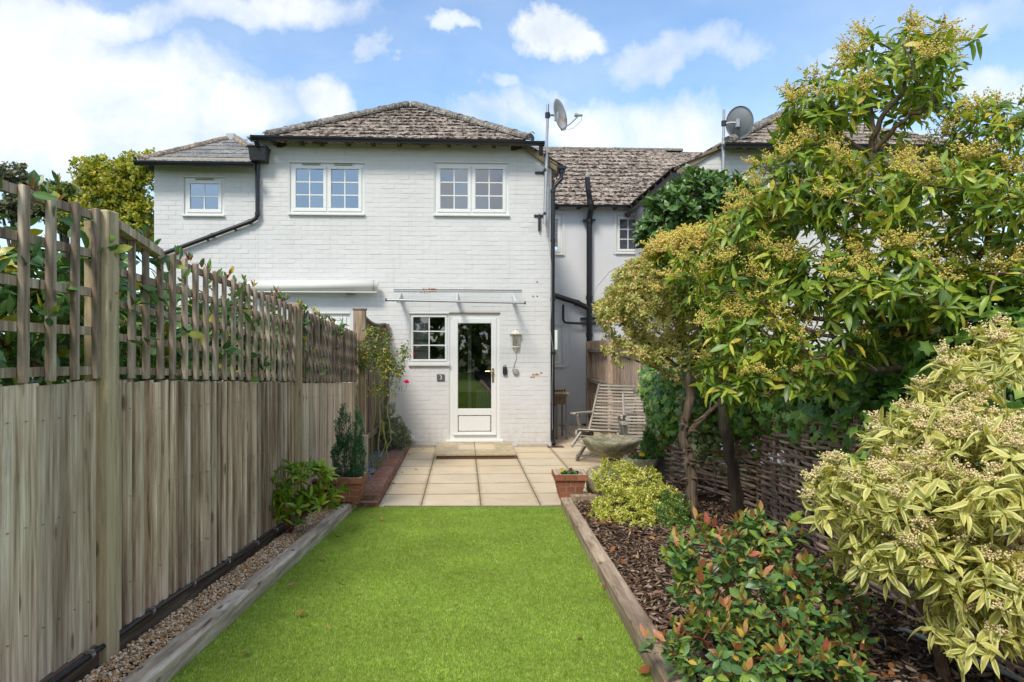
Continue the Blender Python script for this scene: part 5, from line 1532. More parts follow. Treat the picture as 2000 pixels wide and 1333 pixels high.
part('wall_plug', mb, Mt['black_iron'], house)

# satellite dishes
def dish(label, mast_px, c_px, Y, az, el, diam, lnb=True, brackets=(), matn='dish_pale'):
    m0, m1 = FX(*mast_px[0], Y), FX(*mast_px[1], Y)
    t = thing('satellite_dish', label, 'satellite dish', tuple(m1))
    mb = MB(); L_m = (m0 - m1)
    mb.tube([m1, m1 + L_m * .58], .028, 12); part('mast', mb, Mt['galvanised'], t)
    mb = MB(); mb.tube([m1 + L_m * .56, m0], .021, 12); part('upper_mast', mb, Mt['galvanised'], t)
    c = FX(*c_px, Y - .02)
    n = Vector((math.cos(az) * math.cos(el), math.sin(az) * math.cos(el), math.sin(el))); u = n.cross(Vector((0, 0, 1))).normalized(); v = u.cross(n).normalized()
    mb = MB(); R_ = diam / 2; NR, NS = 6, 28; vs = [c - n * .06]
    for i in range(1, NR + 1):
        r = R_ * i / NR
        for k in range(NS):
            a = 2 * math.pi * k / NS; vs.append(c + u * r * math.cos(a) * .92 + v * r * math.sin(a) - n * (.06 * (1 - (i / NR) ** 2)))
    for k in range(NS): a = 2 * math.pi * k / NS; vs.append(c + u * (R_ + .006) * math.cos(a) * .92 + v * (R_ + .006) * math.sin(a) - n * .014)
    fs = [(0, 1 + k, 1 + (k + 1) % NS) for k in range(NS)]
    for i in range(NR):
        for k in range(NS): k2 = (k + 1) % NS; fs.append((1 + i * NS + k, 1 + (i + 1) * NS + k, 1 + (i + 1) * NS + k2, 1 + i * NS + k2))
    mb.add(vs, fs); part('reflector', mb, Mt[matn], t, smooth=True)
    back = c - n * .075; att = m1 + L_m * .60
    att = m1 + L_m * ((c.z - .02 - m1.z) / L_m.z)
    mb = MB(); mb.tube([att, att.lerp(back, .5) + Vector((0, 0, .015)), back], .018, 6); mb.cbox(back[0] - .03, back[0] + .03, back[1] - .03, back[1] + .03, back[2] - .08, back[2] + .06, .008); part('mount', mb, Mt['galvanised'], t)
    mb = MB(); mb.tube([att - Vector((0, 0, .03)), att + Vector((0, 0, .05))], .04, 10); part('clamp', mb, Mt['black_iron'], t)
    if lnb:
        f = c + n * diam * .62 - v * R_ * .45; s_ = c - v * R_ * .98 - n * .03
        mb = MB(); mb.tube([s_, s_.lerp(f, .5) - v * .02, f], .011, 6); part('feed_arm', mb, Mt['galvanised'], t)
        d_ = (c - f).normalized(); mb = MB(); mb.tube([f - d_ * .05, f, f + d_ * .03, f + d_ * .035, f + d_ * .07], [.018, .022, .022, .03, .034], 10); part('receiver', mb, Mt['grey_plastic'], t)
        mb = MB(); mb.tube([f - d_ * .05, f - d_ * .02 - v * .09, s_.lerp(f, .6) - v * .12, s_ - v * .01], .004, 4); part('cable', mb, Mt['grey_plastic'], t)
    for (bx0, bx1, by, tail) in brackets:
        p0 = FX(bx0, by, YF - .01); p1 = FX(bx1, by, Y)
        mb = MB(); mb.cbox(p0[0], p1[0] + .02, YF - .02, YF - .004, p0[2] - .02, p0[2] + .02, .004); mb.cbox(p1[0] - .03, p1[0] + .01, Y - .03, YF - .01, p0[2] - .02, p0[2] + .03, .005)
        if tail: mb.cbox(p1[0] - .10, p1[0] - .065, YF - .06, YF - .004, p0[2] - tail, p0[2] + .02, .005)
        part('wall_bracket', mb, Mt['dark_timber'] if False else Mt['black_iron'], t)
    return t
m, T = newmat('dish_pale'); v_ = T.obj()
c = T.mix(T.mapr(T.noise(v_, 9, 6, .65), .46, .62), (.42, .43, .42), (.30, .16, .08)); c = T.mix(T.mapr(T.noise(v_, 5, 3), .35, .55), (.38, .39, .39), c)
T.out(T.bsdf(c, .5))
plain('dish_grey', (.18, .20, .21), .5, noise=.2, nscale=10)
dish('rust stained pale satellite dish on the mast above the white wing corner', ((1070, 204), (1064, 438)), (1095, 224), YF - .16, math.radians(-34), math.radians(8), .50,
     brackets=((1045, 1066, 338, 0), (1043, 1065, 422, .24)))
dish('grey satellite dish seen from behind on the neighbouring roof mast', ((1414, 214), (1412, 345)), (1445, 240), YF - .2, math.radians(42), math.radians(12), .50, lnb=False, matn='dish_grey')

# ------------------------------------------------------------------ left fence, three bays with trellis
XF = -1.75
def fboard(h, wd, thick0, thick1, mat, seed):
    r = random.Random(seed); mb = MB()
    n = 5
    vs = []
    for i in range(n + 1):
        z = h * i / n; w0 = r.uniform(-.002, .002); w1 = r.uniform(-.002, .002)
        tz = r.uniform(-.008, .004) if i in (n,) else 0
        vs += [(0, w0, z + tz), (thick0, w0 + .001, z + tz), (thick1, wd + w1, z + tz * .6), (0, wd + w1, z + tz * .6)]
    fs = []
    for i in range(n):
        for k in range(4): k2 = (k + 1) % 4; fs.append((4 * i + k, 4 * i + k2, 4 * i + 4 + k2, 4 * i + 4 + k))
    fs += [(3, 2, 1, 0), tuple(4 * n + k for k in range(4))]
    mb.add(vs, fs); me = mb.mesh('fence_board'); setmat(me, mat); return me

def bay(label, y0, y1, bt0, bt1, tt0, tt1, mat, step, bw, slat, seed, slatmat='trellis_wood', endpost=True):
    t = thing('fence', label, 'fence', (XF, y0, lz(y0)), 'g'); r = random.Random(seed)
    n = int(round((y1 - y0) / bw)); bw = (y1 - y0) / n
    hs = []
    for k in range(6):
        h0 = 1.16; hs.append(fboard(1.0, bw * 1.12, step * r.uniform(.8, 1.2), .005, mat, seed * 10 + k))
    for i in range(n):
        y = y0 + i * bw; f = (i + .5) / n; zt = bt0 + (bt1 - bt0) * f; zb = lz(y) + .095
        M = Matrix.Translation((XF - .004 + r.uniform(-.003, .003), y + r.uniform(-.003, .003), zb)) @ Matrix.Rotation(r.uniform(-.002, .002), 4, 'X') @ Matrix.Diagonal((1, 1, zt - zb + r.uniform(-.006, .004), 1))
        piece('board', r.choice(hs), t, M)
    # rails behind
    for k in (.15, .5, .85):
        mb = MB(); za = lz(y0) + .1 + (bt0 - lz(y0) - .1) * k; zb = lz(y1) + .1 + (bt1 - lz(y1) - .1) * k
        mb.ext([(XF - .05, y0, za), (XF - .008, y0, za), (XF - .008, y0, za + .06), (XF - .05, y0, za + .06)], (0, y1 - y0, zb - za)); part('arris_rail', mb, mat, t)
    # gravel board
    mb = MB(); mb.ext([(XF - .02, y0, lz(y0) - .12), (XF + .016, y0, lz(y0) - .12), (XF + .016, y0, lz(y0) + .09), (XF - .02, y0, lz(y0) + .09)], (0, y1 - y0, lz(y1) - lz(y0))); part('gravel_board', mb, Mt['gravel_board'], t)
    nl = MB()
    for i in range(n):
        for k in (.15, .5, .85):
            y = y0 + (i + .3) * bw; z = lz(y) + .1 + (bt0 + (bt1 - bt0) * (i / n) - lz(y) - .1) * k + .03 + r.uniform(-.006, .006)
            nl.box(XF + .004, XF + (.032 if step > .011 and slat < .146 and slat > .14 else .0135), y - .002, y + .002, z - .002, z + .002)
    part('nails', nl, Mt['galvanised'], t, kind='stuff')
    # trellis: upright slats in front, rails behind
    sm = []
    for k in range(5):
        mb = MB(); mb.cbox(0, .024, -.018, .018, 0, 1.0, .0035, jit=.0015); me = mb.mesh('trellis_slat'); setmat(me, Mt[slatmat]); sm.append(me)
    ns = int(round((y1 - y0) / slat)); ds = (y1 - y0 - .04) / ns
    for i in range(ns + 1):
        y = y0 + .02 + i * ds; f = i / ns; zt = tt0 + (tt1 - tt0) * f; zb = bt0 + (bt1 - bt0) * f + .004
        M = Matrix.Translation((XF + .004 + r.uniform(-.002, .002), y, zb)) @ Matrix.Rotation(r.uniform(-.008, .008), 4, 'X') @ Matrix.Rotation(r.uniform(-.06, .06), 4, 'Z') @ Matrix.Diagonal((1.05, r.uniform(.9, 1.2), zt - zb + .012 + r.uniform(-.004, .008), 1))
        piece('trellis_slat', r.choice(sm), t, M)
    nr = 5
    for k in range(nr):
        f = k / (nr - 1); a = bt0 + .022 + (tt0 - .05 - bt0) * f; b = bt1 + .022 + (tt1 - .05 - bt1) * f; sag = r.uniform(-.006, .006)
        mb = MB(); m = 6; vs = []
        for i in range(m + 1):
            y = y0 + (y1 - y0) * i / m; z = a + (b - a) * i / m + sag * math.sin(math.pi * i / m) + r.uniform(-.002, .002)
            vs += [(XF - .020, y, z), (XF + .0025, y, z), (XF + .0025, y, z + .036), (XF - .020, y, z + .036)]
        fs = [(4 * i + q, 4 * i + (q + 1) % 4, 4 * i + 4 + (q + 1) % 4, 4 * i + 4 + q) for i in range(m) for q in range(4)] + [(3, 2, 1, 0), tuple(4 * m + q for q in range(4))]
        mb.add([(v[0], v[1], v[2]) for v in vs], fs); part('trellis_rail', mb, Mt[slatmat], t)
    return t
def post(t, y, zt, w_=.095, mat='post_wood', proud=.05, seed=0):
    mb = MB(); mb.cbox(XF - .05, XF + proud, y - w_ / 2, y + w_ / 2, lz(y) - .2, zt, .005, jit=.003); return part('post', mb, Mt[mat], t)

f0 = bay('nearest fence bay of broad pale boards under an open trellis', .18, 3.07, 1.455, 1.437, 2.16, 2.165, Mt['fence_board_pale'], .010, .098, .165, 1)
f1 = bay('middle fence bay of narrow ribbed grey boards and leafy trellis', 3.175, 6.10, 1.432, 1.285, 2.10, 1.93, Mt['fence_board'], .012, .10, .145, 2)
f2 = bay('far fence bay of smooth pale boards under close set trellis', 6.20, 8.76, 1.27, 1.15, 1.915, 1.765, Mt['fence_board_pale'], .008, .10, .132, 3, 'fence_board_dark')
# slim battens nailed over the board joints of the middle bay
bm2 = []
for k in range(5):
    mb = MB(); mb.cbox(0, .026, -.0165, .0165, 0, 1.0, .003, jit=.002); me = mb.mesh('fence_batten'); setmat(me, Mt['fence_board_pale' if k % 2 else 'fence_board']); bm2.append(me)
r_ = random.Random(21); y_ = 3.21
while y_ < 6.08:
    f = (y_ - 3.175) / 2.925; zt = 1.432 + (1.285 - 1.432) * f - .004; zb = lz(y_) + .10
    piece('batten', r_.choice(bm2), f1, Matrix.Translation((XF + r_.uniform(-.002, .006), y_, zb)) @ Matrix.Rotation(r_.uniform(-.004, .004), 4, 'X') @ Matrix.Rotation(r_.uniform(-.12, .12), 4, 'Z') @ Matrix.Diagonal((r_.uniform(.8, 1.2), r_.uniform(.75, 1.3), zt - zb + r_.uniform(-.012, .004), 1)))
    y_ += r_.uniform(.078, .104)
post(f0, .12, 2.2); post(f1, 3.12, 2.185, .10, proud=.055); post(f2, 6.15, 1.975, .095)
# older darker foot of the first post, trellis coping offcut
mb = MB(); mb.ext([(XF + .005, 3.19, 2.115), (XF + .05, 3.19, 2.115), (XF + .05, 3.19, 2.155), (XF + .005, 3.19, 2.155)], (0, .38, -.07)); part('coping', mb, Mt['fence_board_pale'], f1)
# cable along the gravel board with clips
def cy(y): return lz(y) + .085 + .012 * math.sin(y * 2.1) * 1
mb = MB(); mb.tube([(XF + .036, 1.2 + i * .12, cy(1.2 + i * .12)) for i in range(40)], .0115, 8)
t = thing('cable', 'black armoured cable clipped along the foot of the left fence', 'cable', (XF + .036, 3, cy(3)), 'g'); part('sheath', mb, BP, t, smooth=True)
for y in (2.1, 2.97, 3.50, 3.98, 4.5, 5.05, 5.5):
    mb = MB(); mb.tube([(XF + .036, y - .012, cy(y)), (XF + .036, y + .012, cy(y))], .0165, 8); mb.box(XF + .016, XF + .05, y - .01, y + .01, cy(y) + .01, cy(y) + .022); part('clip', mb, Mt['galvanised'], t)

# tall dark screen nearer the house
t = thing('fence', 'tall dark brown fence panel behind the climbing rose', 'fence', (XF, 8.85, 0), 'g')
r_ = random.Random(4); y0, y1 = 8.93, 11.02; n = 17
def ttop(f): return 2.06 - .10 * f - .10 * math.sin(math.pi * min(1, f)) * (1 - f * .3)
for i in range(n):
    f = (i + .5) / n; y = y0 + (y1 - y0) * i / n; mb = MB(); w_ = (y1 - y0) / n
    mb.ext([(XF, y + .002, .05), (XF + .016 + r_.uniform(0, .008), y + .004, .05), (XF + .007, y + w_ * 1.05, .05), (XF, y + w_ * 1.05, .05)], (0, 0, ttop(f) - .05)); part('board', mb, Mt['fence_board_dark'], t)
mb = MB(); vs = []
for i in range(13):
    f = i / 12; y = y0 + (y1 - y0) * f; z = ttop(f); vs += [(XF - .02, y, z - .005), (XF + .045, y, z - .005), (XF + .045, y, z + .02), (XF - .02, y, z + .02)]
mb.add(vs, [(4 * i + q, 4 * i + (q + 1) % 4, 4 * i + 4 + (q + 1) % 4, 4 * i + 4 + q) for i in range(12) for q in range(4)] + [(3, 2, 1, 0), (48, 49, 50, 51)]); part('capping', mb, Mt['fence_board_dark'], t)
mb = MB(); mb.cbox(XF - .03, XF + .12, 8.83, 8.92, -.1, 2.06, .006); part('post', mb, Mt['fence_board'], t)
mb = MB(); mb.cbox(XF - .04, XF + .13, 8.82, 8.93, 2.061, 2.085, .006); part('post_cap', mb, Mt['fence_board_dark'], t)
mb = MB(); mb.cbox(XF + .0, XF + .09, 11.03, 11.1, -.1, 1.97, .006); part('post', mb, Mt['fence_board_dark'], t)
mb = MB(); mb.cbox(XF + .025, XF + .055, y0, y1, .35, .43, .006); part('rail', mb, Mt['fence_board_dark'], t)
# upright stone slab
a = PX(706, 930, 8.62); b = PX(719, 930, 8.5)
mb = MB(); mb.cbox(a[0], b[0] + .005, 8.42, 8.48, 0, .53, .008); solo('paving_slab', mb, Mt['pale_concrete'], 'pale stone slab standing on end behind the potted conifers', 'slab', ((a[0] + b[0]) / 2, 8.45, 0), 'g')

# ------------------------------------------------------------------ fence in the side passage
FXR = 2.58
t = thing('fence', 'reddish board fence with rails behind the wooden garden chairs', 'fence', (FXR, 12.2, 0))
r_ = random.Random(6); n = 41; y0, y1 = 10.0, 14.25
bm_ = []
for k in range(5):
    mb = MB(); mb.cbox(-.008, .008, -.049, .049, 0, 1.68, .003, jit=.002); me = mb.mesh('fence_board'); setmat(me, Mt['fence_board_red']); bm_.append(me)
for i in range(n): piece('board', r_.choice(bm_), t, Matrix.Translation((FXR + .02 + r_.uniform(-.004, .004), y0 + (i + .5) * (y1 - y0) / n, .05 + r_.uniform(-.01, .01))) @ Matrix.Rotation(r_.uniform(-.05, .05), 4, 'Z'))
for z in (.22, .90, 1.50):
    mb = MB(); mb.cbox(FXR - .055, FXR + .01, y0, y1, z, z + .075, .008); part('rail', mb, Mt['stump_wood'], t)
for y in (10.06, 12.05, 14.2):
    mb = MB(); mb.cbox(FXR - .07, FXR + .012, y - .05, y + .05, -.1, 1.72, .005); part('post', mb, Mt['fence_board_red'], t)
mb = MB(); mb.cbox(FXR - .01, FXR + .04, y0, y1, 0, .05, .005); part('gravel_board', mb, Mt['stump_wood'], t)

# ------------------------------------------------------------------ wattle hurdles
def hurdle(label, a, b, h, seed, z0):
    a = Vector((*a, z0[0])); b = Vector((*b, z0[1])); L = (b - a).length; t = thing('wattle_hurdle', label, 'woven fence', tuple(a), 'g', group='woven hurdles behind the bark bed')
    r = random.Random(seed); d = (b - a).normalized(); s = d.cross(Vector((0, 0, 1))).normalized(); sp = .30; nu = int(L / sp) + 1
    for i in range(nu + 1):
        p = a + d * (L * i / nu); mb = MB(); mb.tube([p + Vector((0, 0, -.1)), p + Vector((r.uniform(-.01, .01), 0, h * .5)), p + Vector((r.uniform(-.01, .01), 0, h + .05))], [.02, .018, .016], 7); part('upright', mb, Mt['wattle_rod'], t)
    z = .015; j = 0
    while z < h:
        rr = r.uniform(.0095, .0175); pts = []; K = nu * 4; wav = r.uniform(-.012, .012); ph = r.uniform(0, 6)
        for i in range(K + 1):
            u = i / K; off = math.cos(math.pi * (i / 4 + j)) * .024
            pts.append(a + d * (L * u + (0 if 0 < i < K else r.uniform(-.03, .06) * (1 if i else -1))) + s * off + Vector((0, 0, z + .013 * math.sin(u * 5 + ph) + wav * u + r.uniform(-.003, .003))))
        mb = MB(); mb.tube(pts, [rr * (1.15 - .4 * (i / K if j % 2 else 1 - i / K)) for i in range(K + 1)], 6); part('woven_rod', mb, Mt['wattle_rod'], t, smooth=True)
        z += rr * 2.1 + r.uniform(-.001, .004); j += 1
    return t
hurdle('woven brown hurdle behind the two trunks, facing the lawn', (1.80, 8.2), (2.50, 6.62), .95, 3, (.06, .02))
hurdle('woven brown hurdle running toward the camera beneath the cream leaved shrub', (2.50, 6.60), (2.22, 4.30), 1.0, 4, (.02, .12))
hurdle('nearest woven brown hurdle, mostly hidden by the cream leaved shrub', (2.22, 4.28), (2.12, 2.1), 1.0, 5, (.12, .22))

# ------------------------------------------------------------------ pots
def brick_pot(label, c, w0, w1, h, rows, rim=True, seed=0, fill=.8):
    """square tapered planter with moulded brick courses; c = base centre (garden), w0 base width, w1 top width"""
    t = thing('brick_pattern_pot', label, 'plant pot', c, 'g'); r = random.Random(seed); c = Vector(c)
    def hwz(z): return (w0 + (w1 - w0) * z / h) / 2
    mb = MB(); th = .028
    def ring(hw_, z): return [(c.x - hw_, c.y - hw_, c.z + z), (c.x + hw_, c.y - hw_, c.z + z), (c.x + hw_, c.y + hw_, c.z + z), (c.x - hw_, c.y + hw_, c.z + z)]
    z0 = .02
    vs = ring(hwz(z0) - .004, z0) + ring(hwz(h) - .004, h - .004) + ring(hwz(h) - th, h - .004) + ring(hwz(h * fill) - th, h * fill)
    fs = [(0, 3, 2, 1)]
    for l in range(3):
        for k in range(4): k2 = (k + 1) % 4; fs.append((4 * l + k, 4 * l + k2, 4 * l + 4 + k2, 4 * l + 4 + k))
    mb.add(vs, fs); part('shell', mb, Mt['pot_mortar'], t)
    mb = MB(); mb.add(ring(hwz(h * fill) - th - .001, h * fill + .002), [(0, 1, 2, 3)]); part('compost', mb, Mt['soil'], t)
    for sx, sy in ((-1, -1), (1, -1), (1, 1), (-1, 1)):
        q = hwz(0) - .03; mb = MB(); mb.cbox(c.x + sx * q - .03, c.x + sx * q + .03, c.y + sy * q - .03, c.y + sy * q + .03, c.z, c.z + .022, .004); part('foot', mb, Mt['pot_brick'], t)
    ch = (h - z0) / rows
    for j in range(rows):
        za, zb = z0 + j * ch + .003, z0 + (j + 1) * ch - .003; rimr = (rim and j == rows - 1); pr = .008 if rimr else .003
        for side in range(4):
            ang = side * math.pi / 2; ca, sa = math.cos(ang), math.sin(ang)
            cuts = [-1, -.36, .36, 1] if j % 2 else [-1, 0, 1]
            for u0, u1 in zip(cuts[:-1], cuts[1:]):
                v = []
                for (z, ) in ((za,), (zb,)):
                    hh = hwz(z if not rimr else h)
                    for (u, o) in ((u0, 0), (u1, 0), (u1, pr), (u0, pr)):
                        g = .003
                        uu = u * hh + (g if u == u0 and u0 > -1 else 0) - (g if u == u1 and u1 < 1 else 0)
                        if abs(u) == 1: uu += math.copysign(o, u)
                        x_, y_ = uu, -(hh - .004 + o)
                        v.append((c.x + x_ * ca - y_ * sa, c.y + x_ * sa + y_ * ca, c.z + z))
                mb = MB(); mb.add(v, [(0, 3, 2, 1), (4, 5, 6, 7), (0, 1, 5, 4), (1, 2, 6, 5), (2, 3, 7, 6), (3, 0, 4, 7)]); part('brick', mb, Mt['pot_brick'], t)
    return t
P_R = (.79, 7.34, .0)
brick_pot('small brick patterned pot of pansies at the corner of the patio', P_R, .21, .33, .28, 4, seed=1)
P_L = (-1.43, 6.80, .088)
brick_pot('brick patterned pot holding two dark conifers beside the left fence', P_L, .27, .34, .26, 4, seed=2)

# ------------------------------------------------------------------ bird bath
bbx = PX(1194, 900, 8.75); t = thing('bird_bath', 'mossy stone bird bath with shallow bowl on a turned pedestal', 'bird bath', (bbx[0], 8.75, 0), 'g')
m = MB(); z0 = .44 - .26
m.lathe([(.10, .20), (.11, .22), (.13, .225), (.20, .25), (.29, .32), (.345, .40), (.36, .435), (.35, .45), (.335, .445), (.30, .415), (.20, .385), (.0001, .378)], (bbx[0], 8.75, 0), 36)
m.v = [(x_ + .006 * math.sin(9 * y_), y_, z_ + .008 * math.sin(6 * x_ + 4 * y_)) for x_, y_, z_ in m.v]; part('bowl', m, Mt['old_stone'], t, smooth=True)
m = MB(); m.lathe([(.15, 0), (.15, .03), (.12, .05), (.09, .08), (.075, .12), (.08, .15), (.11, .17), (.12, .185), (.105, .2)], (bbx[0], 8.75, 0), 28); part('pedestal', m, Mt['old_stone'], t, smooth=True)

# stone trough and stump at the end of the bed
def lump(name, mat, label, cat, c, s, seed, n=10, parts_fn=None):
    r = random.Random(seed); mb = MB(); NU, NV = 18, 8; vs = []
    for j in range(NV + 1):
        v = j / NV
        for i in range(NU):
            a = 2 * math.pi * i / NU; q = (abs(math.cos(a)) ** 5 + abs(math.sin(a)) ** 5) ** (-1 / 5)
            k = 1 + r.uniform(-.05, .05) + .10 * (1 - v) * 0
            vs.append((c[0] + s[0] * q * math.cos(a) * k * (.88 + .12 * v), c[1] + s[1] * q * math.sin(a) * k * (.88 + .12 * v), c[2] + s[2] * v + r.uniform(-.01, .01)))
    vs.append((c[0], c[1], c[2] + s[2] * .86)); e = len(vs) - 1
    inner = [(c[0] + (vs[NV * NU + i][0] - c[0]) * .8, c[1] + (vs[NV * NU + i][1] - c[1]) * .8, c[2] + s[2] * .9) for i in range(NU)]
    b0 = len(vs); vs += inner
    fs = [(j * NU + i, j * NU + (i + 1) % NU, (j + 1) * NU + (i + 1) % NU, (j + 1) * NU + i) for j in range(NV) for i in range(NU)]
    fs += [(NV * NU + i, NV * NU + (i + 1) % NU, b0 + (i + 1) % NU, b0 + i) for i in range(NU)] + [(b0 + i, b0 + (i + 1) % NU, e) for i in range(NU)]
    mb.add(vs, fs); return solo(name, mb, mat, label, cat, c, 'g', smooth=True)
q = PX(1252, 965, 7.75)
lump('stone_trough', Mt['old_stone'], 'rough stone trough with a small upright conifer and pansies', 'planter', (q[0], 7.8, .05), (.17, .17, .31), 2)
q = PX(1292, 950, 7.9); mb = MB(); mb.lathe([(.10, -.05), (.095, .1), (.09, .25), (.085, .31), (.0001, .315)], (q[0], 7.95, .05), 14); mb.v = [(x_ + random.uniform(-.004, .004), y_, z_) for x_, y_, z_ in mb.v]
solo('wooden_post', mb, Mt['stump_wood'], 'short thick grey timber stump right of the stone trough', 'stump', (q[0], 7.95, .05), 'g')
q = PX(1165, 930, 7.45); mb = MB(); mb.lathe([(.09, 0), (.11, .05), (.12, .16), (.11, .24), (.09, .25), (.0001, .24)], (q[0] + .01, 7.5, .02), 16)
solo('stone_urn', mb, Mt['old_stone'], 'grey stone urn almost hidden under the golden shrub', 'urn', (q[0] + .01, 7.5, .02), 'g', smooth=True)
q = PX(1172, 985, 7.0); me = scatter_mesh('rock', [ico(1, .8, .6, 40, .25)], np.array([0]), np.array([[q[0] + .03, 6.8, .06]]) - np.array([[q[0] + .03, 6.8, .06]]), np.eye(3)[None], np.array([.09]), Mt['pale_concrete'])
o = add_obj('rock', me); place(o, (q[0] + .03, 6.82, .08), 'g'); tag(o, 'pale rounded rock at the left foot of the golden shrub', 'rock')

# ------------------------------------------------------------------ desk by the corner
t = thing('school_desk', 'old wooden desk with grey metal legs beside the corner drainpipe', 'desk', (1.66, 12.3, 0))
zt = 1.57 - (770 - 682) / F * 12.15
mb = MB(); mb.cbox(1.44, 1.83, 12.0, 12.62, zt, zt + .028, .006); part('desk_top', mb, Mt['desk_top'], t)
mb = MB(); mb.cbox(1.46, 1.78, 12.05, 12.58, zt - .18, zt - .025, .006); part('box', mb, Mt['desk_box'], t)
for (x_, y_, r) in ((1.62, 12.08, .02), (1.785, 12.05, .017), (1.785, 12.56, .017), (1.55, 12.56, .017), (1.47, 12.08, .017)):
    mb = MB(); mb.tube([(x_, y_, 0), (x_ - .002, y_, zt - .02)], r, 8); mb.tube([(x_, y_, 0), (x_, y_, .03)], r * 1.3, 8); part('leg', mb, Mt['dish_grey'], t)
mb = MB(); mb.tube([(1.785, 12.05, .2), (1.785, 12.56, .2)], .01, 6); mb.tube([(1.46, 12.05, zt - .02), (1.80, 12.05, zt - .02)], .014, 6); part('stretcher', mb, Mt['dish_grey'], t)
mb = MB(); zq = zt + .03
mb.tube([(1.5, 12.15, zq + .02), (1.78, 12.12, zq + .03)], .008, 6); mb.tube([(1.76, 12.12, zq + .0), (1.77, 12.12, zq + .07)], .006, 6)
for k in range(4): mb.tube([(1.6 + k * .04, 12.1, zq), (1.6 + k * .04, 12.15, zq + .045), (1.6 + k * .04, 12.22, zq)], .006, 5)
solo('boot_scraper', mb, Mt['black_iron'], 'black wire tool rack lying on the old desk', 'rack', (1.65, 12.15, zq))

# ------------------------------------------------------------------ reclining chairs
def make_chair(label, loc, rz):
    t = thing('steamer_chair', label, 'garden chair', loc, 'l', rz=rz, group='weathered wooden chairs on the patio')
    W2 = .27; tm = Mt['teak_weathered']
    def bar(p, q, w_, h_, name, par=t):
        p, q = Vector(p), Vector(q); d = q - p; L = d.length; x = d.normalized(); y = Vector((0, 1, 0)) if abs(x.y) < .9 else Vector((1, 0, 0)); z = x.cross(y).normalized(); y = z.cross(x)
        B = Matrix((x, y, z)).transposed().to_4x4(); M = Matrix.Translation((p + q) / 2) @ B
        mb = MB(); mb.cbox(-L / 2, L / 2, -w_ / 2, w_ / 2, -h_ / 2, h_ / 2, .004)
        me = mb.mesh(name); setmat(me, tm); o = bpy.data.objects.new(name, me); C.objects.link(o); o.parent = par; o.matrix_local = M; OFF[o.name] = Vector((0, 0, 0)); return o
    b0 = Vector((-.12, 0, .30)); b1 = Vector((-.56, 0, .93))
    for s in (-1, 1):
        o = Vector((0, s * W2, 0))
        bar(b0 + o, b1 + o, .028, .05, 'back_rail'); bar(Vector((-.22, 0, .27)) + o, Vector((.34, 0, .36)) + o, .028, .055, 'seat_rail')
        bar(Vector((-.44, s * .035, .56)) + o, Vector((.36, s * .035, .60)) + o, .075, .024, 'armrest')
        bar(Vector((.30, 0, .585)) + o, Vector((.14, 0, .30)) + o, .026, .05, 'arm_support')
        bar(Vector((.16, s * .03, .34)) + o, Vector((-.42, s * .03, .02)) + o, .028, .055, 'leg')
        bar(Vector((-.20, s * -.03, .30)) + o, Vector((.40, s * -.03, .02)) + o, .028, .055, 'leg')
        bar(Vector((.30, s * -.05, .35)) + o, Vector((.62, s * -.05, .22)) + o, .026, .045, 'foot_rail')
    for k in range(15):
        p = b0.lerp(b1, .06 + .91 * k / 14); d = (b1 - b0).normalized(); nrm = Vector((d.z, 0, -d.x)) * .014
        o_ = bar(p + nrm + Vector((0, -W2 + .016, 0)), p + nrm + Vector((0, W2 - .016, 0)), .028, .012, 'back_slat')
        o_.matrix_local = Matrix.Translation(p + nrm) @ Matrix((Vector((0, 1, 0)), d, Vector((0, 1, 0)).cross(d))).transposed().to_4x4()
    for k in range(9):
        x = -.16 + k * .058; z = .285 + (x + .22) * .16 + .028
        bar((x, -W2 + .01, z), (x, W2 - .01, z), .042, .012, 'seat_slat')
    for k in range(4):
        x = .36 + k * .075; z = .345 - (x - .3) * .40
        bar((x, -W2 + .05, z), (x, W2 - .05, z), .05, .012, 'foot_slat')
    bar((-.36, -W2, .06), (-.36, W2, .06), .03, .03, 'stretcher'); bar((.33, -W2, .06), (.33, W2, .06), .03, .03, 'stretcher')
    return t
c1 = g2w((1.60, 10.05, 0)); ch1 = make_chair('weathered slatted wooden recliner nearest the bird bath', c1, math.radians(-120))
ch1.scale = (1.12, 1.12, 1.1); c2 = g2w((2.02, 9.3, 0)); make_chair('second weathered recliner, mostly hidden behind the ivy', c2, math.radians(-100))

# ------------------------------------------------------------------ plants
def plant(name, label, cat, base, blobs, n, tpls, mat, L, per=(6, 9), tilt=(55, 95), droop=.35, stem=.03, upb=.5, limbs=None, twig=.0045, nsingle=300, shell=.62, seed=1,
          barkmat='bark', twigmat='twig_brown', growto=None, rest='foliage', lowcut=-.55, power=2.2, group=None, maxgrow=600, jitter=.35, trunkname='trunk'):
    t = thing(name, label, cat, tuple(base), 'g', group=group)
    P, O = sample_blobs(blobs, n, shell, power, lowcut, seed)
    sk = Skel(); random.seed(seed)
    if limbs:
        for (pts, r0, r1) in limbs: sk.limb(pts, r0, r1)
        mb = sk.mb(); part(trunkname, mb, Mt[barkmat], t, smooth=True)
    else: sk.P = [tuple(Vector(base) + Vector((0, 0, .02)))]
    k0 = len(sk.tubes)
    g = P if len(P) <= maxgrow else P[::int(math.ceil(len(P) / maxgrow))]
    sk.grow(g, twig)
    mb = sk.mb(k0); part('branches', mb, Mt[twigmat], t, kind='stuff')
    pos, R, sc, S_, idx = shoots(P, O, per, L, tilt, stem, droop, upb, seed + 1, jitter)
    add_leaves(t, tpls, Mt[mat], pos, R, sc, nsingle, rest=rest, seed=seed + 2)
    return t, P, O, S_

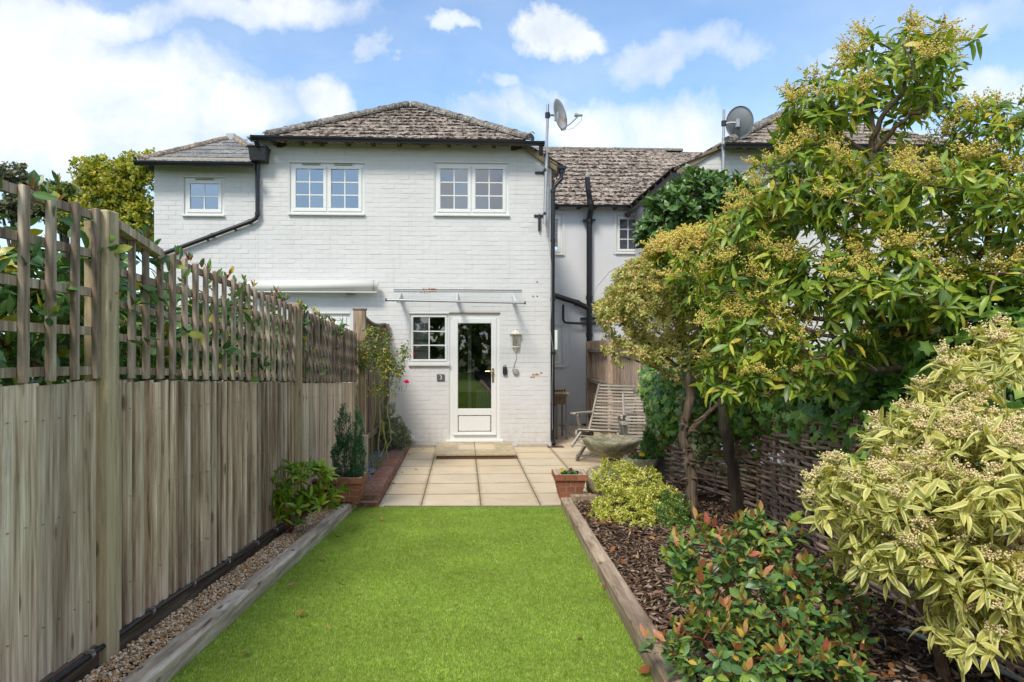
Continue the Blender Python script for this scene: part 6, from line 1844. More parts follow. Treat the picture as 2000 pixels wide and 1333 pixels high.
# tall pieris
D0 = 4.25
limbs = [([PX(1885, 1150, D0), PX(1872, 900, D0), PX(1855, 740, D0), PX(1846, 640, D0)], .055, .042),
         ([PX(1852, 700, D0), PX(1790, 660, 4.2), PX(1700, 612, 4.15), PX(1640, 562, 4.2), PX(1575, 560, 4.35), PX(1500, 545, 4.5), PX(1430, 520, 4.7)], .034, .010),
         ([PX(1690, 615, 4.15), PX(1600, 622, 4.3), PX(1500, 600, 4.4), PX(1430, 600, 4.5), PX(1380, 560, 4.6)], .018, .007),
         ([PX(1858, 730, D0), PX(1770, 722, 4.1), PX(1690, 716, 4.0), PX(1640, 668, 4.0), PX(1560, 640, 4.1)], .026, .009),
         ([PX(1640, 668, 4.0), PX(1560, 720, 4.0), PX(1500, 770, 4.1)], .012, .006),
         ([PX(1846, 640, D0), PX(1830, 560, 4.3), PX(1765, 475, 4.35), PX(1740, 420, 4.35), PX(1737, 350, 4.3), PX(1696, 300, 4.3)], .042, .026),
         ([PX(1830, 560, 4.3), PX(1742, 500, 4.2), PX(1700, 420, 4.1), PX(1600, 385, 4.1), PX(1520, 385, 4.2)], .022, .008),
         ([PX(1696, 300, 4.3), PX(1720, 240, 4.25), PX(1765, 170, 4.2), PX(1790, 110, 4.2)], .02, .008),
         ([PX(1700, 300, 4.3), PX(1760, 240, 4.2), PX(1815, 205, 4.1), PX(1870, 160, 4.0)], .016, .007),
         ([PX(1696, 300, 4.3), PX(1650, 270, 4.3), PX(1610, 235, 4.4), PX(1570, 190, 4.4)], .016, .007),
         ([PX(1740, 350, 4.3), PX(1690, 180, 4.6), PX(1690, 120, 4.6)], .014, .006),
         ([PX(1846, 640, D0), PX(1890, 560, 4.1), PX(1930, 460, 4.0), PX(1960, 340, 3.9)], .032, .01),
         ([PX(1850, 660, D0), PX(1920, 600, 3.9), PX(1990, 560, 3.7)], .024, .01)]
blobs = [blob(1720, 190, 140, 110, 4.3, .5, .6), blob(1600, 230, 75, 80, 4.3, .35), blob(1810, 145, 70, 75, 4.2, .35, .7), blob(1910, 285, 75, 80, 4.0, .4), blob(1740, 110, 100, 60, 4.4, .3, .7),
         blob(1560, 370, 100, 85, 4.3, .45), blob(1680, 400, 110, 90, 4.0, .45), blob(1830, 400, 130, 90, 3.9, .5), blob(1960, 440, 90, 120, 3.8, .5), blob(1985, 570, 70, 90, 3.9, .4),
         blob(1470, 440, 90, 60, 4.5, .4), blob(1480, 560, 110, 80, 4.4, .4), blob(1400, 520, 90, 50, 4.7, .35, .8),
         blob(1600, 560, 110, 85, 4.1, .45), blob(1740, 570, 120, 90, 3.9, .5), blob(1890, 580, 120, 80, 3.8, .45), blob(1470, 660, 100, 80, 4.3, .4), blob(1600, 680, 100, 60, 4.1, .35, .8),
         blob(1440, 740, 70, 60, 4.3, .3), blob(1750, 680, 110, 55, 4.3, .35, .9), blob(1560, 740, 80, 40, 4.2, .3, .6), blob(1900, 690, 90, 60, 4.1, .35, .8)]
t, P, O, S_ = plant('pieris_tree', 'tall multi stemmed green shrub with yellow bud sprays, rising above the roof', 'shrub', PX(1885, 1150, D0), blobs, 1650, LANCE, 'pieris_leaf', (.055, .118),
                    (5, 9), (35, 105), .30, .045, .5, limbs, .0045, 300, .42, 31, 'bark', 'twig_brown', maxgrow=650)
top = np.where((O[:, 2] > .05) & (np.random.default_rng(4).random(len(P)) < .50))[0]
panicles(t, P[top] + S_[top] * .02, S_[top], Mt['pieris_flower'], .12, 7, 16, .0055, 41, .7)

# middle shrub with golden flower shelf
D1 = 5.95
limbs = [([PX(1447, 1038, D1), PX(1436, 950, D1), PX(1424, 880, D1), PX(1412, 800, D1), PX(1420, 700, 6.0), PX(1440, 600, 5.9), PX(1450, 520, 5.9)], .062, .02),
         ([PX(1418, 780, D1), PX(1380, 680, 6.0), PX(1350, 560, 5.9), PX(1320, 500, 5.9)], .026, .008), ([PX(1425, 680, 6.), PX(1400, 600, 5.8), PX(1390, 500, 5.7)], .02, .008)]
blobs = [blob(1410, 500, 115, 42, 5.85, .45), blob(1330, 505, 55, 34, 5.85, .3), blob(1390, 570, 100, 50, 5.7, .4, .7), blob(1470, 455, 65, 34, 5.8, .3)]
t, P, O, S_ = plant('golden_shrub', 'broad shrub topped with a shelf of yellow flower sprays, dark bare trunk', 'shrub', PX(1447, 1038, D1), blobs, 430, LANCE, 'pieris_leaf', (.055, .10), (5, 8), (50, 100), .25, .03, .55, limbs, .004, 200, .4, 53, 'bark_dark')
top = np.where(O[:, 2] > -.05)[0]
panicles(t, P[top] + S_[top] * .02, S_[top], Mt['pieris_flower'], .14, 12, 20, .0075, 43, .8)

# small leaved domed tree
D2 = 6.1
limbs = [([PX(1352, 1030, D2), PX(1350, 960, D2), PX(1347, 900, D2), PX(1336, 850, D2), PX(1346, 780, D2), PX(1340, 720, D2)], .055, .034),
         ([PX(1338, 850, D2), PX(1370, 820, 6.05), PX(1410, 780, 6.05), PX(1450, 720, 6.05)], .030, .012),
         ([PX(1342, 730, D2), PX(1290, 690, 6.6), PX(1240, 650, 6.7), PX(1200, 620, 6.8)], .02, .006), ([PX(1342, 730, D2), PX(1320, 640, 6.6), PX(1280, 560, 6.6)], .022, .006),
         ([PX(1342, 740, D2), PX(1280, 720, 6.5), PX(1230, 700, 6.5), PX(1190, 690, 6.5)], .014, .005), ([PX(1342, 730, D2), PX(1390, 640, 6.5), PX(1420, 560, 6.5)], .022, .006)]
blobs = [blob(1310, 600, 120, 90, 6.6, .6), blob(1225, 620, 62, 62, 6.7, .35), blob(1260, 550, 60, 45, 6.7, .35), blob(1400, 620, 110, 90, 6.4, .5, .8), blob(1350, 700, 100, 50, 6.4, .4, .6), blob(1225, 690, 50, 25, 6.5, .25, .35)]
t, P, O, S_ = plant('domed_tree', 'small clipped dome tree with tiny cream, green and pinkish leaves, knobbly trunk', 'tree', PX(1352, 1030, D2), blobs, 4200, SMALL, 'small_varieg_leaf', (.026, .048), (6, 9), (40, 90), .1, .03, .55, limbs, .0028, 300, .72, 61, 'bark', maxgrow=900, lowcut=-.2, jitter=.5)
kn = MB()
r_ = random.Random(8)
for k in range(26):
    p = PX(1348 + r_.uniform(-16, 12), r_.uniform(820, 940), D2 - .05); kn.tube([p, p + Vector((r_.uniform(-.06, .06), -r_.uniform(.0, .05), r_.uniform(-.01, .04)))], [.012, .005], 5)
part('burr', kn, Mt['bark'], t)

# glossy laurel behind
D3 = 8.8
blobs = [blob(1375, 425, 105, 86, D3, .7), blob(1308, 462, 56, 66, D3, .5), blob(1430, 480, 100, 100, D3, .7), blob(1400, 560, 150, 100, D3, .8, .7)]
limbs = [([PX(1420, 900, D3), PX(1415, 700, D3), PX(1400, 520, D3)], .06, .03)]
plant('laurel', 'rounded glossy dark green laurel in front of the neighbouring wing', 'shrub', PX(1420, 900, D3), blobs, 1500, OVLONG, 'laurel_leaf', (.09, .14), (6, 9), (30, 75), .0, .06, .7, limbs, .004, 300, .78, 71, lowcut=-.2)

# ivy over the hurdles
def ivy(name, label, base, blobs, n, mat, L, seed, nsingle=300, shell=.7):
    t = thing(name, label, 'ivy', tuple(base), 'g'); P, O = sample_blobs(blobs, n, shell, 2, -.8, seed); r = np.random.default_rng(seed)
    m = len(P); O2 = O.copy(); O2[:, 1] -= .5; O2[:, 2] += .35; O2 += r.normal(0, .3, (m, 3)); O2 /= np.linalg.norm(O2, axis=1, keepdims=True)
    d = np.stack([r.normal(0, .6, m), r.normal(0, .3, m), -np.abs(r.normal(.8, .4, m))], 1); d -= O2 * (d * O2).sum(1, keepdims=True)
    add_leaves(t, IVY, Mt[mat], P, frames(d, O2), r.uniform(L[0], L[1], m), nsingle, seed=seed, name='leaf')
    sk = Skel(); random.seed(seed); b = Vector(base); sk.limb([b, b + Vector((0, .03, .4)), b + Vector((.05, 0, .9))], .014, .008); k0 = 0; sk.grow(P[::max(1, m // 260)], .003, addnodes=True, sides=3); part('vines', sk.mb(), Mt['twig_brown'], t, kind='stuff')
    return t
def B3(x, y, z, rx, ry, rz, k=1.): return (np.array([x, y, z]), np.array([rx, ry, rz]), k)
ivy('ivy', 'dense bright ivy spilling over the hurdle behind the small domed tree', (2.0, 8.0, .05), [B3(1.98, 8.05, 1.10, .30, .4, .55), B3(2.15, 7.5, 1.08, .34, .4, .52), B3(2.32, 7.0, 1.12, .32, .35, .48), B3(2.45, 6.6, 1.12, .32, .3, .5), B3(1.92, 7.95, .62, .15, .2, .34, .7), B3(2.05, 7.1, .85, .2, .25, .3, .6), B3(1.86, 7.35, .98, .2, .3, .36), B3(2.05, 6.85, 1.05, .2, .25, .34, .8)], 4600, 'ivy_leaf', (.045, .075), 81)
ivy('ivy', 'dark large leaved ivy on the hurdle below the tall shrub', (2.6, 5.6, .08), [B3(2.62, 6.1, 1.12, .32, .4, .42), B3(2.55, 5.4, 1.10, .32, .45, .45), B3(2.5, 4.8, 1.05, .3, .4, .48), B3(2.42, 4.2, 1.0, .28, .4, .45), B3(2.9, 5.2, 1.3, .3, .9, .5), B3(2.65, 4.5, 1.42, .35, .5, .4), B3(2.7, 3.8, 1.4, .35, .5, .42), B3(3.0, 4.4, 1.6, .4, .8, .45, .8)], 3600, 'ivy_leaf', (.055, .10), 83)
ivy('ivy', 'pale cream edged ivy around the knobbly trunk', (1.95, 6.75, .04), [B3(1.98, 6.8, 1.0, .22, .2, .32), B3(2.12, 6.75, .72, .16, .15, .22), B3(1.95, 6.75, .6, .13, .12, .2)], 520, 'ivy_pale', (.035, .06), 85, 150, .3)

# cream variegated shrub, nearest on the right
D4 = 2.9
limbs = [([PX(1850, 1375, D4), PX(1840, 1250, D4), PX(1860, 1130, D4), PX(1900, 1050, D4)], .026, .016), ([PX(1850, 1330, D4), PX(1800, 1180, 2.8), PX(1760, 1060, 2.8), PX(1700, 980, 2.8)], .02, .007),
         ([PX(1870, 1110, D4), PX(1840, 980, 2.9), PX(1850, 860, 3.0), PX(1900, 740, 3.1)], .018, .006), ([PX(2000, 1055, 2.8), PX(1930, 1058, 2.8), PX(1870, 1030, 2.75), PX(1830, 980, 2.75)], .014, .008), ([PX(1900, 1050, D4), PX(1960, 960, 2.8), PX(2010, 880, 2.7)], .016, .007)]
blobs = [blob(1850, 860, 150, 70, 2.95, .28), blob(1700, 960, 115, 55, 2.85, .24), blob(1620, 990, 50, 28, 2.85, .15, .7), blob(1800, 970, 130, 80, 2.75, .25), blob(1930, 940, 110, 110, 2.7, .28), blob(1760, 1060, 100, 70, 2.75, .22, .8),
         blob(1690, 1080, 45, 60, 2.8, .15, .7), blob(1880, 1110, 100, 80, 2.65, .22), blob(1965, 1180, 70, 110, 2.6, .22), blob(1900, 720, 80, 45, 3.1, .22, .8), blob(1970, 680, 60, 50, 3.1, .2, .7), blob(1840, 790, 70, 40, 3.05, .2, .5), blob(1830, 1180, 70, 40, 2.75, .15, .5), blob(1900, 1240, 95, 50, 2.6, .16, .5)]
t, P, O, S_ = plant('variegated_shrub', 'large cream and green variegated shrub filling the right edge', 'shrub', PX(1850, 1375, D4), blobs, 760, LANCE2, 'varieg_leaf', (.048, .102), (5, 8), (35, 105), .32, .035, .4, limbs, .0032, 300, .35, 91, 'twig_brown', 'twig_green')
top = np.where((O[:, 2] > .1) & (np.random.default_rng(6).random(len(P)) < .5))[0]
panicles(t, P[top] + S_[top] * .015, S_[top], Mt['varieg_flower'], .055, 9, 12, .0046, 47, .85)

# red tipped photinia in the bed
D5 = 2.95
limbs = [([PX(1500, 1390, D5), PX(1490, 1290, D5), PX(1440, 1180, D5), PX(1400, 1100, D5)], .013, .005), ([PX(1510, 1390, D5), PX(1540, 1250, D5), PX(1560, 1150, 3.0), PX(1500, 1060, 3.1)], .013, .005), ([PX(1490, 1370, D5), PX(1400, 1280, 2.85), PX(1330, 1220, 2.8)], .011, .004), ([PX(1515, 1390, D5), PX(1610, 1270, 3.0), PX(1650, 1180, 3.1)], .011, .004)]
blobs = [blob(1480, 1170, 150, 105, 3.0, .28), blob(1400, 1080, 95, 60, 3.05, .2, .8), blob(1590, 1190, 95, 100, 3.1, .25), blob(1400, 1280, 125, 70, 2.75, .22), blob(1540, 1300, 140, 75, 2.8, .25), blob(1370, 1150, 60, 60, 2.95, .15, .5), blob(1500, 1040, 70, 35, 3.15, .16, .6), blob(1640, 1290, 60, 50, 2.95, .18, .6)]
t, P, O, S_ = plant('photinia', 'red and orange tipped evergreen shrub in the bark bed, bottom right', 'shrub', PX(1505, 1390, D5), blobs, 370, OVAL, 'photinia_leaf', (.032, .064), (6, 9), (30, 75), .05, .06, .7, limbs, .0026, 300, .45, 101, 'twig_red', 'twig_red', jitter=.45)
top = np.where((O[:, 2] > .0) & (np.random.default_rng(7).random(len(P)) < .8))[0]
pos, R, sc, _, _ = shoots(P[top] + S_[top] * .012, S_[top], (2, 4), (.034, .066), (12, 45), .0, -.15, .6, 105, .2)
add_leaves(t, OVLONG, Mt['photinia_red'], pos, R, sc, 0, rest='young_leaves')

# golden euonymus and box
b = PX(1235, 1040, 6.6)
plant('golden_euonymus', 'low golden yellow variegated shrub at the top of the bark bed', 'shrub', (b[0], 6.2, .04), [blob(1203, 940, 46, 42, 6.9, .26), blob(1222, 1000, 64, 45, 6.3, .3), blob(1280, 990, 50, 45, 6.3, .3), blob(1180, 1018, 28, 28, 6.2, .18, .7), blob(1250, 950, 45, 38, 6.8, .22), blob(1240, 1028, 66, 28, 6.0, .2)], 1500, SMALL, 'euonymus_leaf', (.020, .034), (6, 9), (35, 85), 0, .03, .6, None, .0022, 300, .78, 111, twigmat='twig_green', maxgrow=300, lowcut=-.5, jitter=.5)
plant('euonymus', 'dull green edging of low shrub beneath the golden one', 'shrub', (b[0] + .2, 5.9, .05), [blob(1290, 1060, 30, 20, 5.8, .18), blob(1320, 1070, 20, 16, 5.75, .12, .6)], 240, SMALL, 'euonymus_deep', (.018, .03), (6, 9), (35, 85), 0, .03, .6, None, .0022, 100, .7, 113, twigmat='twig_green', maxgrow=120)
b = PX(1318, 1060, 6.3)
plant('box_bush', 'small round dark green box bush left of the knobbly trunk', 'shrub', (b[0], 5.95, .05), [blob(1314, 1000, 32, 38, 6.0, .2), blob(1306, 1042, 30, 28, 5.85, .18)], 620, SMALL, 'box_leaf', (.015, .026), (7, 9), (35, 85), 0, .03, .6, None, .0022, 200, .75, 117, twigmat='twig_green', maxgrow=160)

# dense hedging behind the hurdles
plant('hedge', 'dark leafy undergrowth behind the woven hurdles', 'hedge', (2.9, 5, .05), [B3(2.55, 8.3, .6, .45, .6, .7), B3(2.95, 7.3, .7, .45, .7, .8), B3(3.05, 6.2, .75, .4, .8, .8), B3(2.98, 5.0, .75, .4, .8, .85), B3(2.85, 3.8, .75, .4, .8, .85), B3(2.75, 2.7, .75, .4, .8, .8)], 900, OVLONG, 'laurel_leaf', (.07, .12), (6, 8), (30, 85), .1, .05, .5, [([Vector((2.95, y, 0)), Vector((2.95, y + .1, .5)), Vector((2.95, y, .9))], .03, .015) for y in (3, 4.5, 6, 7.5)], .005, 0, .75, 195, lowcut=-1)

# conifers
def conifer(label, base, cols, n, mat, seed, L=(.02, .04)):
    bl = cols
    plant('conifer', label, 'conifer', base, bl, n, NEEDLE, mat, L, (7, 10), (10, 55), -.25, .05, 1.6, [([Vector(base), Vector(base) + Vector((0, 0, .3))], .012, .006)], .002, 150, .72, seed, twigmat='twig_brown', maxgrow=200, lowcut=-.9, jitter=.28)
zb = P_L[2] + .22
conifer('left taller dark green columnar conifer in the brick pot', (P_L[0] - .03, P_L[1], zb), [blob(672, 895, 23, 50, 6.8, .11), blob(671, 845, 16, 46, 6.8, .08, .8), blob(671, 806, 6, 20, 6.8, .03, .5)], 620, 'conifer_leaf', 121)
conifer('right slimmer columnar conifer in the brick pot', (P_L[0] + .08, P_L[1], zb), [blob(700, 892, 13, 46, 6.72, .06), blob(699, 845, 9, 40, 6.72, .045, .9), blob(698, 805, 4, 18, 6.72, .02, .5)], 380, 'conifer_leaf', 122)
q = PX(1265, 905, 7.75)
conifer('small bright green columnar conifer in the stone trough', (q[0], 7.75, .33), [blob(1266, 878, 15, 34, 7.75, .09), blob(1265, 850, 8, 18, 7.75, .05, .6)], 360, 'conifer_bright', 123)

# climbing rose, its flower and bud
base = PX(735, 928, 8.7)
limbs = [([PX(734, 928, 8.7), PX(740, 870, 8.7), PX(743, 790, 8.75), PX(746, 720, 8.8), PX(738, 660, 8.85)], .011, .004), ([PX(731, 930, 8.7), PX(716, 860, 8.7), PX(704, 800, 8.75), PX(706, 730, 8.8), PX(714, 665, 8.85)], .009, .004),
         ([PX(736, 925, 8.7), PX(762, 860, 8.65), PX(758, 800, 8.6), PX(775, 740, 8.6), PX(790, 700, 8.6)], .008, .003), ([PX(733, 930, 8.7), PX(726, 850, 8.6), PX(735, 790, 8.6), PX(728, 720, 8.6)], .008, .003), ([PX(743, 790, 8.75), PX(765, 740, 8.7), PX(797, 690, 8.6)], .005, .002), ([PX(743, 780, 8.7), PX(770, 765, 8.6), PX(790, 765, 8.6)], .004, .002),
         ([PX(738, 915, 8.5), PX(752, 860, 8.5), PX(745, 820, 8.5), PX(756, 880, 8.5), PX(758, 905, 8.5)], .006, .004)]
t, P, O, S_ = plant('climbing_rose', 'leggy climbing rose with yellowing leaves against the dark fence panel', 'rose', base, [blob(735, 690, 34, 55, 8.75, .15), blob(708, 700, 18, 45, 8.75, .12, .7), blob(765, 720, 30, 45, 8.65, .15), blob(790, 690, 16, 26, 8.6, .12, .5), blob(745, 760, 38, 25, 8.7, .12, .5), blob(728, 650, 25, 22, 8.8, .1, .6), blob(755, 660, 20, 22, 8.7, .1, .3)],
      520, OVAL, 'rose_leaf', (.022, .042), (3, 6), (50, 110), .3, .06, .3, limbs, .0022, 300, .15, 131, 'twig_green', 'twig_green', maxgrow=290)
fl = PX(794, 748, 8.58); r = np.random.default_rng(3); m = 22
az = r.uniform(0, 6.28, m); el = np.linspace(1.3, .1, m); d = np.stack([np.cos(az) * np.cos(el), -.45 + np.sin(az) * np.cos(el), np.sin(el)], 1)
me = scatter_mesh('petals', ROUND, r.integers(0, 4, m), np.zeros((m, 3)), frames(d, np.tile([[0, -.6, .6]], (m, 1)) - d * .3), r.uniform(.028, .045, m), Mt['rose_petal'])
o = bpy.data.objects.new('flower', me); C.objects.link(o); o.parent = t; o.location = fl - OFF[t.name]; o['label'] = 'single open bright pink rose'
fb = PX(808, 693, 8.58); me = scatter_mesh('petals', ROUND, r.integers(0, 4, 6), np.zeros((6, 3)), frames(np.array([[.1, -.1, 1.]] * 6) + r.normal(0, .2, (6, 3)), r.normal(0, 1, (6, 3))), np.full(6, .026), Mt['rose_petal'])
o = bpy.data.objects.new('bud', me); C.objects.link(o); o.parent = t; o.location = fb - OFF[t.name]
sk = MB(); sk.tube([PX(790, 765, 8.6), PX(794, 757, 8.58), fl], .002, 5); sk.tube([PX(797, 690, 8.6), PX(804, 700, 8.58), fb], .002, 5); part('flower_stalk', sk, Mt['twig_green'], t)

b = PX(775, 895, 10.2)
plant('silvery_bush', 'rounded grey green variegated bush against the white wall', 'shrub', (b[0], 10.3, .04), [blob(768, 850, 26, 38, 10.3, .28), blob(760, 812, 14, 26, 10.3, .15, .6), blob(784, 862, 20, 28, 10.2, .2)], 560, SMALL, 'grey_bush_leaf', (.022, .04), (7, 9), (20, 60), -.05, .05, .9, None, .0022, 250, .6, 141, twigmat='twig_brown', maxgrow=200)

# peony like plant by the fence
b = PX(562, 1048, 5.6); bb = (b[0], 5.6, lz(5.6))
limbs = [([Vector(bb) + Vector((0, 0, -.01)), PX(566, 990, 5.6), PX(560, 940, 5.6)], .009, .005), ([Vector(bb), PX(585, 1010, 5.55), PX(615, 985, 5.5)], .009, .004), ([Vector(bb), PX(548, 1000, 5.6), PX(530, 980, 5.55)], .008, .004), ([Vector(bb), PX(600, 1000, 5.7), PX(640, 985, 5.8)], .008, .004)]
plant('peony', 'leafy green perennial with reddish stems growing in the gravel', 'plant', bb, [blob(560, 945, 42, 42, 5.6, .18), blob(605, 935, 40, 28, 5.6, .16), blob(625, 975, 38, 26, 5.6, .16), blob(530, 985, 30, 26, 5.55, .12), blob(575, 985, 40, 30, 5.5, .14), blob(560, 1010, 30, 18, 5.5, .12, .5)], 105, LANCE2, 'peony_leaf', (.07, .115), (5, 8), (25, 75), -.05, .03, .7, limbs, .003, 300, .4, 151, 'twig_red', 'twig_red')
plant('heuchera', 'small dark red leaved plant beside the conifer pot', 'plant', (-1.60, 6.55, .05), [B3(-1.60, 6.6, .24, .12, .1, .12)], 34, ROUND, 'heuchera_leaf', (.05, .075), (4, 6), (50, 95), .1, .02, .6, None, .003, 100, .4, 155, twigmat='twig_red')

# pansies in pots
def pansies(label, c, s, n, nf, seed, dark=True):
    t = thing('pansy', label, 'flowers', c, 'g'); r = np.random.default_rng(seed)
    P = np.array(c) + np.stack([r.uniform(-s, s, n), r.uniform(-s, s, n), r.uniform(.005, .03, n)], 1); O = np.tile([[0, 0, 1.]], (n, 1)) + r.normal(0, .3, (n, 3))
    pos, R, sc, S_, _ = shoots(P, O, (5, 7), (.03, .05), (40, 90), .0, .01, .4, seed); add_leaves(t, ROUND, Mt['pansy_leaf'], pos, R, sc, 60, seed=seed)
    for k in range(nf):
        f = Vector(c) + Vector((r.uniform(-s, s) * .9, -s * .6, .06 + r.uniform(0, .02))); az = np.linspace(0, 6.28, 6)[:5]; d = np.stack([np.cos(az), -.25 + 0 * az, np.sin(az)], 1)
        me = scatter_mesh('petals', ROUND, np.zeros(5, int), np.zeros((5, 3)), frames(d, np.tile([[0, -1., .3]], (5, 1))), np.full(5, .026), Mt['pansy_petal' if k % 2 == 0 else 'pansy_dark'])
        o = bpy.data.objects.new('flower', me); C.objects.link(o); o.parent = t; o.location = f - Vector(c)
    return t
pansies('low pansies with one dark bloom in the small brick pot', (P_R[0], P_R[1], .235), .10, 22, 2, 161)
pansies('yellow and dark pansies spilling from the stone trough', (PX(1252, 930, 7.7)[0], 7.72, .345), .12, 26, 3, 163)
q = Vector((P_R[0], P_R[1], 0))

# photinia hedge behind the left fence
bl = []
for i in range(9):
    y = 1.3 + i * .88; top = (2.13 if y < 3.1 else 2.09 - (y - 3.1) * .062); bl.append(B3(-2.22, y, top - .42, .34, .6, .44)); bl.append(B3(-2.85, y, top - .42, .32, .6, .42, .7))
t, P, O, S_ = plant('photinia_hedge', 'glossy green hedge with red shoots growing behind and through the trellis', 'hedge', (-2.3, 4.5, lz(4.5)), bl, 2100, OVLONG, 'hedge_leaf', (.075, .12), (6, 9), (35, 80), .05, .06, .55,
      [([Vector((-2.35, y, 0)), Vector((-2.3, y + .1, .9)), Vector((-2.25, y, 1.5))], .02, .012) for y in (1.6, 3., 4.4, 5.8, 7.2)], .0045, 250, .5, 171, 'bark_dark', 'twig_red')
# sprigs poking through the trellis and above it
r = np.random.default_rng(12); n = 190; y = r.uniform(1.9, 8.3, n); z = np.where(y < 3.1, 1.5, 1.45 - (y - 3.1) * .05) + r.random(n) * .66
P = np.stack([r.uniform(-1.84, -1.71, n), y, z], 1); O = np.tile([[1., -.1, .1]], (n, 1)) + r.normal(0, .4, (n, 3))
pos, R, sc, S2, _ = shoots(P, O, (2, 4), (.07, .11), (20, 70), .05, .1, .1, 175); add_leaves(t, OVLONG, Mt['hedge_leaf'], pos, R, sc, 50, seed=176, rest='sprigs')
n = 80; y = r.uniform(2.6, 8.5, n); topz = np.where(y < 3.1, 2.17, 2.10 - (y - 3.1) * .057) + .02
P = np.stack([r.uniform(-1.95, -1.74, n), y, topz + r.uniform(-.02, .05, n)], 1); O = np.tile([[.1, 0, 1.]], (n, 1)) + r.normal(0, .2, (n, 3))
pos, R, sc, S2, _ = shoots(P, O, (3, 5), (.035, .065), (5, 35), .0, -.2, .6, 177, .15); add_leaves(t, LANCE, Mt['hedge_red'], pos[::2], R[::2], sc[::2], 0, rest='red_shoots'); add_leaves(t, OVLONG, Mt['hedge_leaf'], pos[1::2], R[1::2], sc[1::2] * 1.2, 0, rest='top_leaves')

# trees beyond the fence
def tree(label, base, blobs, n, mat, L, seed, tilt=(20, 100)):
    b = Vector(base); c = Vector(blobs[0][0].tolist())
    limbs = [([b, b.lerp(c, .5) + Vector((.1, 0, .2)), c], .22, .07)]
    for bl_ in blobs[1:]:
        e = Vector(bl_[0].tolist()); limbs.append(([b.lerp(c, .55), b.lerp(c, .7).lerp(e, .4), e], .08, .03))
    return plant('background_tree', label, 'tree', base, blobs, n, ROUND, mat, L, (5, 8), tilt, .1, .15, .3, limbs, .012, 0, .30, seed, 'bark_dark', 'bark_dark', maxgrow=350, lowcut=-1, jitter=.6, power=1.3)
tree('tall oak turning gold, beside the left wing of the house', PX(240, 730, 24), [blob(228, 368, 66, 66, 24, 1.3), blob(175, 340, 32, 38, 23.5, .7, .8), blob(270, 330, 42, 34, 24, .8), blob(215, 440, 70, 40, 24, 1.2), blob(268, 430, 40, 60, 24, 1.), blob(170, 420, 40, 36, 24, .8, .7), blob(300, 312, 22, 20, 24, .5, .6)], 2600, 'oak_leaf', (.09, .15), 181)
tree('low green oak between the gold oak and the trellis', PX(125, 700, 27), [blob(125, 385, 42, 30, 27, .9), blob(105, 395, 22, 20, 27, .6, .7), blob(140, 435, 40, 25, 27, .9)], 700, 'oak_green', (.10, .16), 183)
tree('dark olive tree at the far left edge behind the trellis', PX(30, 700, 33), [blob(20, 352, 42, 32, 33, 1.2), blob(70, 372, 32, 24, 33, .8, .8), blob(85, 405, 32, 18, 33, .8, .7), blob(-30, 350, 40, 30, 33, 1, .7), blob(40, 410, 60, 25, 33, 1.2)], 850, 'dark_tree_leaf', (.14, .24), 185)
# garden behind the camera, seen only in the door's reflection
plant('hedge', 'tall green hedge closing the garden behind the camera', 'hedge', (0, -6, .5), [B3(x_, -6.0, 2.2, 1.1, .7, 2.0) for x_ in (-3, -1.5, 0, 1.5, 3)], 1700, ROUND, 'oak_green', (.14, .22), (5, 7), (30, 90), .1, .05, .4, [([Vector((0, -6.2, .4)), Vector((0, -6.2, 2))], .08, .05)], .01, 0, .8, 191)

# leaves dropped on lawn and patio
LF = [leaf_tpl(1, .55, .35, -.15, .5, .3), leaf_tpl(1, .45, .5, .2, .5, -.4), leaf_tpl(1, .6, .2, -.25, .45, .6)]
fm = leafmesh(LF, Mt['dead_leaf'])
spots = [(684, 1037, .05, 'tan leaf on the lawn, leftmost of the cluster near the brick pot'), (723, 1013, .05, 'pale leaf at the far left corner of the lawn by the brick edging'),
         (744, 1019, .05, 'brown leaf second from the far left corner of the lawn'), (668, 1056, .06, 'orange leaf on the lawn just below the cluster by the brick pot'), (625, 1095, .07, 'largest curled tan leaf beside the left timber, middle of the lawn'),
         (675, 1150, .04, 'small brown leaf on the left half of the lawn, alone'), (644, 1236, .03, 'tiny pale leaf low on the left half of the lawn'), (480, 1278, .06, 'rust leaf against the left timber near the bottom of the frame'),
         (583, 1210, .06, 'long thin tan leaf on the lower left lawn'), (1010, 1120, .03, 'tiny dark leaf near the middle of the lawn'), (1080, 1080, .04, 'brown leaf on the lawn left of the far brown timber'),
         (1130, 1248, .05, 'dark curled leaf on the lower right lawn'), (1175, 1155, .05, 'orange leaf touching the brown timber where its two lengths meet'), (1090, 1017, .04, 'small orange leaf at the far right corner of the lawn'),
         (955, 1123, .03, 'tiny brown leaf left of the middle of the lawn'), (560, 1150, .05, 'brown leaf at the foot of the left timber, halfway along'), (1247, 1323, .06, 'pale tan leaf at the bottom right corner of the lawn')]
r_ = random.Random(77)
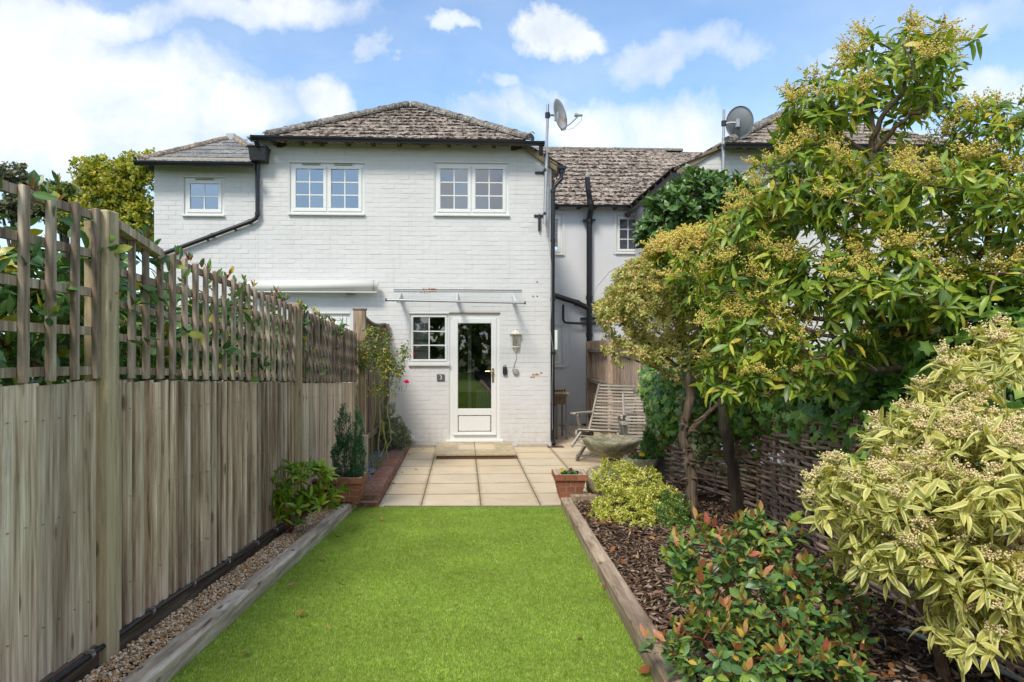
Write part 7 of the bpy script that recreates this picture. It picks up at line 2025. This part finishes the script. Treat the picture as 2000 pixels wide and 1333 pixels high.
for i, (px, py, L, lab) in enumerate(spots):
    k = (682 - py) / F; d = (CH - .046 * 6.97) / (-k - .046); p = PX(px, py, d); p.z = lz(d) + .022
    o = bpy.data.objects.new('fallen_leaf', r_.choice(fm)); C.objects.link(o); place(o, p, 'g', r_.uniform(0, 6.28)); o.scale = (L, L, L); o.rotation_euler.x = r_.uniform(-.4, .4)
    tag(o, lab, 'leaf', 'brown leaves dropped on the lawn')
for i, (px, py, lab) in enumerate([(827, 877, 'largest dark leaf on the patio at the wall left of the step'), (799, 890, 'dark leaf on the patio beside the far end of the brick edging'), (786, 923, 'flat dark leaf on the left column of patio slabs, halfway'), (809, 918, 'small leaf near the joint of the left patio slabs'), (772, 945, 'nearest dark leaf on the left column of patio slabs'), (1127, 845, 'small dark leaf on the side passage slabs near the desk legs')]):
    d = CH * F / (py - 682); p = PX(px, py, d); p.z = .006
    o = bpy.data.objects.new('fallen_leaf', r_.choice(fm)); C.objects.link(o); place(o, p, 'g', r_.uniform(0, 6.28)); L = .045; o.scale = (L, L, L); o.rotation_euler.x = r_.uniform(-.5, .5)
    tag(o, lab, 'leaf', 'brown leaves dropped on the patio')
# brighter leaves among the bark
n = 420; x = .8 + RNG.random(n) * 1.5; y = RNG.uniform(1.4, 7.6, n); z = lz(y) + np.where(y > 7.04, .11, .045)
me = scatter_mesh('leaf_litter', LF, RNG.integers(0, 3, n), gpts(x, y, z), rot_rand(n, 1.3), RNG.uniform(.03, .07, n), Mt['dead_leaf']); stuff_obj('leaf_litter', me, 'orange and brown fallen leaves scattered over the bark mulch')
# leaky hose on the mulch
mb = MB(); mb.tube([PX(1725, 1228, 3.6) * 1.0 + Vector((0, 0, 0)), Vector((1.98, 3.35, .22)), Vector((2.02, 3.1, .24)), Vector((2.1, 2.8, .25)), Vector((2.2, 2.4, .27))], .012, 7); solo('hose', mb, Mt['grey_plastic'], 'grey green hose lying in the bark under the cream leaved shrub', 'hose', (2.0, 3.2, .22), 'g', smooth=True)
